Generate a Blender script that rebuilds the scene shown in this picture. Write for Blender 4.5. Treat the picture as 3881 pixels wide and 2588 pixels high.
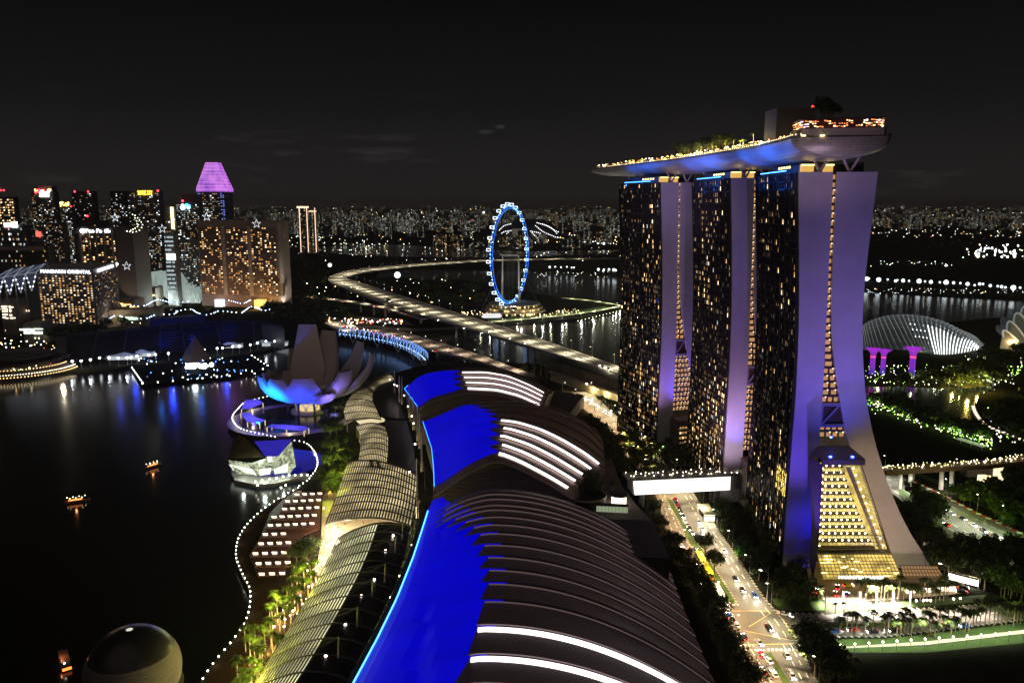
import bpy, math, random
from mathutils import Vector, Matrix
for o in list(bpy.data.objects): bpy.data.objects.remove(o)
SC = bpy.context.scene
# ------------------------------------------------------------ camera, world, exposure
CAMH = 166.0; FPX = 2990.0; PITCH = math.atan(316*1.6508/FPX)
cam_d = bpy.data.cameras.new('camera'); cam = bpy.data.objects.new('camera', cam_d)
SC.collection.objects.link(cam); SC.camera = cam
cam.location = (0, 0, CAMH); cam.rotation_euler = (math.pi/2-PITCH, 0, 0)
cam_d.sensor_width = 36; cam_d.lens = 36*FPX/3881; cam_d.clip_start = 1; cam_d.clip_end = 90000
SC.view_settings.view_transform = 'Standard'; SC.view_settings.look = 'None'
SC.view_settings.exposure = 0; SC.view_settings.gamma = 1
SC.cycles.use_denoising = True
SC.cycles.max_bounces = 4; SC.cycles.diffuse_bounces = 2; SC.cycles.glossy_bounces = 3
SC.cycles.transmission_bounces = 3; SC.cycles.transparent_max_bounces = 8
SC.cycles.sample_clamp_indirect = 4; SC.cycles.caustics_reflective = False; SC.cycles.caustics_refractive = False
SC.cycles.use_light_tree = True
W = bpy.data.worlds.new('World'); SC.world = W; W.use_nodes = True
nt = W.node_tree; nt.nodes.clear()
def N(t, typ, **k):
    n = t.nodes.new(typ)
    for a, b in k.items(): setattr(n, a, b)
    return n
out = N(nt, 'ShaderNodeOutputWorld'); bg = N(nt, 'ShaderNodeBackground'); bg.inputs[1].default_value = 1
tc = N(nt, 'ShaderNodeTexCoord'); sep = N(nt, 'ShaderNodeSeparateXYZ')
nt.links.new(tc.outputs['Generated'], sep.inputs[0])
ramp = N(nt, 'ShaderNodeValToRGB')                     # night sky: town glow at the horizon, near black above
el = ramp.color_ramp.elements
el[0].position = 0; el[0].color = (.0150, .0135, .0130, 1)
el[1].position = 1; el[1].color = (.0012, .0012, .0014, 1)
for p, c in ((.05, (.0125, .0115, .0115)), (.12, (.0072, .0068, .0072)), (.25, (.0026, .0026, .0028)), (.5, (.0014, .0014, .0016))):
    e = el.new(p); e.color = (*c, 1)
nt.links.new(sep.outputs['Z'], ramp.inputs[0])
mp = N(nt, 'ShaderNodeMapping'); mp.inputs['Scale'].default_value = (5, 5, 34)
nz = N(nt, 'ShaderNodeTexNoise'); nz.inputs['Scale'].default_value = 1.1; nz.inputs['Detail'].default_value = 5; nz.inputs['Roughness'].default_value = .6
nt.links.new(tc.outputs['Generated'], mp.inputs[0]); nt.links.new(mp.outputs[0], nz.inputs['Vector'])
cr = N(nt, 'ShaderNodeValToRGB'); cr.color_ramp.elements[0].position = .60; cr.color_ramp.elements[1].position = .80
cr.color_ramp.elements[0].color = (0, 0, 0, 1); cr.color_ramp.elements[1].color = (.020, .018, .018, 1)
nt.links.new(nz.outputs['Fac'], cr.inputs[0])
hm = N(nt, 'ShaderNodeMapRange'); hm.inputs[1].default_value = .16; hm.inputs[2].default_value = .05
nt.links.new(sep.outputs['Z'], hm.inputs[0])
mm = N(nt, 'ShaderNodeMix', data_type='RGBA', blend_type='ADD'); nt.links.new(hm.outputs[0], mm.inputs[0])
nt.links.new(ramp.outputs[0], mm.inputs[6]); nt.links.new(cr.outputs[0], mm.inputs[7])
last = mm.outputs[2]
for az, ze, sx, sz, amp in ((-.034, .0865, .021, .0045, .016), (-.015, .0925, .010, .004, .022), (-.27, .059, .035, .006, .007), (-.17, .053, .05, .005, .005), (.60, .057, .02, .005, .007)):
    # small thin clouds lit from below by the town
    a = N(nt, 'ShaderNodeMapping'); a.inputs['Location'].default_value = (-az/sx, 0, -ze/sz); a.inputs['Scale'].default_value = (1/sx, 0, 1/sz)
    nt.links.new(tc.outputs['Generated'], a.inputs[0])
    n2 = N(nt, 'ShaderNodeTexNoise'); n2.inputs['Scale'].default_value = 60; n2.inputs['Detail'].default_value = 4
    nt.links.new(tc.outputs['Generated'], n2.inputs['Vector'])
    ln = N(nt, 'ShaderNodeVectorMath', operation='LENGTH'); nt.links.new(a.outputs[0], ln.inputs[0])
    ad = N(nt, 'ShaderNodeMath', operation='MULTIPLY_ADD'); nt.links.new(n2.outputs['Fac'], ad.inputs[0]); ad.inputs[1].default_value = 1.6
    nt.links.new(ln.outputs['Value'], ad.inputs[2])
    mr = N(nt, 'ShaderNodeMapRange'); mr.interpolation_type = 'SMOOTHSTEP'
    mr.inputs[1].default_value = 1.6; mr.inputs[2].default_value = .7; mr.inputs[4].default_value = amp
    nt.links.new(ad.outputs[0], mr.inputs[0])
    a2 = N(nt, 'ShaderNodeMix', data_type='RGBA', blend_type='ADD'); a2.inputs[0].default_value = 1
    nt.links.new(last, a2.inputs[6]); nt.links.new(mr.outputs[0], a2.inputs[7]); last = a2.outputs[2]
nt.links.new(last, bg.inputs[0]); nt.links.new(bg.outputs[0], out.inputs[0])

# ------------------------------------------------------------ survey: photo measurements to real metres
cp, sp = math.cos(PITCH), math.sin(PITCH)
ZN = dict(A=(0, 580, .4719), B=(1000, 700, .5952), C=(2200, 350, .5421), D=(2200, 1150, .7014), E=(800, 1200, .5102),
          F=(700, 1850, .4706), G=(1500, 1350, .4252), H=(2300, 1850, .6722), I=(3200, 700, .6376), J=(0, 1080, .4677),
          K=(1300, 1900, .6803), L=(0, 2100, .4677), M=(3200, 1650, .5984), N=(2000, 1200, .5102), O=(2900, 350, .2551),
          Q=(2850, 1650, .3826), R=(1500, 1800, .5102), W=(0, 0, 1.6508))
def _ray(z, x, y):
    a, b, s = ZN[z]; dx = (a+x*s-1940.5)/FPX; dy = (1294-b-y*s)/FPX
    return dx, cp+dy*sp, -sp+dy*cp
def G(z, x, y, h=0.0):            # the surveyed point lies at height h
    a, b, c = _ray(z, x, y); t = (h-CAMH)/c
    return Vector((a*t, b*t, h))
def Y(z, x, y, d):                # the surveyed point lies in the vertical plane d metres north
    a, b, c = _ray(z, x, y); t = d/b
    return Vector((a*t, d, CAMH+c*t))
def GL(z, pts, h=0.0): return [G(z, x, y, h) for x, y in pts]

# ------------------------------------------------------------ helpers
R = random.Random(7)
COL = SC.collection
MATS = {}
def mat(name, col=(.5, .5, .5), rough=.6, metal=0., emit=None, es=0., noise=None, bump=None, sample=False, spec=.5, alpha=1.):
    if name in MATS: return MATS[name]
    m = bpy.data.materials.new(name); m.use_nodes = True; t = m.node_tree; b = t.nodes['Principled BSDF']
    b.inputs['Base Color'].default_value = (*col, 1); b.inputs['Roughness'].default_value = rough
    b.inputs['Metallic'].default_value = metal; b.inputs['Specular IOR Level'].default_value = spec
    if alpha < 1: b.inputs['Alpha'].default_value = alpha
    if emit: b.inputs['Emission Color'].default_value = (*emit, 1); b.inputs['Emission Strength'].default_value = es
    if noise or bump:
        tcn = N(t, 'ShaderNodeTexCoord')
    if noise:
        sc, amt = noise
        n1 = N(t, 'ShaderNodeTexNoise'); n1.inputs['Scale'].default_value = sc; n1.inputs['Detail'].default_value = 6; n1.inputs['Roughness'].default_value = .65
        t.links.new(tcn.outputs['Object'], n1.inputs['Vector'])
        r = N(t, 'ShaderNodeMapRange'); r.inputs[1].default_value = .25; r.inputs[2].default_value = .75; r.inputs[3].default_value = 1-amt; r.inputs[4].default_value = 1+amt
        t.links.new(n1.outputs['Fac'], r.inputs[0])
        v = N(t, 'ShaderNodeVectorMath', operation='SCALE'); v.inputs[0].default_value = col; t.links.new(r.outputs[0], v.inputs['Scale'])
        t.links.new(v.outputs[0], b.inputs['Base Color'])
    if bump:
        sc, st, di = bump
        n1 = N(t, 'ShaderNodeTexNoise'); n1.inputs['Scale'].default_value = sc; n1.inputs['Detail'].default_value = 3
        t.links.new(tcn.outputs['Object'], n1.inputs['Vector'])
        bp = N(t, 'ShaderNodeBump'); bp.inputs['Strength'].default_value = st; bp.inputs['Distance'].default_value = di
        t.links.new(n1.outputs['Fac'], bp.inputs['Height']); t.links.new(bp.outputs[0], b.inputs['Normal'])
    m.cycles.emission_sampling = 'AUTO' if sample else 'NONE'
    MATS[name] = m; return m

class MB:
    def __init__(s): s.v = []; s.f = []; s.m = []; s.c = 0
    def face(s, pts, mi=None):
        k = len(s.v); s.v += [tuple(p) for p in pts]; s.f.append(tuple(range(k, k+len(pts)))); s.m.append(s.c if mi is None else mi)
    def box(s, c, d, rz=0., mi=None, tilt=None):       # centre, full size
        k = len(s.v); x, y, z = d[0]/2, d[1]/2, d[2]/2; ca, sa = math.cos(rz), math.sin(rz)
        for a, b, e in ((-x, -y, -z), (x, -y, -z), (x, y, -z), (-x, y, -z), (-x, -y, z), (x, -y, z), (x, y, z), (-x, y, z)):
            s.v.append((c[0]+a*ca-b*sa, c[1]+a*sa+b*ca, c[2]+e))
        for q in ((0, 3, 2, 1), (4, 5, 6, 7), (0, 1, 5, 4), (1, 2, 6, 5), (2, 3, 7, 6), (3, 0, 4, 7)):
            s.f.append(tuple(k+i for i in q)); s.m.append(s.c if mi is None else mi)
        return s
    def tube(s, p, q, r, r2=None, n=6, cap=True, mi=None):
        p = Vector(p); q = Vector(q); r2 = r if r2 is None else r2; d = (q-p)
        if d.length < 1e-6: return s
        d.normalize(); u = d.orthogonal().normalized(); w = d.cross(u); k = len(s.v)
        for c, rr in ((p, r), (q, r2)):
            for i in range(n):
                a = 2*math.pi*i/n; s.v.append(tuple(c+(u*math.cos(a)+w*math.sin(a))*rr))
        for i in range(n):
            j = (i+1) % n; s.f.append((k+i, k+j, k+n+j, k+n+i)); s.m.append(s.c if mi is None else mi)
        if cap:
            s.f.append(tuple(k+i for i in reversed(range(n)))); s.f.append(tuple(k+n+i for i in range(n))); s.m += [s.c if mi is None else mi]*2
        return s
    def path(s, pts, r, n=6, mi=None):
        for a, b in zip(pts, pts[1:]): s.tube(a, b, r, n=n, mi=mi)
        return s
    def beam(s, p, q, w, h, mi=None):                   # rectangular bar, h vertical
        p = Vector(p); q = Vector(q); d = (q-p).normalized(); sd = d.cross(Vector((0, 0, 1)))
        if sd.length < 1e-3: sd = Vector((1, 0, 0))
        sd.normalize(); up = sd.cross(d); k = len(s.v)
        for c in (p, q):
            for a, b in ((-1, -1), (1, -1), (1, 1), (-1, 1)): s.v.append(tuple(c+sd*a*w/2+up*b*h/2))
        for f in ((0, 1, 2, 3), (7, 6, 5, 4), (0, 4, 5, 1), (1, 5, 6, 2), (2, 6, 7, 3), (3, 7, 4, 0)):
            s.f.append(tuple(k+i for i in f)); s.m.append(s.c if mi is None else mi)
        return s
    def prism(s, poly, z0, z1, mi=None, top=True, bottom=True, topmi=None):
        k = len(s.v); n = len(poly)
        a2 = sum(poly[i][0]*poly[(i+1) % n][1]-poly[(i+1) % n][0]*poly[i][1] for i in range(n))
        if a2 < 0: poly = list(reversed(poly))
        for z in (z0, z1):
            for i, p in enumerate(poly): s.v.append((p[0], p[1], z))
        for i in range(n):
            j = (i+1) % n; s.f.append((k+i, k+j, k+n+j, k+n+i)); s.m.append(s.c if mi is None else mi)
        if top: s.f.append(tuple(k+n+i for i in range(n))); s.m.append(topmi if topmi is not None else (s.c if mi is None else mi))
        if bottom: s.f.append(tuple(k+i for i in reversed(range(n)))); s.m.append(s.c if mi is None else mi)
        return s
    def lathe(s, prof, c=(0, 0, 0), n=16, mi=None, a0=0., a1=2*math.pi, flip=False):
        k = len(s.v); full = abs(a1-a0-2*math.pi) < 1e-6; m = n if full else n+1
        for r, z in prof:
            for i in range(m):
                a = a0+(a1-a0)*i/n; s.v.append((c[0]+r*math.cos(a), c[1]+r*math.sin(a), c[2]+z))
        for j in range(len(prof)-1):
            for i in range(n):
                i2 = (i+1) % m
                s.f.append((k+j*m+i, k+j*m+i2, k+(j+1)*m+i2, k+(j+1)*m+i)); s.m.append(s.c if mi is None else mi)
        return s
    def loft(s, secs, closed=False, mi=None, capends=False):
        k = len(s.v); n = len(secs[0])
        for sec in secs: s.v += [tuple(p) for p in sec]
        for j in range(len(secs)-1):
            for i in range(n if closed else n-1):
                i2 = (i+1) % n; s.f.append((k+j*n+i, k+j*n+i2, k+(j+1)*n+i2, k+(j+1)*n+i)); s.m.append(s.c if mi is None else mi)
        if capends:
            s.f.append(tuple(k+i for i in reversed(range(n)))); s.f.append(tuple(k+(len(secs)-1)*n+i for i in range(n))); s.m += [s.c if mi is None else mi]*2
        return s
    def ball(s, c, r, n=6, mi=None, sz=1.):
        return s.lathe([(r*math.sin(math.pi*j/n)+1e-4, -r*sz*math.cos(math.pi*j/n)) for j in range(n+1)], c, max(6, n+2), mi)
    def mesh(s, name, mats, smooth=False):
        me = bpy.data.meshes.new(name); me.from_pydata(s.v, [], s.f)
        for m in (mats if isinstance(mats, (list, tuple)) else [mats]): me.materials.append(m)
        if any(s.m): me.polygons.foreach_set('material_index', s.m)
        if smooth: me.polygons.foreach_set('use_smooth', [True]*len(me.polygons))
        me.update(); return me
def link(name, me, parent=None, loc=None, rz=0.):
    o = bpy.data.objects.new(name, me); COL.objects.link(o)
    if parent: o.parent = parent
    if loc is not None: o.location = loc
    if rz: o.rotation_euler.z = rz
    return o
def obj(name, mb, mats, parent=None, smooth=False, loc=None, rz=0.): return link(name, mb.mesh(name, mats, smooth), parent, loc, rz)
def tag(o, label=None, cat=None, group=None, kind=None):
    if label: o['label'] = label
    if cat: o['category'] = cat
    if group: o['group'] = group
    if kind: o['kind'] = kind
    return o
def empty(name, loc=(0, 0, 0), rz=0., label=None, cat=None, group=None):
    o = bpy.data.objects.new(name, None); COL.objects.link(o); o.location = loc; o.rotation_euler.z = rz
    o.empty_display_size = 1; return tag(o, label, cat, group)
def kids(o): return [c for c in COL.objects if c.parent == o]
def proto(root):                                       # remembers a finished thing for copying
    root['_k'] = 1; ks = [c for c in COL.objects if c.parent == root]
    return (root, [(c, [g for g in COL.objects if g.parent == c]) for c in ks])
def dup(pr, loc, rz=0., label=None, group=None, s=1., first=[None]):
    root, ks = pr
    if '_k' in root: del root['_k']; r = root
    else:
        r = root.copy(); COL.objects.link(r)
        for c, gs in ks:
            c2 = c.copy(); COL.objects.link(c2); c2.parent = r
            for g in gs: g2 = g.copy(); COL.objects.link(g2); g2.parent = c2
    r.location = loc; r.rotation_euler.z = rz; r.scale = (s, s, s) if not isinstance(s, tuple) else s
    if label: r['label'] = label
    if group: r['group'] = group
    return r
def slamp(name, loc, col, pw, size=.4, ang=150): return lamp(name, 'SPOT', loc, col, pw, None, size, (loc[0], loc[1]+.01, 0), ang, .9)
def lamp(name, kind, loc, col, power, parent=None, size=.3, target=None, angle=None, blend=.5, sy=None):
    d = bpy.data.lights.new(name, kind); d.color = col; d.energy = power
    if kind == 'AREA':
        d.shape = 'RECTANGLE'; d.size = size; d.size_y = sy or size
    else: d.shadow_soft_size = size
    if angle: d.spot_size = math.radians(angle); d.spot_blend = blend
    o = bpy.data.objects.new(name, d); COL.objects.link(o); o.location = loc
    if target is not None:
        o.rotation_euler = (Vector(target)-Vector(loc)).to_track_quat('-Z', 'Y').to_euler()
    if parent: o.parent = parent; o.matrix_parent_inverse = Matrix.Translation(parent.location).inverted() if parent.rotation_euler.z == 0 else Matrix.Identity(4)
    return o
ONES = 'zeroth first second third fourth fifth sixth seventh eighth ninth tenth eleventh twelfth thirteenth fourteenth fifteenth sixteenth seventeenth eighteenth nineteenth'.split()
TENS = ['', '', 'twenty', 'thirty', 'forty', 'fifty', 'sixty', 'seventy', 'eighty', 'ninety']
def nth(i):
    if i < 20: return ONES[i]
    if i < 100: return (TENS[i//10][:-1]+'ieth') if i % 10 == 0 else TENS[i//10]+'-'+ONES[i % 10]
    h = ['', 'hundred', 'two-hundred', 'three-hundred'][i//100]
    return h+'th' if i % 100 == 0 else h+'-and-'+nth(i % 100)
def lerp(a, b, t): return a+(b-a)*t
def interp(tab, x):
    if x <= tab[0][0]: return tab[0][1]
    for (a, b), (c, d) in zip(tab, tab[1:]):
        if x <= c: return b+(d-b)*(x-a)/(c-a)
    return tab[-1][1]
def resample(pts, step, off=0.):
    pts = [Vector(p) for p in pts]; out = []; d = off
    for a, b in zip(pts, pts[1:]):
        L = (b-a).length
        while d <= L: out.append(a.lerp(b, d/L)); d += step
        d -= L
    return out
def smoothline(pts, n=6):                              # Catmull-Rom
    pts = [Vector(p) for p in pts]; P = [2*pts[0]-pts[1]]+pts+[2*pts[-1]-pts[-2]]; out = []
    for i in range(1, len(P)-2):
        a, b, c, d = P[i-1:i+3]
        for j in range(n):
            t = j/n; out.append(.5*((2*b)+(c-a)*t+(2*a-5*b+4*c-d)*t*t+(3*b-a-3*c+d)*t**3))
    return out+[P[-2]]
def ribbon(mb, L, Rr, mi=None): mb.loft([[a, b] for a, b in zip(L, Rr)], mi=mi)
# ------------------------------------------------------------ shared materials
def em(name, col, s, sample=False): return mat(name, (.02, .02, .02), .6, emit=col, es=s, sample=sample)
E_WARM = em('warm_window_light', (1, .60, .24), 1.6); E_WARM2 = em('bright_warm_window_light', (1, .74, .42), 3.2)
E_DIM = em('dim_window_light', (1, .55, .22), .45); E_COOL = em('cool_window_light', (.80, .9, 1), .9)
E_WHITE = em('white_lamp_light', (1, .97, .9), 12); E_BULB = em('warm_white_bulb', (1, .9, .66), 14)
E_RED = em('red_lamp', (1, .03, .02), 6); E_BLUE = em('blue_led', (.05, .12, 1), 5); E_BLUEW = em('pale_blue_led', (.45, .65, 1), 8)
DARKG = mat('dark_glass', (.012, .013, .016), .12, spec=.6); DARK = mat('dark_cladding', (.03, .03, .032), .6, noise=(.2, .3))
CONC = mat('concrete', (.32, .31, .29), .75, noise=(.15, .18)); CONCD = mat('weathered_concrete', (.16, .15, .14), .8, noise=(.15, .25))
STEEL = mat('white_painted_steel', (.62, .62, .60), .4, noise=(.5, .06)); STEELD = mat('dark_steel', (.07, .07, .07), .45, metal=.4)
# ============================================================ SETTING
def water_mat():
    m = bpy.data.materials.new('bay_water'); m.use_nodes = True; t = m.node_tree; b = t.nodes['Principled BSDF']
    b.inputs['Base Color'].default_value = (.004, .005, .008, 1); b.inputs['Roughness'].default_value = .15
    b.inputs['IOR'].default_value = 1.33; b.inputs['Specular IOR Level'].default_value = .24
    tcn = N(t, 'ShaderNodeTexCoord'); h = None
    for sc, st in ((1.1, .5), (.3, .35)):
        n1 = N(t, 'ShaderNodeTexNoise'); n1.inputs['Scale'].default_value = sc; n1.inputs['Detail'].default_value = 3
        t.links.new(tcn.outputs['Object'], n1.inputs['Vector'])
        bp = N(t, 'ShaderNodeBump'); bp.inputs['Strength'].default_value = st; bp.inputs['Distance'].default_value = .05/sc
        t.links.new(n1.outputs['Fac'], bp.inputs['Height'])
        if h: t.links.new(h, bp.inputs['Normal'])
        h = bp.outputs[0]
    t.links.new(h, b.inputs['Normal']); return m
WATER = water_mat()
LAND = mat('dark_ground', (.018, .019, .014), 1., noise=(.02, .5), spec=.0); GRASS = mat('lawn_grass', (.035, .075, .012), .9, noise=(.25, .35))
ASPH = mat('asphalt', (.11, .105, .10), .8, noise=(.12, .25)); ASPHL = mat('worn_deck_asphalt', (.17, .165, .15), .8, noise=(.06, .22))
PAVE = mat('paving', (.34, .28, .20), .75, noise=(.3, .2)); KERB = mat('kerb_stone', (.45, .44, .42), .7)
WOODD = mat('dark_timber_deck', (.028, .017, .012), 1, noise=(.4, .3), spec=0); PAINT = mat('road_paint', (.75, .74, .70), .6); PAINTY = mat('yellow_road_paint', (.75, .55, .12), .6)
mb = MB(); mb.face([(-30000, -3000, -2.5), (30000, -3000, -2.5), (30000, 40000, -2.5), (-30000, 40000, -2.5)])
tag(obj('water', mb, WATER), kind='structure')
rail_pts = [Vector((-110, 180, 0)), Vector((-109, 215, 0))]+GL('F', ((130, 1568), (230, 1420), (380, 1240), (490, 1070), (520, 850), (450, 690), (405, 550), (440, 390), (560, 240), (730, 110), (910, 10)))
rail2 = GL('E', ((650, 1270), (715, 1225), (742, 1190), (772, 1150), (785, 1080), (760, 1010), (700, 950), (600, 928)))
rail3 = GL('E', ((470, 905), (380, 885), (230, 850), (168, 800), (155, 750), (200, 690), (260, 640), (390, 608), (500, 578)))
RAIL = smoothline(rail_pts, 5); RAIL2 = smoothline(rail2, 5); RAIL3 = smoothline(rail3, 5)
north = [Vector((-150, 690, 0)), Vector((-128, 745, 0)), Vector((-100, 800, 0)), Vector((-60, 830, 0)), Vector((20, 815, 0)), Vector((110, 800, 0)), Vector((300, 860, 0)), Vector((420, 1010, 0)), Vector((700, 1150, 0)), Vector((1500, 1180, 0)), Vector((1500, -200, 0)), Vector((-112, -200, 0))]
south_land = RAIL[:-1]+RAIL2+RAIL3+north
mb = MB(); mb.prism([tuple(p) for p in south_land], -3, 0); tag(obj('ground', mb, LAND), kind='structure')
shoreN = GL('W', ((-260, 872), (0, 867), (57, 862), (119, 852), (263, 848), (300, 838), (420, 832), (500, 822), (600, 806), (657, 792), (786, 768), (900, 772), (985, 768), (1111, 749), (1125, 745), (1327, 731), (1410, 716), (1428, 703), (1392, 694), (1291, 682), (1222, 672)))
chan = GL('W', ((1150, 655), (1050, 640), (1000, 645), (900, 635), (860, 640), (870, 622), (940, 614), (1150, 618), (1300, 620), (1437, 632), (1700, 640), (2000, 668), (2400, 690)))
north_land = shoreN+chan+[Vector((3000, 1500, 0)), Vector((30000, 9000, 0)), Vector((30000, 39000, 0)), Vector((-30000, 39000, 0)), Vector((-30000, 760, 0))]
mb = MB(); mb.prism([tuple(p) for p in north_land], -3, 0); tag(obj('terrain', mb, LAND), kind='structure')
def sheet(name, pts, m, h=.02, kind='structure', th=None):
    mb = MB()
    if th: mb.prism([tuple(p) for p in pts], h-th, h)
    else: mb.face([(p[0], p[1], h) for p in pts])
    o = obj(name, mb, m)
    # face up
    return tag(o, kind=kind)
sheet('river', GL('W', ((700, 575), (800, 585), (930, 590), (1100, 592), (1250, 588), (1400, 582), (1430, 574), (1200, 578), (1000, 566), (900, 562), (800, 560))), WATER, .5)
sheet('lake', GL('I', ((110, 1205), (300, 1200), (500, 1210), (620, 1215), (760, 1200), (900, 1150), (900, 1220), (800, 1250), (770, 1330), (800, 1400), (700, 1440), (560, 1400), (420, 1330), (300, 1290), (110, 1260))), WATER, .3)
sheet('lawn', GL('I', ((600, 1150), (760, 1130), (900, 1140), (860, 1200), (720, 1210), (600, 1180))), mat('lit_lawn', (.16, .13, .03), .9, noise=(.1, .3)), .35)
sheet('lawn', GL('M', ((-160, 1375), (300, 1345), (700, 1300), (1200, 1245), (1200, 1215), (800, 1240), (300, 1290), (-160, 1310))), GRASS, .03)
# ---- main avenue, junction and cross roads (surveyed outlines)
avL = GL('N', ((240, 560), (330, 620), (420, 690), (500, 750), (570, 830), (640, 930), (700, 1010), (790, 1100), (850, 1180)))+GL('H', ((285, 60), (330, 230), (400, 330), (470, 430), (540, 560), (600, 660), (650, 740), (700, 840), (735, 930), (800, 1030), (880, 1150), (960, 1300)))
avR = GL('N', ((480, 560), (560, 650), (650, 735), (740, 820), (850, 905), (930, 990), (1000, 1050), (1080, 1120), (1150, 1200)))+GL('H', ((500, 50), (570, 150), (640, 255), (700, 340), (760, 430), (820, 520), (880, 610), (990, 740), (1075, 870), (1120, 960), (1200, 1110), (1290, 1280)))
n = min(len(avL), len(avR)); avL, avR = smoothline(avL, 2), smoothline(avR, 2)
mb = MB(); ribbon(mb, [(p[0], p[1], .02) for p in avR], [(p[0], p[1], .02) for p in avL][:len(avR)]); tag(obj('road', mb, ASPH), kind='structure')
med = GL('H', ((325, 55), (400, 180), (452, 290), (500, 380), (548, 480), (605, 590), (660, 640), (735, 652), (680, 560), (620, 470), (560, 375), (500, 290), (430, 170), (362, 58)))
sheet('pavement', med, GRASS, .16, th=.2)
sheet('pavement', GL('H', ((895, 930), (925, 925), (1040, 1110), (1120, 1260), (1090, 1260), (1000, 1110))), GRASS, .16, th=.2)
sheet('pavement', GL('N', ((690, 890), (740, 850), (800, 880), (880, 960), (950, 1040), (960, 1120), (1010, 1180), (880, 1180), (850, 1080), (760, 990))), GRASS, .16, th=.2)
sheet('road', GL('H', ((900, 640), (960, 690), (1040, 704), (1240, 712), (1420, 700), (1600, 692), (1900, 672), (2352, 640), (2700, 610), (2700, 690), (2352, 740), (1800, 808), (1560, 835), (1230, 838), (1130, 880), (1040, 860))), ASPH, .028)
sheet('pavement', GL('H', ((1120, 770), (1250, 760), (1420, 765), (1620, 745), (1560, 770), (1260, 785), (1130, 785))), GRASS, .16, th=.2)
sheet('pavement', GL('H', ((1420, 660), (1960, 615), (2140, 600), (2110, 640), (1620, 676), (1440, 690))), GRASS, .16, th=.2)
sheet('pavement', GL('H', ((930, 620), (1200, 610), (1240, 690), (1040, 690), (960, 675))), GRASS, .16, th=.2)
sheet('lawn', GL('H', ((1225, 850), (1560, 848), (1800, 822), (2352, 755), (2700, 700), (2700, 745), (2352, 795), (1800, 860), (1300, 895), (1235, 880))), GRASS, .04)
sheet('path', GL('H', ((1235, 882), (1300, 895), (1800, 862), (2352, 797), (2700, 748), (2700, 765), (2352, 818), (1800, 882), (1300, 902), (1225, 894))), mat('pale_footpath', (.42, .40, .34), .8, noise=(.3, .15)), .05)
sheet('lawn', GL('H', ((1240, 905), (1300, 904), (1800, 886), (2352, 822), (2700, 770), (2700, 830), (2352, 870), (1800, 925), (1400, 925))), GRASS, .045)
mb = MB()
hA = smoothline(GL('M', ((255, 230), (440, 290), (640, 385), (840, 488), (1000, 562), (1138, 625), (1300, 700))), 3)
hB = smoothline(GL('M', ((280, 350), (400, 440), (520, 540), (690, 660), (850, 740), (1000, 800), (1180, 900))), 3)
ribbon(mb, [(p[0], p[1], .03) for p in hB], [(p[0], p[1], .03) for p in hA]); tag(obj('road', mb, mat('grey_asphalt', (.13, .135, .12), .8, noise=(.1, .2))), kind='structure')
sheet('pavement', GL('M', ((340, 330), (430, 380), (520, 440), (640, 560), (620, 590), (500, 540), (420, 470), (350, 380))), GRASS, .16, th=.2)
sheet('lawn', GL('M', ((255, 215), (470, 262), (640, 330), (850, 440), (1010, 520), (1138, 590), (1300, 640), (1300, 600), (1138, 540), (850, 380), (470, 235))), GRASS, .04)
# kerbs: red-white painted blocks along the highway, light kerbs along the avenue
mb = MB(); mb2 = MB()
for i, p in enumerate(resample(smoothline(GL('M', ((440, 297), (640, 392), (840, 495), (1000, 568), (1138, 632))), 4), 3.2)):
    (mb if i % 2 else mb2).box((p[0], p[1], .45), (2.8, .8, .8), .0 + -.9)
tag(obj('kerb', mb, mat('red_kerb_paint', (.45, .05, .04), .6)), kind='structure'); tag(obj('kerb', mb2, PAINT), kind='structure')
mb = MB()
for line in (avR[:], med, GL('H', ((960, 690), (1040, 704), (1240, 712))), GL('H', ((1420, 698), (1600, 690), (1900, 670), (2352, 640))), GL('H', ((1230, 838), (1560, 836), (1800, 808), (2352, 740)))):
    for i, p in enumerate(resample(line, 2.6)): mb.box((p[0], p[1], .12), (.45, 1.3, .3), .6)
tag(obj('kerb', mb, KERB), kind='structure')
# road markings
mb = MB(); my = MB()
def dash(mb, a, b, w, dl, gap, z=.034):
    a = Vector(a); b = Vector(b); d = (b-a).normalized(); s = Vector((-d.y, d.x, 0))*w/2; L = (b-a).length; t = 0
    while t < L:
        p = a+d*t; q = a+d*min(L, t+dl); mb.face([(v[0], v[1], z) for v in (p-s, q-s, q+s, p+s)]); t += dl+gap
for f in (.12, .24, .76, .88):
    ln = [a.lerp(b, f) for a, b in zip(avL, avR)]
    for a, b in zip(ln, ln[1:]):
        if 250 < a[1] < 650: dash(mb, a, b, .28, 3, 4)
for f in (.2, .35, .65, .8):
    ln = [a.lerp(b, f) for a, b in zip(hA, hB)]
    for a, b in zip(ln, ln[1:]): dash(mb, a, b, .35, 4, 4, .045)
for y0, y1 in ((735, 700), (775, 735)):
    a, b = G('H', 1150, y0+20), G('H', 2300, y1-5); dash(mb, a, b, .28, 3, 4, .04)
for seg in (((690, 690), (955, 690)), ((750, 880), (1090, 875)), ((955, 690), (1090, 875)), ((800, 780), (930, 700)), ((770, 800), (1060, 860))):
    dash(my, G('H', *seg[0]), G('H', *seg[1]), .26, 500, 0, .04)
for x, y in ((520, 400), (600, 400), (820, 545), (900, 540)): 
    for k in range(5): dash(mb, G('M', x-20+k*14, y+14-k*3), G('M', x+22+k*14, y+5-k*3), .8, 9, 0, .05)
for a, b in (((690, 655), (745, 655)), ((905, 905), (1075, 908)), ((750, 885), (830, 885)), ((760, 912), (1080, 912))):
    dash(mb, G('H', *a), G('H', *b), .9, .8, .8, .045)
tag(obj('road_marking', mb, PAINT), kind='structure'); tag(obj('road_marking', my, PAINTY), kind='structure')
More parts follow.
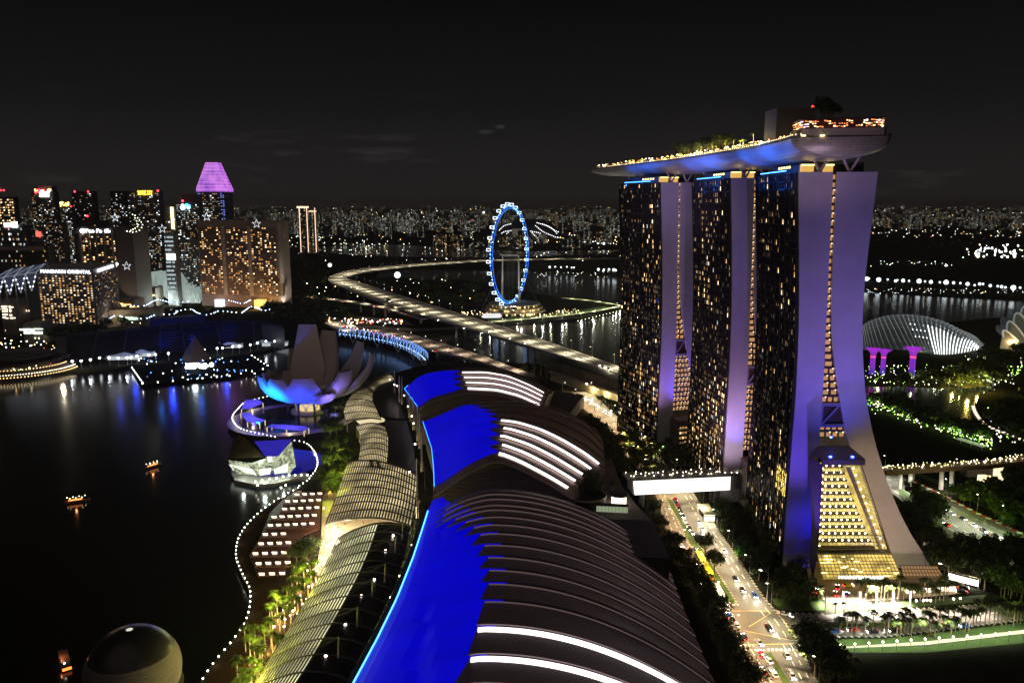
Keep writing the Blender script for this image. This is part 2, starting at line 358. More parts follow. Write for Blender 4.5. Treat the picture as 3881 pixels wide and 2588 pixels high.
# ---- waterfront promenade deck, plaza
walk = [p+Vector((2.5, 0, 0)) for p in RAIL]
inner = [Vector((-84, p[1], 0)) for p in RAIL]
mb = MB(); ribbon(mb, [(p[0], p[1], .03) for p in inner], [(p[0]+1.2, p[1], .03) for p in RAIL]); tag(obj('promenade', mb, WOODD), kind='structure')
sheet('plaza', GL('F', ((1110, 60), (1240, -20), (1900, 100), (1800, 330), (1540, 320), (1240, 420), (1170, 560), (1080, 700), (1010, 690), (1075, 560), (1100, 380))), PAVE, .06)
mb = MB(); mb.lathe([(.1, .06), (27, .06)], (-150, 493, 0), 40)
tag(obj('basin_water', mb, mat('lit_basin_water', (.004, .005, .02), .06, emit=(.01, .01, 1), es=.16)), kind='structure')  # blue reflection put into the water as emission
mb = MB(); mb.lathe([(.1, .05), (40, .05)], (-172, 600, 0), 48, mi=0); mb.lathe([(40, .12), (49, .12)], (-172, 600, 0), 48, mi=1)
mo = obj('museum_pond', mb, [WATER, mat('pond_edge_stone', (.24, .2, .22), .5, noise=(.2, .15))]); tag(mo, kind='structure')
# ============================================================ TRIPLE TOWER HOTEL
WALLW = mat('tower_wall_paint', (.58, .56, .57), .7, noise=(.045, .16)); GAPW = mat('corridor_timber', (.10, .035, .015), .5)
def tower_glass():
    m = bpy.data.materials.new('tower_glass'); m.use_nodes = True; t = m.node_tree; b = t.nodes['Principled BSDF']
    b.inputs['Base Color'].default_value = (.010, .010, .012, 1); b.inputs['Roughness'].default_value = .03; b.inputs['Specular IOR Level'].default_value = 1.; b.inputs['IOR'].default_value = 1.9
    tcn = N(t, 'ShaderNodeTexCoord'); mpn = N(t, 'ShaderNodeMapping'); mpn.inputs['Scale'].default_value = (1, .38, .31)
    t.links.new(tcn.outputs['Object'], mpn.inputs[0])
    v = N(t, 'ShaderNodeTexVoronoi'); v.distance = 'CHEBYCHEV'; v.inputs['Scale'].default_value = 1.; v.inputs['Randomness'].default_value = .35
    t.links.new(mpn.outputs[0], v.inputs['Vector'])
    # every pane hangs a little out of true
    gm = N(t, 'ShaderNodeNewGeometry'); sb = N(t, 'ShaderNodeVectorMath', operation='SUBTRACT'); sb.inputs[1].default_value = (.5, .5, .5)
    t.links.new(v.outputs['Color'], sb.inputs[0]); sc = N(t, 'ShaderNodeVectorMath', operation='SCALE'); sc.inputs['Scale'].default_value = .06
    t.links.new(sb.outputs[0], sc.inputs[0]); ad = N(t, 'ShaderNodeVectorMath', operation='ADD'); t.links.new(gm.outputs['Normal'], ad.inputs[0]); t.links.new(sc.outputs[0], ad.inputs[1])
    nm = N(t, 'ShaderNodeVectorMath', operation='NORMALIZE'); t.links.new(ad.outputs[0], nm.inputs[0]); t.links.new(nm.outputs[0], b.inputs['Normal'])
    m.cycles.emission_sampling = 'NONE'; return m
TGLASS = tower_glass()
FIN = mat('bronze_fin', (.035, .030, .026), .4, metal=.3)
PW0 = [(-1, 3.8), (26, 4.0), (57, 4.5), (83, 4.9), (113, 4.4), (141, 2.8), (179.3, 0)]
PW1 = [(-4, 16.6), (32, 16.3), (57, 16.6), (83, 16.8), (113, 16.2), (141, 15.6), (179.3, 14.6)]
PE0 = [(-2, 57.5), (21.6, 47), (42.5, 36.5), (63, 28.2), (83, 23.8), (103, 19.7), (122, 17.8), (141, 17.2), (179.3, 16.4)]
PE1 = [(0, 73.5), (17.3, 60.5), (38.4, 49.7), (63, 40.5), (83, 35.4), (111, 31.8), (134, 31.5), (156, 32.5), (179.3, 33.6)]
ZS = [0, 8, 16, 25, 34, 42, 50, 58, 66, 75, 84, 93, 103, 113, 123, 134, 145, 156, 168, 179.3]
TL = 62
WINM = [E_WARM, E_WARM2, E_DIM, E_COOL, em('warm_reflection_pane', (1, .62, .30), .22), em('faint_reflection_pane', (.9, .74, .42), .10)]  # last two: dim panes standing in for reflections on the glass
def sm(tab, z):
    return (interp(tab, z-7)+interp(tab, z)*2+interp(tab, z+7))/4
def winmesh(w, h, m, nrm=(-1, 0), d=.1):
    b = MB(); b.box((0, 0, 0), (d if nrm[0] else w, w if nrm[0] else d, h)); return b.mesh('window', m)
def tower(o, ang, k, seed, label, lit, hb):
    rr = random.Random(seed); ex = lambda z: (sm(PE0, z))
    T = empty('hotel_tower', (o[0], o[1], 0), math.radians(ang), label, 'hotel tower', 'three hotel towers under the sky park')
    W0 = lambda z: sm(PW0, z)*k; W1 = lambda z: sm(PW1, z)*k; E0 = lambda z: sm(PE0, z)*k; E1 = lambda z: sm(PE1, z)*k
    for nm, a, b in (('west_slab', W0, W1), ('east_slab', E0, E1)):
        mb = MB(); mb.loft([[(a(z), 0, z), (b(z), 0, z), (b(z), TL, z), (a(z), TL, z)] for z in ZS], closed=True, capends=True)
        for z in range(10, 178, 8):                       # shadow joints between wall panels
            mb.box(((a(z)+b(z))/2, .02, z), (b(z)-a(z)-.6, .06, .10))
        for f in (.33, .67):
            for z, z2 in zip(ZS, ZS[1:]): mb.beam((lerp(a(z), b(z), f), -.02, z), (lerp(a(z2), b(z2), f), -.02, z2), .08, .06)
        obj(nm, mb, WALLW, T)
    mb = MB(); mb.loft([[(W0(z)-.35, 1.1, z), (W0(z)-.35, TL, z)] for z in reversed(ZS)]); obj('glass_facade', mb, TGLASS, T)
    nb, nf = 24, 54; bw = (TL-2)/nb; fh = 3.25
    mb = MB()
    for i in range(nb+1):
        y = 1.1+i*bw; big = i % 3 == 0
        for a, b in zip(ZS, ZS[1:]): mb.beam((W0(a)-.6, y, a), (W0(b)-.6, y, b), .14 if not big else .3, .5 if not big else .9)
    for j in range(0, nf+1):
        z = 3.5+j*fh
        mb.box((W0(z)-.45, TL/2+.5, z), (.25, TL-1.5, .28))
    obj('facade_fins', mb, FIN, T)
    kinds = [winmesh(bw*.42, 2.2, m) for m in WINM]; cells = []
    big = [(rr.uniform(0, nb), rr.uniform(0, nf), rr.uniform(1, 4), rr.uniform(3, 9)) for _ in range(9)]
    for j in range(nf):
        for i in range(nb):
            pr = lit*.35+sum(.55 for a, b, c, d in big if abs(i-a) < c and abs(j-b) < d)*lit*1.6
            if j < 16: pr = pr*1.3+.06
            if rr.random() < min(.75, pr): cells.append((i, j, rr.choices((0, 1, 2, 3), (5, 3, 4, 1))[0]))
            elif rr.random() < (.62 if j < 20+6*math.sin(i*.7+seed) else .30 if j < 38 else .16): cells.append((i, j, rr.choice((4, 5, 5))))
    cells.sort(key=lambda c: (c[2] > 3)*500+c[0]*bw-c[1]*.2)
    stuff = MB()
    for n_, (i, j, q) in enumerate(cells):
        z = 3.5+(j+.5)*fh; y = 1.1+(i+.5)*bw; x = W0(z)-.45
        if n_ < 100: link('window', kinds[q], T, (x, y, z))
        else: stuff.box((x, y+rr.uniform(-.3, .3), z), (.1, bw*rr.uniform(.12, .45), rr.uniform(1.2, 2.4)), mi=q)
    if stuff.v: tag(obj('window_lights', stuff, WINM, T), kind='stuff')  # also holds the dim panes that imitate reflections
    # the slot between the two slabs: a corridor end on every floor
    mb = MB(); mb.loft([[(W1(z)+.01, 1.6, z), (E0(z)-.01, 1.6, z)] for z in ZS if z > 62]); obj('slot_wall', mb, GAPW, T)
    EC = em('corridor_end_light', (1, .50, .20), .55); EC2 = em('bright_corridor_end_light', (1, .80, .55), 2.2)
    for j in range(nf-1, 0, -1):
        z = 3.5+(j+.5)*fh
        if z < hb+4 or (67 < z < 78): continue
        a, b = W1(z), E0(z); mb = MB(); w = b-a; nn = 1 if w < 3.2 else int(w/2.4)
        for q in range(nn):
            cx = a+(q+.5)*w/nn; mb.box((cx, 1.45, z-.2), (w/nn*.62, .2, 1.9), mi=0 if rr.random() < .75 else 2)
            if rr.random() < .6: mb.box((cx+w/nn*.2, 1.2, z+.9), (.5, .3, .4), mi=1)
        mb.box(((a+b)/2, 1.3, z+fh/2), (w-.05, .5, .5), mi=3)
        obj('corridor_window', mb, [EC, EC2, E_DIM, DARK], T)
    mb = MB(); BL = mat('truss_steel', (.30, .30, .34), .5)
    a, b = W1(77), E0(77); a2, b2 = W1(68), E0(68)
    for z, aa, bb in ((77.5, a, b), (67.8, a2, b2)): mb.beam((aa, 1, z), (bb, 1, z), 1.6, 1.5)
    mb.beam((a2+.5, 1, 68), (b-.5, 1, 77), 1.2, .9); mb.beam((a2+.6, 1, 68), (a+.6, 1, 77), 1, .8)
    mb.box(((a+b)/2, 2.2, 72.7), (b-a-.1, .3, 9.0)); obj('transfer_truss', mb, BL, T)
    mb = MB(); mb.box((16.5*k, TL/2+2, 181.2), (22*k, TL-16, 3.6)); mb.box((27*k, 9, 181.5), (5, 8, 4)); obj('roof_plant', mb, DARK, T)
    mb = MB()
    for x, w in ((5.5, 5.0), (14.5, 3.4)): mb.box((x*k, 6, 181.2), (w, 3, 3.2)); mb.box((x*k, 4.4, 182.4), (w+.8, .5, .5), mi=1)
    for i in range(5): mb.box((-1+.0*i, 9+i*3.5, 181.6), (.3, 1.6, 1.0), mi=1)
    obj('roof_lobby', mb, [em('roof_lobby_light', (1, .55, .12), .8), em('roof_lobby_strip', (1, .85, .3), 3)], T)
    for i, (x, y) in enumerate(((9.7, 2.2), (22.5, 2.2), (9.7, TL-3), (22.5, TL-3))):
        mb = MB()
        for s in (-1, 1): mb.tube((x*k, y, 179.2), (x*k+s*3.6, y-.4, 185.6), .62, .5, n=8)
        obj('strut', mb, WALLW, T)
    mb = MB(); mb.box((-1.5, TL/2, 180.2), (.3, TL-24, .3))
    obj('led_strip', mb, em('deep_blue_led_line', (.05, .25, 1), 9), T)
    return T
T3 = tower((121.9, 343), -1.0, 1.0, 3, 'nearest hotel tower with two splayed pale legs and glowing glass lobby between them', .14, 58)
T2 = tower((115.3, 423), 6.0, .86, 5, 'middle hotel tower of three, its violet slab rising behind the nearest tower', .30, 26)
T1 = tower((93.9, 506), 17.5, .86, 8, 'farthest hotel tower, dark glass with many warm lit rooms beside the bay', .18, 26)
# low blocks closing the foot of the slot in the two farther towers
for T, k, w in ((T2, .86, 9), (T1, .86, 10)):
    mb = MB(); mb.box((19.5, -4, 13), (w+4, 12, 26), mi=0); mb.box((19.5, -10.2, 25.6), (w+5, .5, .8), mi=1)
    obj('annex', mb, [mat('annex_wall', (.20, .16, .14), .7, noise=(.1, .2)), CONC], T)
    for i in range(6):
        for j in range(6):
            mb = MB(); mb.box((19.5+(i-2.5)*2.0, -10.15, 4+j*3.4), (1.3, .2, 1.3)); obj('annex_window', mb, E_WARM if (i*7+j*3) % 4 == 0 else E_DIM, T)
# emissive golden bars on the glass, low on the nearest tower's southern end
mb = MB()
for i in range(150): yy = 2+14*R.random(); z = 33+11*R.random(); mb.box((sm(PW0, z)-.5, yy, z), (.1, R.uniform(.08, .3), R.uniform(.5, 2.2)))
obj('golden_bars', mb, em('golden_bar_glow', (1, .74, .16), 2.6), T3)
# the lobby hall of the nearest tower
def glowmat(nm, col, s, scale, lo=.15):
    m = bpy.data.materials.new(nm); m.use_nodes = True; t = m.node_tree; b = t.nodes['Principled BSDF']; b.inputs['Base Color'].default_value = (.05, .05, .04, 1); b.inputs['Roughness'].default_value = .3
    tcn = N(t, 'ShaderNodeTexCoord'); n1 = N(t, 'ShaderNodeTexNoise'); n1.inputs['Scale'].default_value = scale; n1.inputs['Detail'].default_value = 4; t.links.new(tcn.outputs['Object'], n1.inputs['Vector'])
    r = N(t, 'ShaderNodeValToRGB'); r.color_ramp.elements[0].position = .38; r.color_ramp.elements[1].position = .64
    r.color_ramp.elements[0].color = (*[c*lo for c in col], 1); r.color_ramp.elements[1].color = (*col, 1); t.links.new(n1.outputs['Fac'], r.inputs[0])
    t.links.new(r.outputs[0], b.inputs['Emission Color']); b.inputs['Emission Strength'].default_value = s; m.cycles.emission_sampling = 'NONE'; return m
lob = T3
inv = (Matrix.Translation((121.9, 343, 0)) @ Matrix.Rotation(math.radians(-1.0), 4, 'Z')).inverted()
class WB(MB):                                             # world coordinates into the tower's own
    def mesh(s, *a, **k):
        s.v = [tuple(inv @ Vector(v)) for v in s.v]; return MB.mesh(s, *a, **k)
AT = Vector((133.5, 325, 55.5)); AR = Vector((150.2, 325, 55.5)); BL_ = Vector((131.1, 317.5, 18.8)); BR = Vector((162.3, 317.5, 18.8))
SB = Vector((137.9, 342.8, 3)); ST = Vector((138.6, 342.8, 57))
mb = WB(); mb.face([(129.2, 329, 58.2), (134.4, 324.4, 58.2), (151.5, 324.4, 58.2), (152.5, 343.4, 58.2), (138.4, 343.4, 58.2)])
mb.prism([(133.3, 324.4), (151.5, 324.4), (151.5, 326), (133.3, 326)], 55.5, 57.9); obj('lobby_roof', mb, mat('lobby_roof_sheet', (.16, .14, .12), .5), lob)
mb = WB(); mb.box((137.5, 327, 58.5), (.9, .9, .35)); mb.box((147, 327, 58.5), (.9, .9, .35)); mb.box((143, 341, 63), (.8, .6, .5)); obj('roof_beacon', mb, em('blue_floodlight', (.03, .06, 1), 40), lob)
mb = WB(); mb.face([ST, (129.4, 329, 58.1), (131.5, 322, 3), SB]); mb.face([(129.4, 329, 58.1), AT, BL_, (131.5, 322, 3)]); obj('lobby_side_wall', mb, mat('lobby_side_cladding', (.13, .10, .085), .6, noise=(.3, .2)), lob)
def fp(s, t, off=0.):                                    # point on the sloping front: s across, t from the top
    a = AT.lerp(BL_, t); b = AR.lerp(BR, t); p = a.lerp(b, s); p.y += off; return p
mb = WB(); mb.loft([[fp(0, t, 3.2) for t in (0, 1)], [fp(1, t, 3.2) for t in (0, 1)]]); obj('lobby_interior', mb, glowmat('lobby_glow', (1, .74, .18), 1.0, .3, .4), lob)
for r_ in range(13):
    t0 = .03+r_*.077; t = min(t0, .99); endx = lerp(.52, .82, t)
    mb = WB(); mb.beam(fp(.02, t, 1.6), fp(endx, t, 1.6), 2.4, .55)
    obj('terrace', mb, mat('terrace_slab', (.05, .045, .02), .6), lob)
    if r_ < 12:
        mb = WB(); mb.beam(fp(.06, t-.028, 2.2), fp(endx-.03, t-.028, 2.2), .1, .7); obj('terrace_light_band', mb, em('terrace_light', (1, .78, .30), 1.2 if r_ not in (9, 10) else 2.6), lob)
        m = 3+r_//2
        mb = WB()
        for q in range(m): c = fp(lerp(.02, endx, (q+.5)/m), t-.018, .3); mb.ball(c, .34, 4)
        obj('terrace_lamps', mb, em('lobby_lamp', (1, .86, .5), 16), lob)
mb = WB()
for s in range(1, 15):
    if s/15 < .55: mb.tube(fp(s/15, 0), fp(s/15, 1), .07, n=4)
    mb.tube(fp(s/15, .78), fp(s/15, 1), .1, n=4)
for t in [.80+i*.04 for i in range(6)]: mb.tube(fp(0, t), fp(1, t), .12, n=4)
for s in (0, 1): mb.tube(fp(s, 0), fp(s, 1.0), .22, n=5)
mb.tube(fp(0, 1), fp(1, 1), .5, n=5)
for i in range(24): mb.tube(fp(.86+.0*i, i/24), fp(1, (i+1)/24), .07, n=4)
obj('lobby_frame', mb, mat('lobby_steel', (.12, .10, .05), .5), lob)
mb = WB(); mb.loft([[fp(.60, .03, .6), fp(.72, .03, .6)], [fp(.86, 1, .6), fp(.91, 1, .6)]]); obj('stair_wall', mb, mat('stair_concrete', (.30, .26, .20), .7), lob)
mb = WB()
for i in range(12): c = fp(lerp(.78, .93, i/11), .04+i*.08, .2); mb.ball(c, .36, 4)
for i in range(12): c = fp(.015, .04+i*.08, .1); mb.ball(c, .34, 4)
obj('side_lamps', mb, em('lobby_side_lamp', (1, .72, .42), 12), lob)
CL = [G('Q', 640, 1155, 18.8), G('Q', 1370, 1155, 18.8), G('Q', 1490, 1420, 9), G('Q', 700, 1420, 9)]
def cpnt(s, t, h=0): p = CL[0].lerp(CL[1], s).lerp(CL[3].lerp(CL[2], s), t); p.z += h; return p
mb = WB(); mb.loft([[cpnt(0, 0), cpnt(1, 0)], [cpnt(0, 1), cpnt(1, 1)]]); obj('entrance_canopy', mb, glowmat('canopy_glow', (1, .70, .16), 1.3, .22, .3), lob)
mb = WB()
for i in range(22): mb.tube(cpnt(i/21, 0, .5), cpnt(i/21, 1, .5), .13, n=4)
for i in range(9): mb.tube(cpnt(0, i/8, .55), cpnt(1, i/8, .55), .15 if i else .3, n=4)
for i in range(14):
    s0 = i/14; mb.tube(cpnt(s0, .0, .6), cpnt(s0+.035, .14, 1.1), .1, n=4); mb.tube(cpnt(s0+.035, .14, 1.1), cpnt(s0+.07, 0, .6), .1, n=4)
obj('canopy_lattice', mb, mat('canopy_steel', (.10, .08, .03), .5), lob)
mb = WB()
for i in range(26):
    p = cpnt(R.random(), R.random()**.7, .2); mb.box(p, (R.uniform(.8, 2.4), R.uniform(.4, 1.2), .2))
obj('canopy_downlights', mb, em('canopy_lamp', (1, .78, .3), 4), lob)
P4 = [G('Q', 1470, 1290, 10), G('Q', 1830, 1295, 10), G('Q', 1900, 1400, 8), G('Q', 1500, 1400, 8)]
mb = WB(); mb.face(P4); obj('side_canopy', mb, em('side_canopy_glow', (1, .55, .22), .35), lob)
mb = WB()
for i in range(13): mb.tube(P4[0].lerp(P4[1], i/12)+Vector((0, 0, .3)), P4[3].lerp(P4[2], i/12)+Vector((0, 0, .3)), .13, n=4)
for i in range(4): mb.tube(P4[0].lerp(P4[3], i/3)+Vector((0, 0, .3)), P4[1].lerp(P4[2], i/3)+Vector((0, 0, .3)), .14, n=4)
obj('side_canopy_frame', mb, STEELD, lob)
for i, x in enumerate((130, 137, 144, 151, 158, 165)):
    mb = WB(); mb.tube((x, 303.5, 0), (x, 303.5, 8.6), .35, n=8); obj('canopy_column', mb, STEEL, lob)
def text(name, s, size, loc, rz, m, parent=None, ext=.1, tilt=math.pi/2, width=None, spacing=1.05):
    c = bpy.data.curves.new(name, 'FONT'); c.body = s; c.size = size; c.extrude = ext; c.space_character = spacing; c.align_x = 'CENTER'
    o = bpy.data.objects.new(name, c); COL.objects.link(o)
    me = bpy.data.meshes.new_from_object(o.evaluated_get(bpy.context.evaluated_depsgraph_get())); bpy.data.objects.remove(o)
    me.materials.clear(); me.materials.append(m)
    if width:
        w = max(v.co.x for v in me.vertices)-min(v.co.x for v in me.vertices)
        for v in me.vertices: v.co.x *= width/w
    me.transform(Matrix.Rotation(rz, 4, 'Z') @ Matrix.Rotation(tilt, 4, 'X')); me.name = name
    o = bpy.data.objects.new(name, me); COL.objects.link(o)
    if parent: o.parent = parent
    o.location = loc; return o
pt = inv @ Vector(cpnt(.30, 1.0, .3)); text('entrance_lettering', 'MARINA BAY SANDS', 2.0, (pt.x+6, pt.y-.4, pt.z), 0, em('sign_white', (1, 1, 1), 3), lob)
# forecourt
sheet('forecourt', GL('Q', ((540, 1290), (640, 1240), (1900, 1380), (2100, 1440), (2100, 1560), (1700, 1600), (1150, 1640), (900, 1700), (700, 1620), (560, 1440))), PAVE, .05)
lamp('entrance_light', 'AREA', (148, 306, 8.0), (1, .86, .72), 90000, None, 34, (148, 305, 0), sy=10).data.spread = math.radians(80)
lamp('entrance_light', 'AREA', (180, 300, 7.0), (1, .80, .62), 9000, None, 34, (180, 299, 0), sy=5).data.spread = math.radians(90)
for i, (q, s_) in enumerate((((1100, 1520), 60), ((1500, 1520), 40), ((1850, 1480), 40))):
    a = G('Q', q[0], q[1], 0)
mb = MB(); a = G('M', 390, 1000, 0); b = G('M', 700, 985, 0); mb.box(((a+b)/2)[:2]+(2.2,), ((b-a).length, .6, 4.2), math.atan2((b-a).y, (b-a).x))
fr = empty('lobby_frontage', ((a+b)/2)[:2]+(0,), 0, 'low glowing glazed frontage under the palms beside the hotel entrance', 'shopfront')
mb2 = MB(); mb2.box((0, 0, 2.1), ((b-a).length, .5, 3.6), math.atan2((b-a).y, (b-a).x)); obj('glazing', mb2, em('frontage_light', (1, .80, .58), 3.0, True), fr)
mb2 = MB(); mb2.box((0, -1.2, 4.2), ((b-a).length+2, 4, .5), math.atan2((b-a).y, (b-a).x)); obj('canopy', mb2, CONCD, fr)

# ============================================================ SKY PARK
SPK = empty('sky_park', (135, 330, 192), 0, 'long curved boat shaped deck resting across the tops of the three hotel towers', 'sky park')
cen = smoothline([(130.3, 320.5, 16.5), (131.2, 324, 18.6), (132.6, 332, 19.2), (133.8, 345, 19.6), (133.8, 385, 19.6), (127.8, 440, 19.6), (115.8, 500, 18.2), (96, 560, 14.5), (79, 607, 9), (66, 636, 2.6), (63.2, 642, .5)], 6)
cen[0].z = 16
secs = []; rims = []
o0 = Vector((135, 330, 192))
for i, c in enumerate(cen):
    a = cen[max(0, i-1)]; b = cen[min(len(cen)-1, i+1)]; d = Vector((b.x-a.x, b.y-a.y, 0)).normalized(); s = Vector((d.y, -d.x, 0))
    hw = c.z; dp = interp([(0, 1.0), (6, 4.5), (12, 6.6), (17, 7.6), (20, 8.2)], hw)
    base = Vector((c.x, c.y, 192))-o0
    sec = [base+s*hw*-math.cos(math.pi*j/16)-Vector((0, 0, dp*math.sin(math.pi*j/16)**.8)) for j in range(17)]
    secs.append(sec); rims.append((base-s*hw, base+s*hw, base, s, hw))
def hull_mat():
    m = bpy.data.materials.new('hull_panels'); m.use_nodes = True; t = m.node_tree; b = t.nodes['Principled BSDF']; b.inputs['Roughness'].default_value = .42; b.inputs['Metallic'].default_value = .25
    tcn = N(t, 'ShaderNodeTexCoord'); br = N(t, 'ShaderNodeTexBrick'); br.inputs['Scale'].default_value = 1; br.inputs['Brick Width'].default_value = 3.4; br.inputs['Row Height'].default_value = 1.1; br.inputs['Mortar Size'].default_value = .05
    br.inputs['Color1'].default_value = (.40, .38, .38, 1); br.inputs['Color2'].default_value = (.33, .32, .33, 1); br.inputs['Mortar'].default_value = (.14, .13, .14, 1)
    sx = N(t, 'ShaderNodeSeparateXYZ'); cx = N(t, 'ShaderNodeCombineXYZ'); su = N(t, 'ShaderNodeMath', operation='ADD')
    t.links.new(tcn.outputs['Object'], sx.inputs[0]); t.links.new(sx.outputs[0], su.inputs[0]); t.links.new(sx.outputs[1], su.inputs[1])
    t.links.new(su.outputs[0], cx.inputs[0]); t.links.new(sx.outputs[2], cx.inputs[1]); t.links.new(cx.outputs[0], br.inputs['Vector']); t.links.new(br.outputs['Color'], b.inputs['Base Color'])
    return m
mb = MB(); mb.loft(secs, capends=True); hull = obj('hull', mb, hull_mat(), SPK, smooth=True)
mb = MB(); mb.loft([[r_[0]+Vector((0, 0, .05)), r_[1]+Vector((0, 0, .05))] for r_ in reversed(rims)]); obj('deck', mb, mat('deck_planks', (.12, .09, .06), .7, noise=(.4, .3)), SPK)
mb = MB()
for side in (0, 1):
    L = [r_[side] for r_ in rims if r_[4] > 3]
    for a, b in zip(L, L[1:]): mb.beam(a+Vector((0, 0, .5)), b+Vector((0, 0, .5)), .3, 1.0)
obj('parapet', mb, CONCD, SPK)
mb = MB()                                                # little lamps along the western rim
for p in resample([r_[0]+Vector((.6, 0, 1.3)) for r_ in rims if r_[4] > 5], 2.6): mb.box(p, (.3, .3, .7))
tag(obj('rim_lights', mb, em('rim_lamp', (1, .72, .45), 2.2), SPK), kind='stuff')
# southern end: lower wall with uplights, glowing restaurant level, upper terrace
def inset(k, i0=0, i1=12):
    S = rims[i0:i1]; return [r_[2]-r_[3]*r_[4]*k for r_ in S]+[r_[2]+r_[3]*r_[4]*k for r_ in reversed(S)]
poly = [(p.x, p.y) for p in inset(.90, 1, 15)]; mb = MB(); mb.prism(poly, .1, 3.4); obj('end_wall', mb, mat('end_wall_stone', (.30, .28, .27), .6, noise=(.2, .1)), SPK)
mb = MB()
for x in (-17, -9.5, 0, 9.5): mb.box((x-2.6, -8.3, .5), (1.6, .5, .35))
obj('wall_uplights', mb, em('uplight', (1, .78, .35), 8), SPK)
poly = [(p.x, p.y) for p in inset(.80, 1, 16)]; mb = MB(); mb.prism(poly, 3.4, 7.0); obj('restaurant', mb, mat('dark_red_timber', (.10, .03, .02), .5), SPK)
mb = MB(); kinds = [em('restaurant_orange', (1, .30, .10), 1.6), em('restaurant_warm', (1, .62, .30), 3.5), em('restaurant_bright', (1, .88, .75), 6), em('restaurant_violet', (.6, .4, 1), 2)]
ring = [Vector((p.x, p.y, 0)) for p in inset(.82, 1, 17)]; half = len(ring)//2
front = list(reversed(ring[:half]))+list(reversed(ring[half:]))
for p in resample(front+[front[0]], .9):
    if p.x > 18: continue
    for z in (4.2, 5.2, 6.2):
        if R.random() < .62: mb.box((p.x, p.y, z+R.uniform(-.2, .2)), (R.uniform(.4, .9), R.uniform(.3, .5), R.uniform(.15, .5)), mi=R.choices((0, 1, 2, 3), (9, 6, 2, 1))[0])
obj('restaurant_lights', mb, kinds, SPK)
poly = [(p.x, p.y) for p in inset(.86, 1, 16)]; mb = MB(); mb.prism(poly, 7.0, 7.5); obj('restaurant_roof', mb, DARK, SPK)
mb = MB(); c = Y('O', 280, 330, 372)-o0; mb.box((-8.5, 42, 8), (17, 17, 15)); mb.box((-8.5, 42, 15.7), (17.4, 17.4, .5)); obj('plant_tower', mb, mat('plant_tower_wall', (.09, .085, .10), .7, noise=(.2, .1)), SPK)
mb = MB(); mb.box((-1, 34, 16.6), (.8, .8, .8)); obj('aviation_light', mb, E_RED, SPK)
mb = MB(); mb.tube((-1, 34, 15.5), (-1, 34, 16.4), .12); obj('aviation_mast', mb, STEELD, SPK)
nP = Vector((-37, 232, 0))                               # the northern plant box
mb = MB(); mb.box((-26, 200, 4.2), (13, 14, 8), .25); obj('plant_box', mb, mat('plant_tower_wall'), SPK)
mb = MB(); mb.ball((-21, 198, 9.6), .9, 5); obj('aviation_light', mb, em('strong_red_lamp', (1, .02, .03), 14), SPK)
mb = MB(); 
for i in range(26):
    t = R.uniform(.28, .93); k = int(t*len(rims)); r_ = rims[min(k, len(rims)-1)]
    p = r_[2]-r_[3]*r_[4]*R.uniform(.2, .75); mb = MB(); mb.box((p.x, p.y, 1.6), (R.uniform(3, 7), R.uniform(3, 8), 2.6), R.random()); obj('deck_pavilion', mb, mat('pavilion_wall', (.28, .24, .2), .6), SPK)
mb = MB(); K2 = [em('deck_gold', (1, .72, .18), 5), em('deck_white', (1, .9, .7), 8), em('deck_red', (1, .15, .05), 4), em('deck_green', (.6, .8, .15), 2)]
for i in range(430):
    t = R.betavariate(2.2, 2.2) if i < 260 else R.uniform(.08, .93); k = t*(len(rims)-1)*.70+len(rims)*.22; r_ = rims[min(int(k), len(rims)-2)]; r2 = rims[min(int(k)+1, len(rims)-1)]; f = k-int(k)
    p = (r_[2]-r_[3]*r_[4]*.86).lerp(r2[2]-r2[3]*r2[4]*.86, f)
    p = p+r_[3]*R.uniform(0, 6)
    mb.box((p.x, p.y, R.uniform(.9, 3.8)), (R.uniform(.2, .8), R.uniform(.2, 1.0), R.uniform(.2, .6)), mi=R.choices((0, 1, 2, 3), (8, 4, 1 if t < .6 else 4, 2))[0])
obj('deck_lights', mb, K2, SPK)
mb = MB(); 
for i in range(6): mb.box((-58+i*2.6, 268-i*6, 3.0), (4, 7, .3), .35)
obj('shade_roofs', mb, STEEL, SPK)
# ============================================================ LINK BRIDGE (glowing box over the avenue)
LB = empty('link_bridge', (95, 417, 0), 0, 'glowing white box footbridge crossing over the avenue, topped by a lamp lined garden', 'footbridge')
def lb(x, y, z): return (x-95, y-417, z)
a = G('D', 285, 960, 16); b = G('D', 812, 935, 16); d = (b-a).normalized(); s = Vector((-d.y, d.x, 0)); zl = 8.2
mb = MB(); mb.loft([[lb(*(a+s*.1)), lb(*(b+s*.1))], [lb(a.x+1.0, a.y-.3, zl), lb(b.x, b.y, zl)]]); obj('glowing_wall', mb, em('link_wall_light', (1, .97, .93), 1.7, True), LB)
mb = MB(); q = [a+s*.4, b+s*.4, b+s*11, a+s*11]; mb.prism([lb(*p)[:2] for p in q], 8.3, 16.3); obj('bridge_box', mb, CONC, LB)
mb = MB(); q = [a-s*.3-d*3, b-s*.3+d*6, b+s*12+d*6, a+s*12-d*3]; mb.prism([lb(*p)[:2] for p in q], 16.4, 17.1); obj('roof_garden_slab', mb, CONCD, LB)
for t in (.12, .86, .93):
    for o_ in (3, 8):
        p = a.lerp(b, t)+s*o_; mb = MB(); mb.tube(lb(p.x, p.y, 0), lb(p.x, p.y, 8.3), .8, n=12); obj('pier', mb, CONC, LB)
BR_A, BR_D, BR_S, BR_L = a.copy(), d, s, (b-a).length
mb = MB()
for i in range(60):
    p = a+d*(i/59*(BR_L+34)-2)+s*R.uniform(.0, 9); mb.ball(lb(p.x, p.y, 17.1+R.uniform(.3, 1.6)), .22, 4)
obj('garden_lights', mb, E_BULB, LB)
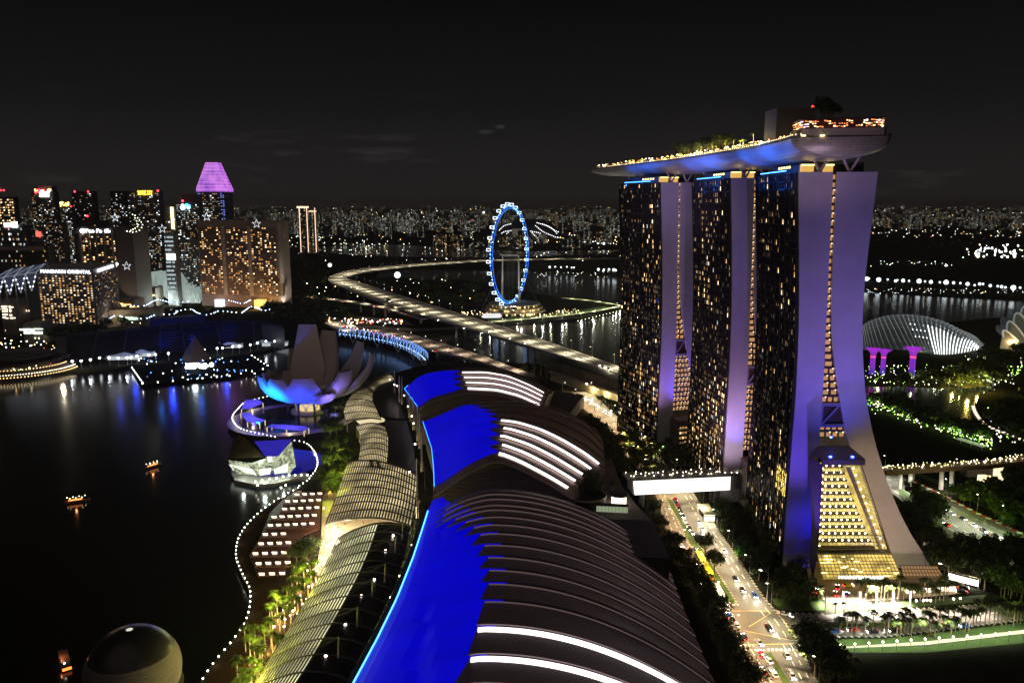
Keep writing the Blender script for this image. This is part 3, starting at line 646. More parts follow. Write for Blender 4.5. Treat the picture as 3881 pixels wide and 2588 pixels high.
mb = MB(); c = b+d*16+s*4; mb.box(lb(c.x, c.y, 12.6), (26, 9, 7), math.atan2(d.y, d.x)); obj('bridge_end_block', mb, CONCD, LB)
mb = MB(); c = b+d*12-s*.8; mb.box(lb(c.x, c.y, 12), (9, .3, 3), math.atan2(d.y, d.x)); obj('end_block_window', mb, em('end_block_light', (.8, .9, 1), 1.3), LB)
# ---- floodlights that colour the tower walls
FL = empty('floodlights', (120, 320, 0))
def flood(loc, tgt, col, pw, ang=40, size=1.0, k=1.): return lamp('floodlight', 'SPOT', loc, col, pw*k, None, size, tgt, ang, 1.)
flood((129, 327, 3), (131.5, 343, 22), (.02, .01, 1), 5e4, 80)
flood((124, 300, 18), (131, 343, 75), (.14, .07, 1), 1.5e5, 62)
flood((144, 322, 60), (146, 343, 100), (.08, .08, 1), 1.6e4, 120)
flood((120, 255, 30), (134, 343, 120), (.46, .28, .78), 1.2e5, 50)
flood((150, 262, 25), (155, 343, 120), (.30, .20, .95), 1.9e5, 46)
flood((175, 262, 20), (170, 338, 30), (1, .66, .58), 9e4, 60)
flood((112, 396, 22), (124, 423, 90), (.60, .30, .80), 1.05e5, 90)
flood((113, 398, 24), (122, 423, 40), (.85, .60, .9), 3.2e4, 80)
flood((88, 482, 20), (104, 507, 90), (.52, .28, .70), 9e4, 95)
flood((116, 500, 28), (113, 512, 80), (.10, .05, 1), 6e4, 100)
flood((124, 415, 28), (134, 428, 100), (.15, .12, 1), 2e4, 100)
for (x, y, z), (tx, ty, tz) in (((118, 372, 181), (128, 366, 190)), ((117, 398, 181), (126, 396, 190)), ((110, 448, 181), (121, 446, 190)), ((103, 474, 181), (114, 470, 190)), ((88, 530, 181), (100, 528, 190)), ((80, 555, 181), (90, 552, 190))):
    a_ = lamp('blue_strip', 'AREA', (x-4, y, z), (.01, .14, 1), 3400, None, .6, (tx-4, ty, tz), sy=24)
flood((100, 290, 150), (130, 335, 190), (.74, .50, .70), 4.2e4, 60)
flood((60, 420, 150), (105, 470, 188), (.48, .36, .85), 1.1e5, 90)
COL.objects.unlink(FL); bpy.data.objects.remove(FL)
# ============================================================ THE THREE BIG CURVED ROOFS
RPAN = mat('roof_panel_grey', (.24, .185, .19), .5, noise=(.08, .12)); RPANB = mat('roof_panel_brown', (.24, .17, .145), .55, noise=(.08, .12))
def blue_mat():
    m = bpy.data.materials.new('blue_glow_roof_panels'); m.use_nodes = True; t = m.node_tree; b = t.nodes['Principled BSDF']
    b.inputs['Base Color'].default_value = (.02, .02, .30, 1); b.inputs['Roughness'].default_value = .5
    b.inputs['Emission Color'].default_value = (.0, .0, 1, 1)  # blue wash over the flank put into the panels as emission
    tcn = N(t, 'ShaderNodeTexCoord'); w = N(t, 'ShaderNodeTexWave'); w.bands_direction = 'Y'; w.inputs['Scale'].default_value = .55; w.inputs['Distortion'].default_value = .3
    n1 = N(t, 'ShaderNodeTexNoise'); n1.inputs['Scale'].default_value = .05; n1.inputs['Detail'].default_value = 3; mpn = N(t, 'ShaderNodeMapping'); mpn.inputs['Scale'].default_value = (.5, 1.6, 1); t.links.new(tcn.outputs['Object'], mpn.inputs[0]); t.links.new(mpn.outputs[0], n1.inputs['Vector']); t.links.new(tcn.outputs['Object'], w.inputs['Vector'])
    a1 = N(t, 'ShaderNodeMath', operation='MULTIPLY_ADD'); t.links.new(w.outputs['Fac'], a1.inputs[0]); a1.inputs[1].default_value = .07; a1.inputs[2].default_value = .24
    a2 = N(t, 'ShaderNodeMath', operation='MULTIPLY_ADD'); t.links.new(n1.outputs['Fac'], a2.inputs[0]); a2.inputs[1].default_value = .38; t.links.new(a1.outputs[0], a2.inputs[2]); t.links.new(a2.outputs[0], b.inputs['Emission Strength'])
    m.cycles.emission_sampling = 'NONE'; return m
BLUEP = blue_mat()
STRIP = em('roof_light_strip', (1, .86, .84), 2.6, True); STRIPD = em('faint_roof_strip', (1, .66, .64), .085, True)
EDGE = em('cyan_edge_light', (.04, .30, 1), 4)
CH = empty('convention_hall', (0, 280, 0), 0, 'nearest and largest curved roof, stepped dark ribs with a blue lit western flank', 'building', 'waterfront halls with curved roofs')
def p1z(x): return 40-.0054*(x+8)**2 if x > -8 else 40-14*((-8-x)/32.)**1.7
tips = [(343, 205), (438, 240), (512, 292), (575, 350), (625, 415), (655, 500), (680, 590), (688, 685), (685, 785), (655, 915), (603, 1105), (550, 1320)]
feet = [(240, 222), (295, 253), (370, 315), (445, 370), (510, 435), (560, 510), (605, 603), (620, 710), (636, 822), (630, 950), (600, 1120), (535, 1345)]
ys = [G('R', x, y, 40).y for x, y in tips]; tx = [G('R', x, y, 40).x for x, y in tips]; fx = [G('R', x, y, 39.).x for x, y in feet]
ys = ys+[ys[-1]-14, ys[-1]-28, ys[-1]-42]; tx += [-16, -19, -22]; fx += [-16, -19, -22]
ys = [ys[0]+20, ys[0]+13, ys[0]+7]+ys; tx = [-26, -30, -33]+tx; fx = [-30, -34, -38]+fx
edgeE = [(180, 67.5), (300, 68), (330, 69.5), (346, 67), (360, 60)]
def c1(x, y, z): return (x, y-280, z)
for i in range(len(ys)-1):
    yn, ysn = ys[i]-.0, ys[i+1]; xe = interp(edgeE, yn); m = 28; mb = MB(); A = []; B = []; C = []
    for j in range(m+1):
        f = j/m; xa = lerp(tx[i], xe, f); xb = lerp(fx[i+1], xe, f)
        A.append(c1(xa, yn+.6, p1z(xa)-1.5)); B.append(c1(xb, ysn, p1z(xb)+.1)); C.append(c1(xb, ysn, p1z(xb)-.35))
    mb.loft([A, B, C]); mb.face([A[-1], B[-1], (xe, ysn-280, 0), (xe, yn-280, 0)]); obj('roof_panel', mb, RPAN, CH, smooth=False)
    bright = i+1 in (13, 14, 15, 16); mb = MB()
    L1_ = [Vector(c1(lerp(tx[i+1], xe, j/m)+.3, ysn-(.25 if not bright else .2), p1z(lerp(tx[i+1], xe, j/m))-.75)) for j in range(m+1)]
    L2_ = [v+Vector((0, -.35 if not bright else -2.6, -.45 if not bright else -.55)) for v in L1_]
    mb.loft([L1_, L2_]); obj('light_strip', mb, STRIP if bright else STRIPD, CH)
mb = MB(); S = []
wl = [(360, -37.5, 26), (348, -38.4, 27.5), (320, -38.8, 27.7), (295, -39.3, 27.7), (262, -41, 27.7), (235, -43.6, 27.4), (205, -47.3, 27), (175, -52, 27)]
bnd = [(360, -36), (347, -33), (335, -26), (322, -20), (300, -9), (280, -6), (250, -4), (220, -8), (205, -10), (175, -16)]; bnd = sorted(bnd)
wl_i = sorted((a, b) for a, b, c in wl)
for k in range(60):
    y = 175+k*(356-175)/59; xw = interp(wl_i, y); xb = interp(bnd, y)+2.5; row = []
    for j in range(13):
        x = lerp(xw, xb, j/12); z = lerp(27.2, p1z(xb)-1.9, (j/12)**.75); row.append(c1(x, y, min(z, p1z(x)-1.7 if x > -30 else 99)))
    S.append(row)
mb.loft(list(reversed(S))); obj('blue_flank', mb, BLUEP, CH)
mb = MB(); mb.path([c1(interp(wl_i, y)-.1, y, 27.5) for y in range(175, 349, 6)], .24, n=6); obj('edge_light', mb, em('cyan_edge_bright', (.08, .42, 1), 4), CH)
mb = MB(); mb.loft([[c1(interp(wl_i, y)-2.6, y, 26.6) for y in range(175, 356, 6)], [c1(interp(wl_i, y)-.1, y, 27.0) for y in range(175, 356, 6)]]); mb.loft([[c1(interp(wl_i, y)+3, y, 0) for y in range(175, 356, 6)], [c1(interp(wl_i, y)-.1, y, 26.8) for y in range(175, 356, 6)]]); obj('west_wall', mb, DARK, CH)
mb = MB(); mb.prism([(-37, 75), (66, 70), (66, 30), (-36, 40)], 0, 20); obj('north_wall', mb, DARK, CH)
for k in range(5):
    y = 196+k*36; xw = interp(wl_i, y); lamp('blue_wash', 'AREA', (xw-1.0, y, 30.4), (.0, .02, 1), 420, None, 1.0, (xw+18, y, 35.5), sy=36).rotation_euler.rotate_axis('Z', 0)
SECT = {}
def hall(name, label, o, ctrl, y0, y1, dy, lit, xb, mtl, blue_y, jag=True):
    Hh = empty(name, (o[0], o[1], 0), 0, label, 'building', 'waterfront halls with curved roofs')
    def row(y, m=30):
        yy = max(ctrl[0][0], min(ctrl[-1][0], y))
        for (a, pa), (b, pb) in zip(ctrl, ctrl[1:]):
            if yy <= b: break
        f = (yy-a)/(b-a); xa = lerp(pa[0][0], pb[0][0], f); xe = lerp(pa[-1][0], pb[-1][0], f); out = []
        for j in range(m+1):
            s = j/m; qa = lerp(pa[0][0], pa[-1][0], s); qb = lerp(pb[0][0], pb[-1][0], s)
            za = sum(interp(pa, qa+d) for d in (-3, 0, 3))/3; zb = sum(interp(pb, qb+d) for d in (-3, 0, 3))/3
            out.append(Vector((lerp(qa, qb, f)-o[0], y-o[1], lerp(za, zb, f))))
        return out
    lines = []; y = y0
    while y < y1-.1: lines.append(y); y += dy
    lines.append(y1)
    for i, (a, b) in enumerate(zip(lines, lines[1:])):
        ra, rb = row(a), row(b); mb = MB()
        mb.loft([[v-Vector((0, 0, 1.2)) for v in rb], ra, [v-Vector((0, 0, .6)) for v in ra]])
        mb.face([ra[-1], rb[-1], (rb[-1].x, rb[-1].y, 0), (ra[-1].x, ra[-1].y, 0)][::-1]); mb.face([ra[0], (ra[0].x+3, ra[0].y, 0), (rb[0].x+3, rb[0].y, 0), rb[0]][::-1]); obj('roof_panel', mb, mtl, Hh)
    S = []; k = 0; yy = blue_y[0]
    while yy < blue_y[1]:
        r_ = row(yy, 60); lim = interp(xb, yy)-o[0]
        ph = ((yy-lit[0]) % dy)/dy; lim2 = lim-(ph*dy*.45 if jag else 0)
        keep = [v for v in r_ if v.x <= lim2]; 
        if len(keep) > 2:
            w0, w1 = keep[0], keep[-1]; S.append([_at(r_, lerp(w0.x, lim2, j/16))+Vector((0, 0, .35)) for j in range(17)])
        yy += 1.0
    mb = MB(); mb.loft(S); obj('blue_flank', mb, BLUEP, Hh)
    mb = MB(); mb.path([s_[0]+Vector((-.2, 0, .1)) for s_ in S], .15, n=5); obj('edge_light', mb, EDGE, Hh)
    for y in lit:
        r_ = row(y); r2 = row(y-3.3); mb = MB(); lim = interp(xb, y)-o[0]
        A = [v+Vector((0, 0, .75)) for v in r_ if v.x > lim and v.x < r_[-1].x-1.5]; B = [Vector((v.x, v.y, v.z+.55)) for v, u in zip(r2, r_) if u.x > lim and u.x < r_[-1].x-1.5]
        mb.loft([A, B]); obj('light_strip', mb, STRIP, Hh)
        mb = MB(); mb.path([v+Vector((0, .25, .25)) for v in A], .45, n=6); obj('rib', mb, STEELD, Hh)
    return Hh, row
def _at(r_, x):
    for a, b in zip(r_, r_[1:]):
        if x <= b.x: return a.lerp(b, max(0, min(1, (x-a.x)/(b.x-a.x+1e-9))))
    return r_[-1]
MH, mrow = hall('shopping_hall', 'middle curved roof with a blue west flank and five white light strips', (0, 440), [
    (374, [(-38, 21), (-22, 33.5), (-8, 40.5), (3, 36), (14, 30), (22, 25.5), (27, 22)]), (385, [(-39.6, 22.5), (-22, 35), (-8, 42), (3.7, 37.2), (15.1, 31), (23.8, 25.9), (31.3, 20.8)]),
    (415, [(-43, 24), (-22, 37.5), (-6.5, 42), (10, 36.3), (22.4, 29.9), (34.8, 22.2), (42, 17.4)]), (445, [(-47, 24), (-25, 38.5), (-8, 42), (4, 40.3), (17, 36.2), (30, 29.8), (44, 21.2), (55, 12.3)]),
    (500, [(-58, 24), (-30, 36.5), (-8, 38.5), (10, 38.2), (25, 36), (38, 31.5), (50, 25), (60, 13)]), (522, [(-62, 24), (-40, 32), (-20, 35), (0, 35.5), (15, 34), (30, 30), (45, 25), (56, 16)])],
    385, 520, 15, [385.6, 400, 415, 430, 445], [(384, -7), (390, -6), (415, -6.5), (445, -7), (465, -9), (480, -14), (495, -20), (505, -28)], RPANB, (385.5, 503))
TH, trow = hall('theatre_hall', 'farthest of the curved roofs, blue flank beside four short white light strips', (-30, 575), [
    (530, [(-65, 22), (-56, 30), (-33.5, 36.5), (-10.7, 35.5), (5, 31.5), (22, 23.8)]), (542, [(-67, 24), (-58, 31.5), (-33.5, 38), (-10.7, 36.8), (5, 32.7), (22.5, 24.6)]),
    (594, [(-83, 24), (-72, 35), (-60, 37), (-38, 38), (-20, 38), (-3, 35), (14, 27.8), (28.4, 19.8)]), (620, [(-80, 24), (-66, 33), (-50, 36), (-30, 36.5), (-10, 34.5), (5, 30), (20, 23), (32, 14)]), (650, [(-72, 20), (-40, 30), (-20, 30.5), (0, 27), (18, 20), (36, 10)])],
    542, 650, 17.33, [542.4, 559.7, 577, 594.2], [(530, -28), (545, -34.5), (560, -36), (577, -37.5), (594, -38.5), (610, -39)], RPANB, (540, 607))
# south gable walls with fin lines, entrance plaza between the halls
for (Hh, row, y, o, zb, x0, x1, nm) in ((MH, mrow, 374, (0, 440), 10, -36, 36, 1), (TH, trow, 530, (-30, 575), 20, -64, 30, 2)):
    r_ = [v for v in row(y+11.) ]; pts = [Vector((v.x, v.y-11, v.z-.8)) for v in r_]
    mb = MB(); mb.loft([r_, pts]); obj('front_eave', mb, RPANB, Hh)
    mb = MB(); mb.loft([[v+Vector((0, 1.5, -.2)) for v in pts], [Vector((v.x, v.y+1.5, 0)) for v in pts]]); obj('gable_wall', mb, mat('louvred_gable', (.17, .12, .075), .6, noise=(.4, .25)), Hh)
    mb = MB(); mb.path([v+Vector((0, -.1, 0)) for v in pts], .22, n=5); obj('eave_trim', mb, mat('pale_trim', (.55, .45, .36), .5), Hh)
    mb = MB()
    for z in range(int(zb), 40, 2):
        xs = [v for v in pts if v.z > z+1]
        if len(xs) > 1: mb.beam((xs[0].x, xs[0].y+1.3, z), (xs[-1].x, xs[-1].y+1.3, z), .25, .22)
    obj('gable_louvres', mb, mat('louvre_metal', (.22, .16, .10), .5), Hh)
PT = empty('roof_terrace', (5, 368, 0), 0, 'lamp lit terrace wall running between the two nearest curved roofs', 'terrace')
a = G('G', 350, 1120, 12); b = G('G', 1450, 1245, 12)
mb = MB(); mb.beam(a-Vector((5, 368, 6.2)), b-Vector((5, 368, 6.2)), 5, 12); obj('terrace_wall', mb, CONCD, PT)
for i in range(16):
    p = a.lerp(b, (i+.3)/16)-Vector((5, 368, 0)); mb = MB(); mb.lathe([(.9, -.4), (.6, .5), (.1, .9)], p+Vector((0, -1.2, .2)), 8); obj('terrace_lamp', mb, em('terrace_wall_lamp', (1, .80, .55), 1.6), PT)
    if i % 3 == 0: lamp('terrace_light', 'POINT', a.lerp(b, (i+.3)/16)+Vector((0, 2.5, 3)), (1, .7, .4), 1500, None, .4)
# small things on the podium east of the roofs
def blk(name, label, cat, parts, o):
    e = empty(name, o, 0, label, cat)
    for nm, mb, m in parts: obj(nm, mb, m, e)
    return e
c = G('G', 1700, 1235, 14); mb = MB(); mb.lathe([(10, -14), (10.5, 0), (9.8, .6), (8.5, -1.2), (.1, -1.4)], (0, 0, 0), 28)
mb2 = MB(); mb2.lathe([(10.7, -.2), (10.7, .5), (10.2, .5)], (0, 0, 0), 28)
blk('planted_drum', 'large round dark roof garden drum behind the nearest curved roof', 'roof garden', (('drum', mb, DARK), ('rim', mb2, mat('pale_trim'))), c)
c = G('G', 1990, 1230, 14); mb = MB(); mb.lathe([(5.2, -.1), (5.2, .7), (.1, .9)], (0, 0, 0), 24); mb2 = MB()
for i in range(6): mb2.tube((3.9*math.cos(i), 3.9*math.sin(i), -5), (3.9*math.cos(i), 3.9*math.sin(i), 0), .15)
mb3 = MB(); mb3.lathe([(3.9, -5), (3.9, -.6)], (0, 0, 0), 20)
blk('round_kiosk', 'round kiosk with a dark disc roof over a brightly lit glass drum', 'kiosk', (('disc_roof', mb, DARK), ('column', mb2, STEEL), ('glass_drum', mb3, em('kiosk_light', (1, .88, .66), 3.0, True))), c)
c = G('G', 1925, 1350, 12); mb = MB(); mb.box((0, 0, 1.6), (17, 3.0, .5), -.12); mb2 = MB(); mb2.box((0, -1.6, -.2), (16, .2, 3), -.12)
mb3 = MB()
for i in range(9): mb3.box((-7+i*1.75, -1.75+.84-i*.21, -.2), (.15, .2, 3))
blk('skylight', 'long dark strip canopy over a greenish lit glass wall near the round kiosk', 'skylight', (('canopy', mb, DARK), ('glass_wall', mb2, em('greenish_glass_light', (.75, .9, .55), .35)), ('mullion', mb3, STEELD)), c)
pod = [(64, 348), (70, 352), (71, 372), (66, 395), (62, 425), (62, 470), (50, 530), (44, 580), (60, 640), (30, 660), (-20, 660), (30, 580), (55, 500), (55, 460), (30, 378), (-36, 372), (-36, 350)]
mb = MB(); mb.prism(pod, 0, 9.2); tag(obj('podium', mb, mat('podium_roof', (.11, .085, .07), .8, noise=(.1, .3))), 'brown podium block filling the space around and between the curved halls', 'building')
# ============================================================ PROMENADE ARCADE CANOPIES
CG = glowmat('lit_frosted_glass', (1, .80, .42), 1.0, .07, .3); CG2 = glowmat('pale_green_lit_glass', (.95, .92, .54), 1.3, .06, .35)
LOUV = mat('louvre_bar', (.10, .085, .07), .45, metal=.3); ARCHM = mat('arch_rib_metal', (.12, .105, .09), .45)
def canopy(label, Wd, Ed, h, n, nl, f0, f1, glow, arches, solid=None, k=22):
    o = Vector(((Wd[0][0]+Ed[0][0])/2, (Wd[0][1]+Ed[0][1])/2, 0)); CN = empty('arcade_canopy', o, 0, label, 'canopy', 'louvred barrel canopies along the promenade')
    Wl = resample2(Wd, k); El = resample2(Ed, k)
    def pt(u, v): i = min(int(v*k), k-1); f = v*k-i; a = Wl[i].lerp(Wl[i+1], f); b = El[i].lerp(El[i+1], f); p = a.lerp(b, u); p.z += h*4*u*(1-u)*(.8+.4*u); return p-o
    mb = MB(); mb.loft([[pt(lerp(f0, f1, j/8), v/k) for j in range(9)] for v in range(k+1)]); obj('glass', mb, glow, CN)
    mb = MB()
    for i in range(nl+1):
        u = lerp(f0, f1, i/nl)
        for v in range(k): mb.beam(pt(u, v/k)+Vector((0, 0, .35)), pt(u, (v+1)/k)+Vector((0, 0, .35)), (.62 if nl < 30 else .8), .16)
    obj('louvres', mb, LOUV, CN)
    for i in range(arches):
        v = i/(arches-1); mb = MB(); mb.path([pt(j/14, v)+Vector((0, 0, .6)) for j in range(15)], .34 if 0 < i < arches-1 else .5, n=5); obj('arch_rib', mb, ARCHM, CN)
    if f1 < .99:
        mb = MB(); mb.loft([[pt(lerp(f1, 1, j/6), v/k) for j in range(7)] for v in range(k+1)]); obj('solid_roof', mb, mat('black_roof_sheet', (.022, .020, .022), .35), CN)
    mb = MB(); mb.loft([[pt(0, v/k), pt(0, v/k)-Vector((0, 0, 1))] for v in range(k+1)]); obj('gutter', mb, ARCHM, CN)
    for i in range(0, arches):
        v = i/(arches-1); p = pt(0.02, v); mb = MB(); mb.tube((p.x, p.y, 0), p, .22, n=6); obj('column', mb, STEEL, CN)
    return CN, pt, o
def resample2(pts, k):
    pts = [Vector(p) for p in pts]; L = [0]
    for a, b in zip(pts, pts[1:]): L.append(L[-1]+(b-a).length)
    out = []
    for i in range(k+1):
        d = L[-1]*i/k
        for j in range(len(pts)-1):
            if d <= L[j+1]+1e-6: break
        out.append(pts[j].lerp(pts[j+1], (d-L[j])/(L[j+1]-L[j])))
    return out
C1, c1p, c1o = canopy('nearest louvred canopy, lit from below, with a black eastern half and cable masts', [(-91, 205, 8), (-86, 240, 8), (-84, 275, 8), (-82.6, 310, 8), (-82.8, 335, 8), (-83.2, 356, 8)], [(-57, 205, 12), (-54, 235, 12), (-50.5, 268, 12), (-48, 300, 12), (-47.6, 330, 12), (-49, 358, 12)], 4.6, 0, 15, 0, .56, CG2, 16)
C2, c2p, c2o = canopy('broad fully louvred canopy just beyond the bright plaza gap', [(-93, 372, 8), (-96, 410, 8), (-100.5, 455, 8), (-102, 470, 8)], [(-48.8, 360, 12), (-50, 385, 12), (-52, 410, 12), (-54, 432, 12)], 4, 0, 30, 0, 1, CG, 9)
C3, c3p, c3o = canopy('narrow curved louvred canopy beside the tall promenade trees', [(-93.5, 455, 8), (-99, 495, 8), (-106, 530, 8), (-112, 548, 8)], [(-73, 437, 13), (-77, 470, 13), (-82, 505, 13), (-88.5, 530, 13)], 2.4, 0, 17, 0, 1, CG, 9)
C4, c4p, c4o = canopy('far louvred canopy bending towards the lotus shaped museum', [(-122, 562, 8), (-130, 590, 8), (-133.5, 620, 8), (-135, 655, 8), (-131, 690, 8), (-120, 730, 8)], [(-94, 548, 13), (-103, 580, 13), (-110, 604, 13), (-116, 640, 13), (-115, 665, 13), (-104, 682, 13)], 1.6, 0, 20, 0, 1, CG, 9)
mb = MB()
for zz, L in (('E', ((1310, 1090), (1530, 1170), (1500, 940), (1450, 770), (1290, 770), (1315, 950))), ('E', ((1270, 740), (1440, 760), (1400, 650), (1340, 440), (1200, 490), (1190, 590)))):
    mb.face([p for p in GL(zz, L, 12.5)]); 
tag(obj('arcade_roof', mb, mat('black_roof_sheet')), 'flat black roof between the louvred canopies and the leaning masts', 'roof')
mb = MB(); mb.face(GL('E', ((1075, 772), (1270, 748), (1292, 762), (1285, 780), (1120, 812)), 6)); tag(obj('arcade_floor', mb, em('arcade_gap_light', (1, .85, .5), .8)), 'bright strip of arcade floor seen in the gap between two canopies', 'floor')
# masts with cables
MAST = mat('mast_steel', (.60, .58, .55), .4)
def mast(p, hgt, label, lean=1.5, cable=True, grp='leaning masts beside the canopies', cab=None):
    T = empty('mast', p, 0, label, 'mast', grp)
    mb = MB(); mb.tube((0, 0, 0), (lean, 0, hgt), .42, .28, n=8); mb.tube((1.0, .2, 0), (lean, 0, hgt), .16, n=5); obj('pole', mb, MAST, T)
    mb = MB()
    for dx, dy, dz in (cab or [(-24, -8, 12), (-24, 8, 12), (-14, -4, 13), (-14, 4, 13), (6, -3, 0), (6, 3, 0)]): mb.tube((lean, 0, hgt-.2), (dx, dy, dz), .06, n=4)
    obj('cables', mb, mat('cable', (.18, .16, .16), .5), T)
    mb = MB(); mb.ball((-3.2, 0, hgt-7), .5, 5); obj('floodlight_head', mb, em('mast_lamp', (1, .82, .72), 14), T)
    lamp('mast_light', 'SPOT', (p[0]+1.2, p[1]-2.2, 1.2), (1, .62, .34), 3500, None, .3, (p[0]+lean, p[1], hgt), 40)
    return T
for i, (x, y, b) in enumerate(((1748, 425, 600), (1690, 580, 730), (1605, 765, 980), (1505, 975, 1120), (1383, 1210, 1370), (1232, 1475, 1640))):
    p = G('F', x-8, b, 1.5); mast((p.x, p.y, 0), 22, f'{nth(i+1)} pale leaning mast from the far end beside the nearest canopy')
for i, (x, y, b) in enumerate(((1470, 520, 750), (1500, 690, 840), (1530, 760, 920), (1545, 870, 980), (1560, 880, 1150))):
    p = G('E', x, b, 9); mast((p.x, p.y, 9), 24, f'{nth(i+1)} slender mast from the far end along the blue roofed halls', lean=.8, cab=[(3, -6, -9), (-8, 2, 3)])
for i, (x, y, b) in enumerate(((1360, 440, 600), (1395, 450, 640), (1415, 470, 650))):
    p = G('E', x, b, 9); mast((p.x, p.y, 9), 22, f'{nth(i+1)} thin mast of the far trio near the theatre roof', lean=.8, cab=[(3, -6, -9), (-8, 2, 3)])
p = G('R', 155, 320, 6); mast((p.x, p.y, 6), 32, 'tallest mast standing at the northern corner of the nearest roof', lean=.6, cab=[(10, 2, 14), (14, -10, 20)])
# ============================================================ EVENT SEATING DECK with rows of lit benches
ED = empty('event_deck', (-112, 370, 0), 0, 'dark stepped timber seating deck on the waterfront with rows of glowing benches', 'seating deck')
poly = GL('F', ((900, 25), (1105, 45), (1085, 330), (960, 380), (850, 560), (800, 700), (590, 715), (520, 545), (600, 420), (690, 200), (800, 90)))
mb = MB(); mb.prism([(p.x+112, p.y-370) for p in poly], .05, .5); obj('deck', mb, mat('deck_timber_red', (.09, .032, .02), .5, noise=(.5, .35)), ED)
rows = [(50, 900, 1085, 4), (105, 825, 1075, 5), (165, 800, 1060, 5), (230, 715, 1040, 6), (297, 685, 1020, 6), (370, 645, 790, 3), (445, 610, 830, 4), (525, 565, 795, 4), (605, 590, 825, 4), (690, 615, 780, 3)]
BEN = em('bench_underlight', (1, .74, .50), 3.2)
for y, x0, x1, n_ in rows:
    for k in range(n_):
        x = lerp(x0, x1, k/(n_-1)); p = G('F', x, y-(k*3), .8); q = Vector((p.x+112, p.y-370, .8))
        mb = MB()
        mb.box(q+Vector((0, .8, 0)), (2.6, .35, .3)); mb.box(q+Vector((.6, -.7, 0)), (2.3, .35, .3)); obj('lit_bench', mb, BEN, ED)
for i in range(9):
    y = rows[i][0]+30; a = G('F', rows[i][1]-30, y, .6); b = G('F', rows[i][2]+20, y-4, .6)
    mb = MB(); mb.beam((a.x+112, a.y-370, .6), (b.x+112, b.y-370, .6), .5, .5); obj('step', mb, mat('step_timber', (.14, .06, .04), .5), ED)
# ============================================================ LOTUS MUSEUM
MX, MY = -166.5, 622.0
LM = empty('lotus_museum', (MX, MY, 0), 0, 'flower shaped museum of curved pale petals, lit blue underneath, standing on the round pond', 'museum')
PETW = mat('petal_cladding', (.40, .37, .36), .5, noise=(.06, .10)); WFR = mat('skylight_frame', (.01, .01, .02), .2)
pet = [(97, 25, 68, 7.0, 13.5), (63, 33, 62, 6.5, 13), (33, 50, 53, 5.5, 13), (3, 56, 47, 3.2, 12), (-24, 42, 37, 8.0, 13), (-50, 42, 22, 3.4, 9), (-79, 38, 35, 7.0, 14), (-113, 38, 34, 6.0, 13), (-148, 38, 33, 5, 12), (170, 37, 31, 5, 11), (132, 30, 30, 5, 10)]
for i, (az, Rr, hh, tw, W_) in enumerate(pet):
    a = math.radians(az); dr = Vector((math.cos(a), math.sin(a), 0)); sd = Vector((-dr.y, dr.x, 0)); secs = []; n_ = 14
    for j in range(n_+1):
        t = j/n_; r_ = lerp(3, Rr, math.sin(t*math.pi/2*.98)**.85); z = 9+(hh-9)*(1-math.cos(t*math.pi/2))**1.08
        # tangent for thickness direction
        t2 = min(1, t+.02); r2 = lerp(3, Rr, math.sin(t2*math.pi/2*.98)**.85); z2 = 9+(hh-9)*(1-math.cos(t2*math.pi/2))**1.08
        tg = (dr*(r2-r_)+Vector((0, 0, z2-z))); tg = tg.normalized() if tg.length > 1e-5 else Vector((0, 0, 1)); nrm = sd.cross(tg)*-1
        if nrm.dot(dr) > 0 and t > .3: pass
        w = (lerp(2.4, W_*1.08, (t/.55)**.75) if t < .55 else lerp(W_*1.08, tw, ((t-.55)/.45)**1.3)); th = lerp(2.5, 6.5, t/.6) if t < .6 else lerp(6.5, 3.2, (t-.6)/.4)
        c = dr*r_+Vector((0, 0, z)); inn = -dr*math.sin(math.atan2(tg.z, tg.dot(dr)))+Vector((0, 0, math.cos(math.atan2(tg.z, tg.dot(dr)))))
        sec = []
        for q in range(9): u = -1+q/4; sec.append(c+sd*w*u+inn*(th*.55*(abs(u)**2.0)))
        for q in range(8, -1, -1): u = -1+q/4; sec.append(c+sd*w*u*.97+inn*(th+.5))
        secs.append(sec)
    mb = MB(); mb.loft(secs, closed=True, capends=True); P = obj('petal', mb, PETW, LM)
    L = secs[-1]; cc = sum(L, Vector())/len(L); L2 = [cc+(v-cc)*.82+(L[0]-secs[-2][0]).normalized()*.12 for v in L]
    mb = MB(); mb.face(L2); obj('skylight', mb, WFR, P)
mb = MB(); mb.lathe([(1, 7.2), (10, 8.2), (17, 11.5), (24, 16), (30, 23), (33, 28), (20, 22), (.1, 20)], (0, 0, 0), 32); obj('bowl', mb, PETW, LM, smooth=True)
mb = MB(); mb.lathe([(14.5, 0), (14.5, 1.6), (.1, 1.7)], (2, 0, 0), 28); obj('base_drum', mb, mat('museum_base', (.45, .38, .25), .6), LM)
mb = MB()
for i in range(18):
    a = i*math.pi/9; p = Vector((2+10.5*math.cos(a), 10.5*math.sin(a), 1.6)); b = a+(.5 if i % 2 else -.5); mb.tube(p, (2+12*math.cos(b), 12*math.sin(b), 9.6), .38, n=6)
obj('lattice_column', mb, mat('lattice_steel', (.75, .68, .52), .5), LM)
for x, y in ((-14, -6), (-3, -15), (10, -15), (-18, 6), (19, -4)):
    mb = MB(); mb.tube((x, y, 0), (x*.9, y*.9, 14), .8, n=8); obj('pillar', mb, DARK, LM)
mb = MB(); mb.lathe([(8, 1.7), (8, 7)], (2, 0, 0), 24); obj('foyer_glass', mb, em('foyer_light', (1, .75, .32), .9, True), LM)
flood((MX-24, MY-52, 4), (MX-18, MY-22, 21), (.0, .20, 1), 6e5, 60)
flood((MX+2, MY-58, 4), (MX+4, MY-26, 21), (.02, .06, 1), 6e5, 60)
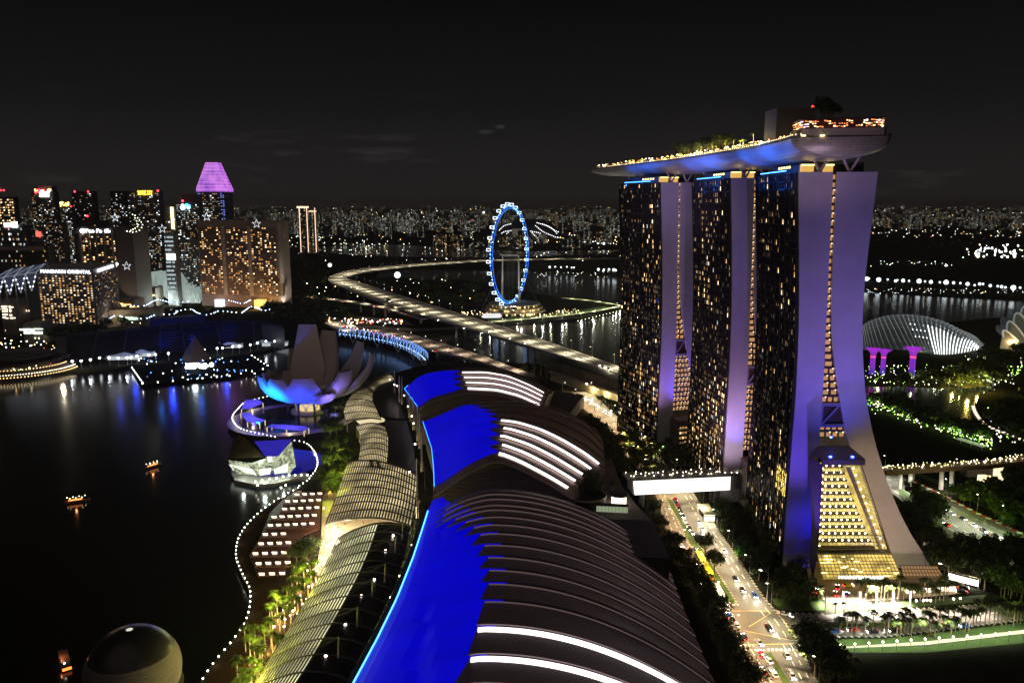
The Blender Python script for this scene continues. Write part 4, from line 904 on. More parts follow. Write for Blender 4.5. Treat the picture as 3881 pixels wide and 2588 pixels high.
flood((MX-55, MY-30, 4), (MX-28, MY-14, 20), (.0, .05, 1), 2.2e5, 60)
flood((MX+34, MY-50, 4), (MX+24, MY-18, 21), (.2, .14, 1), 1.4e5, 60)
flood((MX+70, MY-10, 6), (MX+40, MY+6, 32), (.12, .06, 1), 3e4, 60)
flood((MX+10, MY-120, 90), (MX+2, MY+12, 45), (1, .62, .5), 3e4, 45)
flood((MX+80, MY-70, 10), (MX+45, MY+10, 38), (.75, .3, .8), 1.6e4, 55)
# lit canopies round the museum promontory
for i, (pts, lb_) in enumerate(((((255, 620), (345, 612), (385, 640), (300, 680), (225, 688)), 'blue lit fabric canopy on the far western side of the museum pond'), (((220, 718), (290, 715), (330, 750), (400, 768), (360, 790), (270, 782)), 'curved blue lit canopy between museum pond and lamp lined shore'), (((415, 820), (450, 800), (560, 805), (700, 815), (725, 828), (690, 848), (560, 838)), 'long blue lit canopy at the near side of the museum pond'))):
    pts = GL('E', pts, 4.2); c = sum(pts, Vector())/len(pts); e = empty('shade_canopy', (c.x, c.y, 0), 0, lb_, 'canopy', 'blue lit canopies round the museum pond')
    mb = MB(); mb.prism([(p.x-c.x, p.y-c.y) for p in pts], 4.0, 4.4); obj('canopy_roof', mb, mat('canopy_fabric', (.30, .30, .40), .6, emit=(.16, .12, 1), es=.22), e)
    for p in pts: mb = MB(); mb.tube((p.x-c.x, p.y-c.y, 0), (p.x-c.x, p.y-c.y, 4), .3, .5, n=6); obj('canopy_post', mb, em('post_glow', (1, .75, .42), .9), e)
    lamp('canopy_light', 'POINT', (c.x, c.y-1, 3), (1, .75, .45), 2500, None, .5); lamp('canopy_light', 'POINT', (c.x, c.y, 14), (.08, .05, 1), 14000, None, 1)
# ============================================================ CRYSTAL PAVILION on its islet
cxy = G('E', 390, 1060, 6); CP = empty('crystal_pavilion', (cxy.x, cxy.y, 0), 0, 'faceted glass pavilion glowing white on an islet, with a slatted dark roof and blue sheen', 'pavilion')
def e(x, y, h): p = G('E', x, y, h); return (p.x-cxy.x, p.y-cxy.y, h)
gm = glowmat('pavilion_glass', (.85, .95, .6), .75, .45, .08); gb = em('pavilion_bright_glass', (.92, 1, .85), 1.5, True)
mb = MB(); mb.face([e(180, 870, 18), e(320, 925, 18), (e(410, 1050, 14)), e(300, 1085, 8), e(125, 1060, 8)]); o_ = obj('slatted_roof', mb, mat('black_slat_roof', (.006, .005, .004), 1, spec=0), CP)
mb = MB()
a, b, c, d = [Vector(v) for v in (e(190, 885, 18.3), e(120, 1050, 8.3), e(395, 1045, 14.3), e(250, 900, 18.3))]
for i in range(20): mb.beam(a.lerp(b, i/19)+Vector((0, 0, .3)), d.lerp(c, i/19)+Vector((0, 0, .3)), .14, .12)
obj('roof_slats', mb, mat('roof_slat', (.3, .22, .11), .6), CP)
mb = MB(); mb.face([e(320, 925, 17.5), e(600, 910, 18), e(500, 1035, 14), e(405, 1042, 14)]); obj('blue_roof_facet', mb, mat('blue_sheen_glass', (.10, .12, .3), .2, emit=(.06, .04, 1), es=.35), CP)
mb = MB()
for f in (((130, 1065, 8), (300, 1085, 8), (350, 1180, 0), (180, 1165, 0)), ((300, 1085, 8), (405, 1042, 13), (500, 1035, 13), (450, 1140, 0.1), (350, 1180, 0)), ((500, 1035, 13), (600, 925, 17), (630, 1110, 4), (580, 1170, 0), (450, 1140, .1))): mb.face([e(*p) for p in f])
obj('glass_facets', mb, gm, CP)
for f in (((135, 1092, 5.5), (305, 1128, 5.5), (340, 1172, 1), (165, 1138, 1)), ((360, 1130, 6), (450, 1120, 6), (440, 1165, 1), (365, 1176, 1)), ((470, 1130, 5), (575, 1085, 6), (570, 1150, 1), (475, 1165, 1)), ((420, 1035, 14.4), (455, 1035, 14.4), (458, 1075, 11), (425, 1075, 11))):
    mb = MB(); mb.face([Vector(e(*q))-Vector((0, .7, 0)) for q in f]); obj('bright_pane', mb, gb, CP)
mb = MB()
for i in range(9): mb.tube(Vector(e(135, 1068, 8))+Vector((0, -.9, 0))+(Vector(e(300, 1088, 8))-Vector(e(135, 1068, 8)))*i/8, Vector(e(170, 1150, 1))+Vector((0, -.9, 0))+(Vector(e(345, 1178, 1))-Vector(e(170, 1150, 1)))*i/8, .12, n=4)
for i in range(9): mb.tube(Vector(e(500, 1035, 13))+Vector((0, -.5, 0))+(Vector(e(600, 925, 17))-Vector(e(500, 1035, 13)))*i/8, Vector(e(450, 1150, 0))+Vector((0, -.5, 0))+(Vector(e(590, 1168, 0))-Vector(e(450, 1150, 0)))*i/8, .1, n=4)
for i in range(4): mb.tube(Vector(e(300, 1085, 8)).lerp(Vector(e(350, 1180, 0)), i/4)+Vector((0, -.8, 0)), Vector(e(500, 1035, 13)).lerp(Vector(e(450, 1140, 0)), i/4)+Vector((0, -.8, 0)), .1, n=4)
obj('frame', mb, mat('pale_frame', (.35, .34, .28), .5), CP)
mb = MB(); mb.prism([e(*p)[:2] for p in ((140, 1140, -.5), (175, 1215, -.5), (340, 1250, -.5), (470, 1240, -.5), (640, 1200, -.5), (740, 1190, -.5), (715, 1165, -.5), (630, 1120, -.5), (600, 940, -.5), (330, 930, -.5), (200, 950, -.5))], -3, -.3); tag(obj('islet', mb, CONCD), kind='structure')
bpy.data.objects[COL.objects[-1].name].location = (cxy.x, cxy.y, 0)
for x, y, pw in ((240, 1130, 5000), (400, 1150, 9000), (540, 1130, 7000)):
    p = G('E', x, y+40, 3); lamp('pavilion_light', 'POINT', p+Vector((0, -2, 2)), (.85, 1, .8), pw, None, .6)
# ============================================================ GLASS SPHERE SHOP floating at the bottom edge
AD = empty('dome_shop', (-133, 253, -2.4), 0, 'big dark glass sphere with pale banded louvres floating on the bay at the bottom edge', 'dome')
rr_ = 15.8; mb = MB(); mb.lathe([(rr_*math.cos(t), 7+rr_*math.sin(t)) for t in [i*math.pi/2/22 for i in range(-9, 22)]], (0, 0, 0), 48)
obj('sphere_glass', mb, mat('dome_glass', (.018, .017, .020), .3), AD, smooth=True)
mb = MB(); mb.lathe([((rr_+.12)*math.cos(t), 7+(rr_+.12)*math.sin(t)) for t in [i*math.pi/2/22 for i in range(-9, 8)]], (0, 0, 0), 48); obj('sunshade_band', mb, mat('sunshade_grey', (.15, .13, .125), .8, noise=(.1, .15)), AD, smooth=True)
mb = MB()
for k in range(1, 9):
    t = k*math.pi/2/22*.9-.1; mb.lathe([(rr_*math.cos(t)+.05, 7+rr_*math.sin(t)-.12), (rr_*math.cos(t)+.22, 7+rr_*math.sin(t)), (rr_*math.cos(t)+.05, 7+rr_*math.sin(t)+.12)], (0, 0, 0), 48, a0=-1.9, a1=1.3)
obj('louvre_rings', mb, mat('louvre_grey', (.11, .10, .10), .8), AD)
mb = MB(); mb.lathe([(1.5, 7+rr_*.993), (.1, 7+rr_+.1)], (0, 0, 0), 20); obj('oculus', mb, em('oculus_light', (1, .95, .8), .75), AD)
mb = MB(); mb.lathe([(13, -.5), (16, -.3), (16, .9), (14.5, .9)], (0, 0, 0), 40); obj('float_ring', mb, CONCD, AD)
lamp('city_fill', 'SPOT', (-90, 215, 25), (1, .75, .7), 3600, None, 3, (-128, 250, 6), 60)
# ============================================================ RAIL LAMPS along the shore
mb = MB(); mb.tube((0, 0, 0), (0, 0, 1.1), .10, n=6); mb2 = MB(); mb2.ball((0, 0, 1.35), .31, 6)
RLp = empty('rail_lamp', (0, 0, 0), 0, 'x', 'lamp'); obj('post', mb, STEELD, RLp); obj('globe', mb2, em('rail_globe', (1, .96, .80), 10), RLp); RLp = proto(RLp)
cnt = 0
for line, step, desc in ((RAIL, 4.6, 'rail lamp counted from the bottom edge along the curving waterfront walk'), (RAIL2, 4.4, 'rail lamp counted from the front round the pavilion basin'), (RAIL3, 4.2, 'rail lamp counted from the front round the museum promontory')):
    P = [p for p in resample(line, step) if p.y > 240]
    for i, p in enumerate(P):
        dup(RLp, (p.x+.5, p.y, 0), 0, f'{nth(i+1)} {desc}', 'small globe lamps along the shore rail')
    for p in P[::4]: lamp('rail_light', 'POINT', (p.x+.9, p.y, 2.0), (1, .9, .6), 230, None, .3)
mb = MB()
for line in (RAIL, RAIL2, RAIL3): mb.path([p+Vector((.2, 0, .95)) for p in line], .05, n=4); mb.path([p+Vector((.2, 0, .5)) for p in line], .04, n=4)
tag(obj('shore_railing', mb, STEELD), 'thin metal railing following the whole curved shoreline walk', 'railing')
for i, (x, y) in enumerate([(330, 1235), (380, 1225), (435, 1218), (485, 1208), (535, 1197), (580, 1188), (625, 1186), (670, 1184), (715, 1184), (520, 1280), (555, 1262), (345, 1262)]):
    p = G('E', x, y, 1.0); dup(RLp, (p.x, p.y, -.4), 0, f'{nth(i+1)} lamp from the left on the jetty beside the glass pavilion', 'lamps on the pavilion jetty', 1.7)
# ============================================================ ELEVATED EXPRESSWAY, BRIDGES
SH = em('far_road_lamp', (1, .88, .66), 30)
def deckroad(name, label, cat, outer, inner, z, th, mtl, piers=(), wall=.9, glow=None):
    o = Vector((outer[0].x, outer[0].y, 0)); e = empty(name, o, 0, label, cat)
    n_ = min(len(outer), len(inner)); A = [p-o for p in outer[:n_]]; B = [p-o for p in inner[:n_]]; dz = Vector((0, 0, th))
    mb = MB(); mb.loft([[a, b, b-dz, a-dz] for a, b in zip(A, B)], closed=True, capends=True); obj('deck', mb, mtl, e)
    mb = MB()
    for L in (A, B):
        for a, b in zip(L, L[1:]): mb.beam(a+Vector((0, 0, wall/2)), b+Vector((0, 0, wall/2)), .4, wall)
    obj('parapet', mb, mat('parapet_concrete', (.45, .43, .40), .7), e)
    mb = MB()
    for f in (.5,):
        ln = [a.lerp(b, f)+Vector((0, 0, .45)) for a, b in zip(A, B)]
        for a, b in zip(ln, ln[1:]): mb.beam(a, b, .5, .8)
    if name == 'expressway': obj('median_barrier', mb, mat('parapet_concrete'), e)
    mb = MB()
    for f in (.16, .33, .67, .84):
        ln = [a.lerp(b, f) for a, b in zip(A, B)]
        for a, b in zip(ln, ln[1:]):
            if (a+o).y < 1500: dash(mb, a, b, .35, 4, 5, A[0].z+.06)
    if mb.v: obj('lane_marks', mb, PAINT, e)
    for i in piers:
        for f in (.25, .75):
            c = A[i].lerp(B[i], f); mb = MB(); mb.tube((c.x, c.y, -2.5), (c.x, c.y, c.z-th), 1.5, 1.5, n=10); obj('pier', mb, CONC, e)
    return e, A, B, o
ZV = 17.0
vo = smoothline(GL('B', ((2420, 1268), (2120, 1165), (1820, 1070), (1500, 975), (1200, 885), (900, 800), (650, 715), (500, 655), (430, 628), (412, 605), (430, 583), (540, 550), (700, 530), (900, 511), (1200, 491), (1500, 479), (2150, 470), (2320, 466)), ZV), 4)
vi = smoothline(GL('B', ((2420, 1222), (2200, 1140), (1900, 1035), (1600, 935), (1300, 840), (1000, 748), (780, 680), (620, 628), (540, 606), (522, 598), (540, 588), (640, 561), (800, 540), (980, 521), (1250, 500), (1550, 484), (2150, 474), (2320, 469)), ZV), 4)
EX, EA, EB, EO = deckroad('expressway', 'long floodlit expressway viaduct sweeping in a hairpin curve past the observation wheel', 'viaduct', vo, vi, ZV, 2.2, ASPHL, range(4, 44, 3))
ro = smoothline(GL('B', ((255, 722), (480, 742), (700, 778), (860, 815), (1010, 858)), 13), 5); ri = smoothline(GL('B', ((265, 715), (490, 733), (700, 766), (880, 800), (1050, 842)), 13), 5)
RMP, RA, RB, RO = deckroad('slip_road', 'lower slip road on tall piers joining the expressway beneath its bend', 'viaduct', ro, ri, 13, 1.6, ASPHL, (3, 5, 8, 10, 12))
bo = smoothline(GL('B', ((380, 880), (500, 935), (640, 952), (830, 985), (1000, 1035), (1200, 1085), (1400, 1135), (1540, 1180), (1640, 1215)), 6), 4); bi = smoothline(GL('B', ((480, 868), (600, 905), (740, 910), (880, 940), (1020, 980), (1240, 1045), (1440, 1110), (1600, 1172), (1720, 1210)), 6), 4)
BAYB, BA, BB, BO = deckroad('road_bridge', 'lower road bridge with queueing red tail lights beside the blue arched footbridge', 'bridge', bo, bi, 6, 1.6, ASPHL, range(6, 30, 4))
sr = GL('B', ((600, 868), (760, 905), (1000, 920), (1250, 905), (1400, 890), (1400, 905), (1200, 925), (950, 935), (700, 925), (560, 900))); sheet('road', sr, ASPH, .6)
sheet('road', GL('B', ((380, 850), (480, 830), (700, 850), (900, 860), (960, 900), (700, 880), (520, 890), (420, 900))), ASPH, .55)
# street lamps on the expressway (mast, arm, head)
mb = MB(); mb.tube((0, 0, 0), (0, 0, 11), .16, .10, n=6); mb2 = MB(); mb2.tube((0, 0, 10.8), (2.2, 0, 11.2), .08, n=5); mb3 = MB(); mb3.box((2.4, 0, 11.15), (.9, .35, .15))
LP = empty('street_lamp', (0, 0, 0), 0, 'x', 'street lamp'); obj('pole', mb, mat('grey_pole', (.35, .35, .34), .5), LP); obj('arm', mb2, MATS['grey_pole'], LP); obj('lamp_head', mb3, em('street_lamp_head', (1, .92, .75), 9), LP); LP = proto(LP)
WARMST = (1, .87, .58)
cnt = 0
edgeI = [b+EO for b in EB]; edgeO = [a+EO for a in EA]
for i, p in enumerate(resample(edgeI, 42, 10)):
    if cnt > 44: break
    j = min(range(len(edgeI)), key=lambda k: (edgeI[k]-p).length); q = edgeO[j]; d = (q-p).normalized(); cnt += 1
    dup(LP, p, math.atan2(d.y, d.x), f'{nth(cnt)} street lamp along the expressway inner edge counted from the hotel end', 'street lamps along the expressway')
    far = p.y > 1500
    c = p.lerp(q, .5); slamp('street_light', (c.x, c.y, ZV+(9 if not far else 14)), WARMST, 34000*(1 if not far else 1.8), .5, 165)
for i, p in enumerate(resample([(a+b)/2+BO for a, b in zip(BA, BB)], 34, 8)):
    slamp('street_light', (p.x, p.y, 15), (1, .72, .50), 16000)
    dup(LP, (p.x-9, p.y-5, 6), .6, f'{nth(i+1)} street lamp on the lower road bridge counted from its near end', 'street lamps on the lower bridge')
for i, p in enumerate(resample([(a+b)/2+RO for a, b in zip(RA, RB)], 45, 10)): slamp('street_light', (p.x, p.y, 22), WARMST, 22000)
# dark ventilation building beside the expressway
e_ = empty('station_block', G('N', 440, 480, 0), 0, 'long dark ribbed block with a sloping roof between expressway and the farthest tower', 'building'); o = e_.location
def ev(z, x, y, h): p = G(z, x, y, h); return (p.x-o.x, p.y-o.y, h)
mb = MB(); tA = [ev('N', 170, 320, 20), ev('N', 265, 303, 20), ev('N', 740, 440, 17), ev('N', 740, 505, 17)]; bA = [ev('N', 170, 440, 6), ev('N', 640, 500, 6)]
mb.face(tA); obj('roof', mb, DARK, e_)
mb = MB(); mb.face([ev('N', 170, 320, 20), ev('N', 740, 505, 17), (tA[3][0], tA[3][1], 9), (tA[0][0], tA[0][1], 9)]); obj('ribbed_wall', mb, mat('ribbed_cladding', (.09, .075, .06), .6), e_)
mb = MB(); A_ = Vector(tA[0]); B_ = Vector(tA[3])
for i in range(44): p = A_.lerp(B_, i/43); mb.box((p.x, p.y-.4, (p.z+9)/2), (.5, .6, p.z-9))
obj('wall_ribs', mb, mat('rib_brown', (.16, .13, .10), .6), e_)
mb = MB(); mb.beam((A_.x, A_.y-1.5, 9), (B_.x, B_.y-1.5, 8), 5, 1.6); obj('ledge', mb, CONC, e_)
mb = MB(); mb.face([(A_.x, A_.y, 9), (B_.x, B_.y, 8), (B_.x, B_.y, 0), (A_.x, A_.y, 0)]); obj('lower_wall', mb, mat('lit_wall_stone', (.40, .35, .25), .7, noise=(.25, .25)), e_)
for t in (.55, .72, .88): p = A_.lerp(B_, t)+o; lamp('wall_light', 'POINT', (p.x, p.y-6, 4), (1, .78, .35), 5000, None, .5)
# ============================================================ ARCHED BLUE FOOTBRIDGE
hl = smoothline(GL('B', ((490, 955), (600, 968), (700, 985), (800, 1005), (880, 1030), (950, 1060), (1000, 1090), (1030, 1120)), 6), 5)
HB = empty('footbridge', (hl[0].x, hl[0].y, 0), 0, 'curved footbridge wrapped in glowing blue white steel hoops leading to the museum', 'footbridge'); o = HB.location.copy()
mb = MB()
for a, b in zip(hl, hl[1:]): mb.beam(a-o, b-o, 6, .8)
obj('deck', mb, STEELD, HB)
P = resample(hl, 9)
for i, p in enumerate(P[:-1]):
    d = (P[i+1]-p).normalized(); s = Vector((-d.y, d.x, 0)); mb = MB(); pts = [p-o+s*5*math.cos(t)+d*(4.5*(t/math.pi-.5))+Vector((0, 0, 1.5+7.5*math.sin(t))) for t in [math.pi*k/10 for k in range(-1, 12)]]
    mb.path(pts, .34, n=5); obj('hoop', mb, em('hoop_light', (.20, .42, 1), 1.5), HB)
    mb = MB(); pts = [p-o+s*5.3*math.cos(t)-d*(4.5*(t/math.pi-.5))+Vector((0, 0, 1.5+7.8*math.sin(t))) for t in [math.pi*k/10 for k in range(-1, 12)]]; mb.path(pts, .18, n=4); obj('strand', mb, mat('blue_grey_steel', (.3, .33, .4), .4), HB)
mb = MB()
for p in resample(hl, 5): mb.ball(p-o+Vector((0, -2.5, 1.4)), .35, 4)
obj('deck_lights', mb, E_BLUEW, HB)
for i, p in enumerate(resample(hl, 45, 20)):
    mb = MB()
    for k in (-1, 1): mb.tube((p.x-o.x, p.y-o.y, -2.5), (p.x-o.x+k*4, p.y-o.y, 6), .5, n=6)
    obj('bridge_leg', mb, STEEL, HB)
# ============================================================ OBSERVATION WHEEL
FY = 1203.; WC = Y('B', 1571, 455, FY); WC.z = 89
OW = empty('observation_wheel', (WC.x, WC.y, 0), 0, 'giant observation wheel with a blue lit rim and white outlined cabins', 'ferris wheel')
ang = math.radians(68); wd = Vector((math.cos(ang), math.sin(ang), 0)); wn = Vector((-math.sin(ang), math.cos(ang), 0))
def wp(r_, t, off=0.): return wd*r_*math.cos(t)+Vector((0, 0, 89+r_*math.sin(t)))+wn*off
NR = 84
mb = MB()
for off in (-1.8, 1.8):
    mb.path([wp(73, 2*math.pi*i/NR, off) for i in range(NR+1)], .45, n=5)
obj('rim', mb, em('rim_blue', (.03, .16, 1), 1.2), OW)
mb = MB(); mb.path([wp(69.5, 2*math.pi*i/NR) for i in range(NR+1)], .3, n=5)
for i in range(NR): mb.tube(wp(69.5, 2*math.pi*i/NR), wp(73, 2*math.pi*(i+.5)/NR, 1.8 if i % 2 else -1.8), .22, n=4)
obj('inner_rim', mb, em('inner_rim_blue', (.05, .3, 1), 1.3), OW)
mb = MB()
for i in range(NR):
    if R.random() < .85: mb.ball(wp(73, 2*math.pi*i/NR, 1.9), R.uniform(.5, .95), 4)
obj('rim_lamps', mb, em('rim_lamp_cyan', (.25, .72, 1), 7), OW)
mb = MB()
for i in range(56): mb.tube(wp(2.5, 2*math.pi*i/56, 3 if i % 2 else -3), wp(69.5, 2*math.pi*i/56), .06, n=3)
obj('spokes', mb, mat('spoke_cable', (.18, .18, .2), .4), OW)
mb = MB(); mb.tube(wp(0, 0, -13), wp(0, 0, 13), 1.2, n=12); obj('hub', mb, STEEL, OW)
for i in range(28):
    t = 2*math.pi*(i+.3)/28; c = wp(76.6, t, 3.2); mb = MB()
    q = [c+wd*-.0+Vector((0, 0, 0)), ]
    x0, z0 = 3.0, 1.7
    for a, b in (((-x0, -z0), (x0, -z0)), ((x0, -z0), (x0, z0)), ((x0, z0), (-x0, z0)), ((-x0, z0), (-x0, -z0))):
        mb.beam(c+wn*a[0]+Vector((0, 0, a[1])), c+wn*b[0]+Vector((0, 0, b[1])), .75, .75)
    cb = obj('cabin', mb, em('cabin_light', (.70, .86, 1), 3.0), OW)
    mb = MB(); mb.box(c, (1.8, 1.8, 2.6), ang); obj('cabin_glass', mb, DARKG, cb)
for s in (-1, 1):
    for k in (-1, 1):
        mb = MB(); mb.tube(wn*s*14.5+wd*k*2+Vector((0, 0, 12)), wn*s*13+Vector((0, 0, 89)), 1.2, 1.0, n=8); obj('support_leg', mb, mat('leg_paint', (.5, .5, .48), .5), OW)
mb = MB()
for s in (-1, 1):
    for k in (-1, 1): mb.tube(wn*s*6+Vector((0, 0, 89)), wn*s*26+wd*k*62+Vector((0, 0, 2)), .25, n=4)
obj('stay_cable', mb, mat('spoke_cable'), OW)
lamp('wheel_flood', 'SPOT', (WC.x+5, WC.y-45, 6), (1, .85, .7), 1.2e5, None, 1, (WC.x, WC.y, 60), 50)
o = G('B', 1600, 800, 4); o.z = 0; TB = empty('terminal_building', (WC.x+6, WC.y+6, 0), 0, 'round tiered terminal building lit warm beneath the observation wheel', 'building')
TBm = mat('terminal_concrete', (.35, .30, .24), .6); tg = em('terminal_glow', (1, .70, .28), 1.5, True)
for k in range(3):
    mb = MB(); mb.lathe([(47-k*4, k*5+4.2), (48-k*4, k*5+4.6), (48-k*4, k*5+5.4), (.1, k*5+5.6)], (0, 0, 0), 48); obj('floor_slab', mb, TBm, TB)
    mb = MB()
    for q in range(60):
        if R.random() < (.6, .75, .45)[k]: mb.lathe([(43-k*4, k*5+.6), (43-k*4, k*5+4.0)], (0, 0, 0), 1, a0=q*math.pi/30, a1=(q+R.uniform(.4, 1))*math.pi/30, mi=R.randrange(2))
    obj('glazing', mb, [tg, em('terminal_dim', (1, .55, .2), .4)], TB)
mb = MB(); mb.box((-34, -50, 2.5), (26, 12, 5), .15); obj('entrance_block', mb, em('bright_entrance', (.95, .97, 1), .9), TB)
mb = MB()
for i in range(80):
    a = R.uniform(-2.9, .2); r_ = R.uniform(50, 78); mb.ball((r_*1.3*math.cos(a), r_*.8*math.sin(a), R.uniform(1, 5)), R.uniform(.35, .8), 4)
obj('ground_lights', mb, em('terminal_lamp', (1, .72, .36), 5), TB)
# the lit shoreline park with its pointed tip
pk = GL('B', ((1380, 880), (1600, 862), (2010, 820), (2210, 785), (2275, 772), (2190, 755), (2050, 735), (1900, 722)), .5); PK = smoothline(pk, 4)
mb = MB()
for a, b in zip(PK, PK[1:]): mb.beam(a+Vector((0, 0, .15)), b+Vector((0, 0, .15)), 8, .3)
tag(obj('path', mb, mat('park_path', (.42, .42, .28), .8)), kind='structure')
sheet('lawn', GL('B', ((1420, 880), (1800, 845), (2180, 800), (2240, 785), (2170, 775), (1950, 805), (1600, 845), (1430, 862))), GRASS, .3)
for p in resample(PK, 30): lamp('park_light', 'POINT', (p.x, p.y+3, 7), (.98, 1, .62), 9000, None, .5)
mb = MB()
for i, (x, y) in enumerate(((1442, 885), (1640, 853), (1775, 843), (1900, 833), (2023, 822), (1530, 870), (2100, 808), (2240, 762))):
    p = G('B', x, y, 5); o2 = dup(LP, (p.x, p.y, -4), 0, f'{nth(i+1)} tall lamp along the pointed waterside park', 'lamps of the waterside park'); lamp('park_light', 'POINT', (p.x, p.y-6, 6), (1, 1, .9), 9000, None, .6)
mb = MB()
for p in resample([G('B', 2000, 868, 0), G('B', 2280, 800, 0)], 11): mb.ball(p+Vector((0, 0, .2)), .55, 4)
tag(obj('wall_lamps', mb, em('sea_wall_lamp', (1, .95, .6), 5)), 'row of small lamps along the sea wall by the pointed park tip', 'lamps')
# ============================================================ LEFT SHORE: grandstand, floating stage, pavilions
GS = empty('grandstand', G('J', 1300, 500, 0), 0, 'huge dark tiered grandstand facing the floating stage, washed with blue stage light', 'grandstand'); o = GS.location.copy()
fr = smoothline(GL('J', ((480, 560), (620, 610), (900, 590), (1300, 555), (1700, 520), (2060, 480), (2330, 440)), 2), 4); tp = smoothline([G('J', x, y, 28) for x, y in ((440, 395), (650, 390), (950, 365), (1300, 330), (1640, 300), (2050, 290), (2300, 330))], 4)
mb = MB(); NT = 9
rowsG = [[a.lerp(b, k/NT)-o for a, b in zip(fr, tp)] for k in range(NT+1)]
for k in range(NT):
    A = rowsG[k]; B = [Vector((b.x, b.y, a.z)) for a, b in zip(rowsG[k], rowsG[k+1])]; mb.loft([A, B]); mb.loft([B, rowsG[k+1]])
obj('tiers', mb, mat('grandstand_seats', (.016, .016, .024), 1, spec=0, noise=(.06, .5)), GS)
mb = MB(); mb.loft([rowsG[-1], [Vector((v.x, v.y, 0)) for v in rowsG[-1]]]); mb.face([rowsG[0][0], rowsG[-1][0], (rowsG[-1][0].x, rowsG[-1][0].y, 0), (rowsG[0][0].x, rowsG[0][0].y, 0)]); obj('back_wall', mb, DARK, GS)
mb = MB()
for t in (.12, .25, .38, .5, .62, .74, .86): 
    i = int(t*(len(fr)-1)); mb.beam(rowsG[0][i]+Vector((0, 0, .4)), rowsG[-1][i]+Vector((0, 0, .4)), 1.6, .5)
obj('aisles', mb, mat('aisle_dark', (.02, .02, .03), .8), GS)
BX = empty('stage_box', G('J', 1400, 330, 22), 0, 'blue lit control box standing behind the top of the grandstand', 'building'); o = BX.location.copy()
a = G('J', 1190, 345, 22)-o; b = G('J', 1640, 310, 22)-o; mb = MB(); mb.beam(a+Vector((0, 6, 2)), b+Vector((0, 6, 2)), 14, 16); obj('box_wall', mb, mat('box_cladding', (.05, .06, .12), .5), BX)
mb = MB(); mb.beam(a.lerp(b, .2)+Vector((0, -1.4, 3)), a.lerp(b, .78)+Vector((0, -1.4, 3)), .5, 7); obj('blue_window', mb, em('deep_blue_window', (.01, .06, 1), .45), BX)
mb = MB()
for t, w, z in ((.30, .06, 1), (.42, .05, 3), (.62, .07, 3.4), (.72, .03, 4)): mb.beam(a.lerp(b, t)+Vector((0, -1.9, z)), a.lerp(b, t+w)+Vector((0, -1.9, z)), .3, 2.2)
obj('bright_window', mb, em('box_white_light', (.7, .85, 1), 2.6), BX)
mb = MB(); a = G('J', 1345, 368, 16)-o; b = G('J', 1510, 352, 16)-o; mb.beam(a, b, .5, .7); mb.beam(a+Vector((0, 0, 2.2)), b+Vector((0, 0, 2.2)), .5, .7); obj('blue_lines', mb, em('blue_line', (.1, .2, 1), 3), BX)
for x, y, w, c in ((1420, 470, 5e5, (.02, .06, 1)), (1120, 430, 2.2e5, (.02, .06, 1)), (1850, 400, 3.2e5, (.02, .06, 1)), (1650, 500, 9e4, (.02, .1, 1)), (1000, 520, 8e4, (.02, .06, 1)), (1330, 540, 6e4, (.02, .2, 1))):
    p = G('J', x, y, 14); lamp('stage_light', 'POINT', (p.x, p.y-16, 40), c, w*.035, None, 2)
e2 = empty('low_block', G('J', 1080, 330, 0), 0, 'low beige block beside the blue control box behind the grandstand', 'building'); mb = MB(); mb.box((0, 0, 12), (78, 24, 24), .12); obj('wall', mb, mat('beige_wall', (.30, .26, .20), .7), e2)
mb = MB(); [mb.box((-34, -14, 10+k*3.4), (10, .6, .8), .12) for k in range(4)]; obj('floor_lights', mb, em('low_block_light', (1, .7, .3), 1.2), e2); p = e2.location; lamp('wall_light', 'POINT', (p.x-10, p.y-30, 18), (1, .75, .45), 9000, None, 1)
for x, y, w in ((1350, 440, 5e4), (1120, 400, 2e4), (1480, 480, 4e4), (1850, 400, 3e4), (1620, 380, 2e4)): p = G('J', x, y, 14); lamp('stage_beam', 'SPOT', (p.x+10, p.y-60, 12), (.02, .07, 1), w*4, None, 1, p, 22, .8)
# floating stage
FS = empty('floating_stage', G('J', 1500, 700, -1), 0, 'dark floating stage edged by small lamps with a dazzling white light at its centre', 'floating stage'); o = FS.location.copy(); o.z = 0
poly = GL('J', ((1060, 655), (1140, 800), (1860, 735), (2185, 668), (2060, 565), (1500, 640), (1250, 650)), 0); mb = MB(); mb.prism([(p.x-o.x, p.y-o.y) for p in poly], -1, 1.2); obj('platform', mb, mat('stage_deck', (.012, .014, .016), 1, spec=0, noise=(.1, .4)), FS)
FS.location.z = 0
mb = MB()
for line in (((1070, 670), (1155, 790)), ((1155, 798), (1860, 735)), ((2040, 570), (2180, 660)), ((1860, 735), (2180, 670))):
    a, b = [G('J', *q, 2)-o for q in line]
    for p in resample([a, b], 13): mb.ball(p, .55, 4)
mb.c = 0
for i in range(70): p = G('J', R.uniform(1120, 2100), R.uniform(590, 640) if i % 2 else R.uniform(680, 760), 2)-o; mb.ball(p, R.uniform(.25, .6), 4, mi=R.choice((0, 1)))
obj('edge_lamps', mb, [E_WHITE, em('stage_blue', (.1, .3, 1), 5)], FS)
mb = MB()
for i in range(26):
    t = R.gauss(.5, .22); p = G('J', lerp(1500, 1690, t), 655+R.uniform(-14, 14), 3)-o; mb.ball(p, R.uniform(1.0, 2.6), 5)
obj('stage_floodlights', mb, em('dazzling_floodlight', (.93, .98, 1), 14), FS)
p = G('J', 1595, 640, 8); lamp('stage_flood', 'POINT', (p.x, p.y-8, 9), (.85, .95, 1), 6e3, None, 2.5)
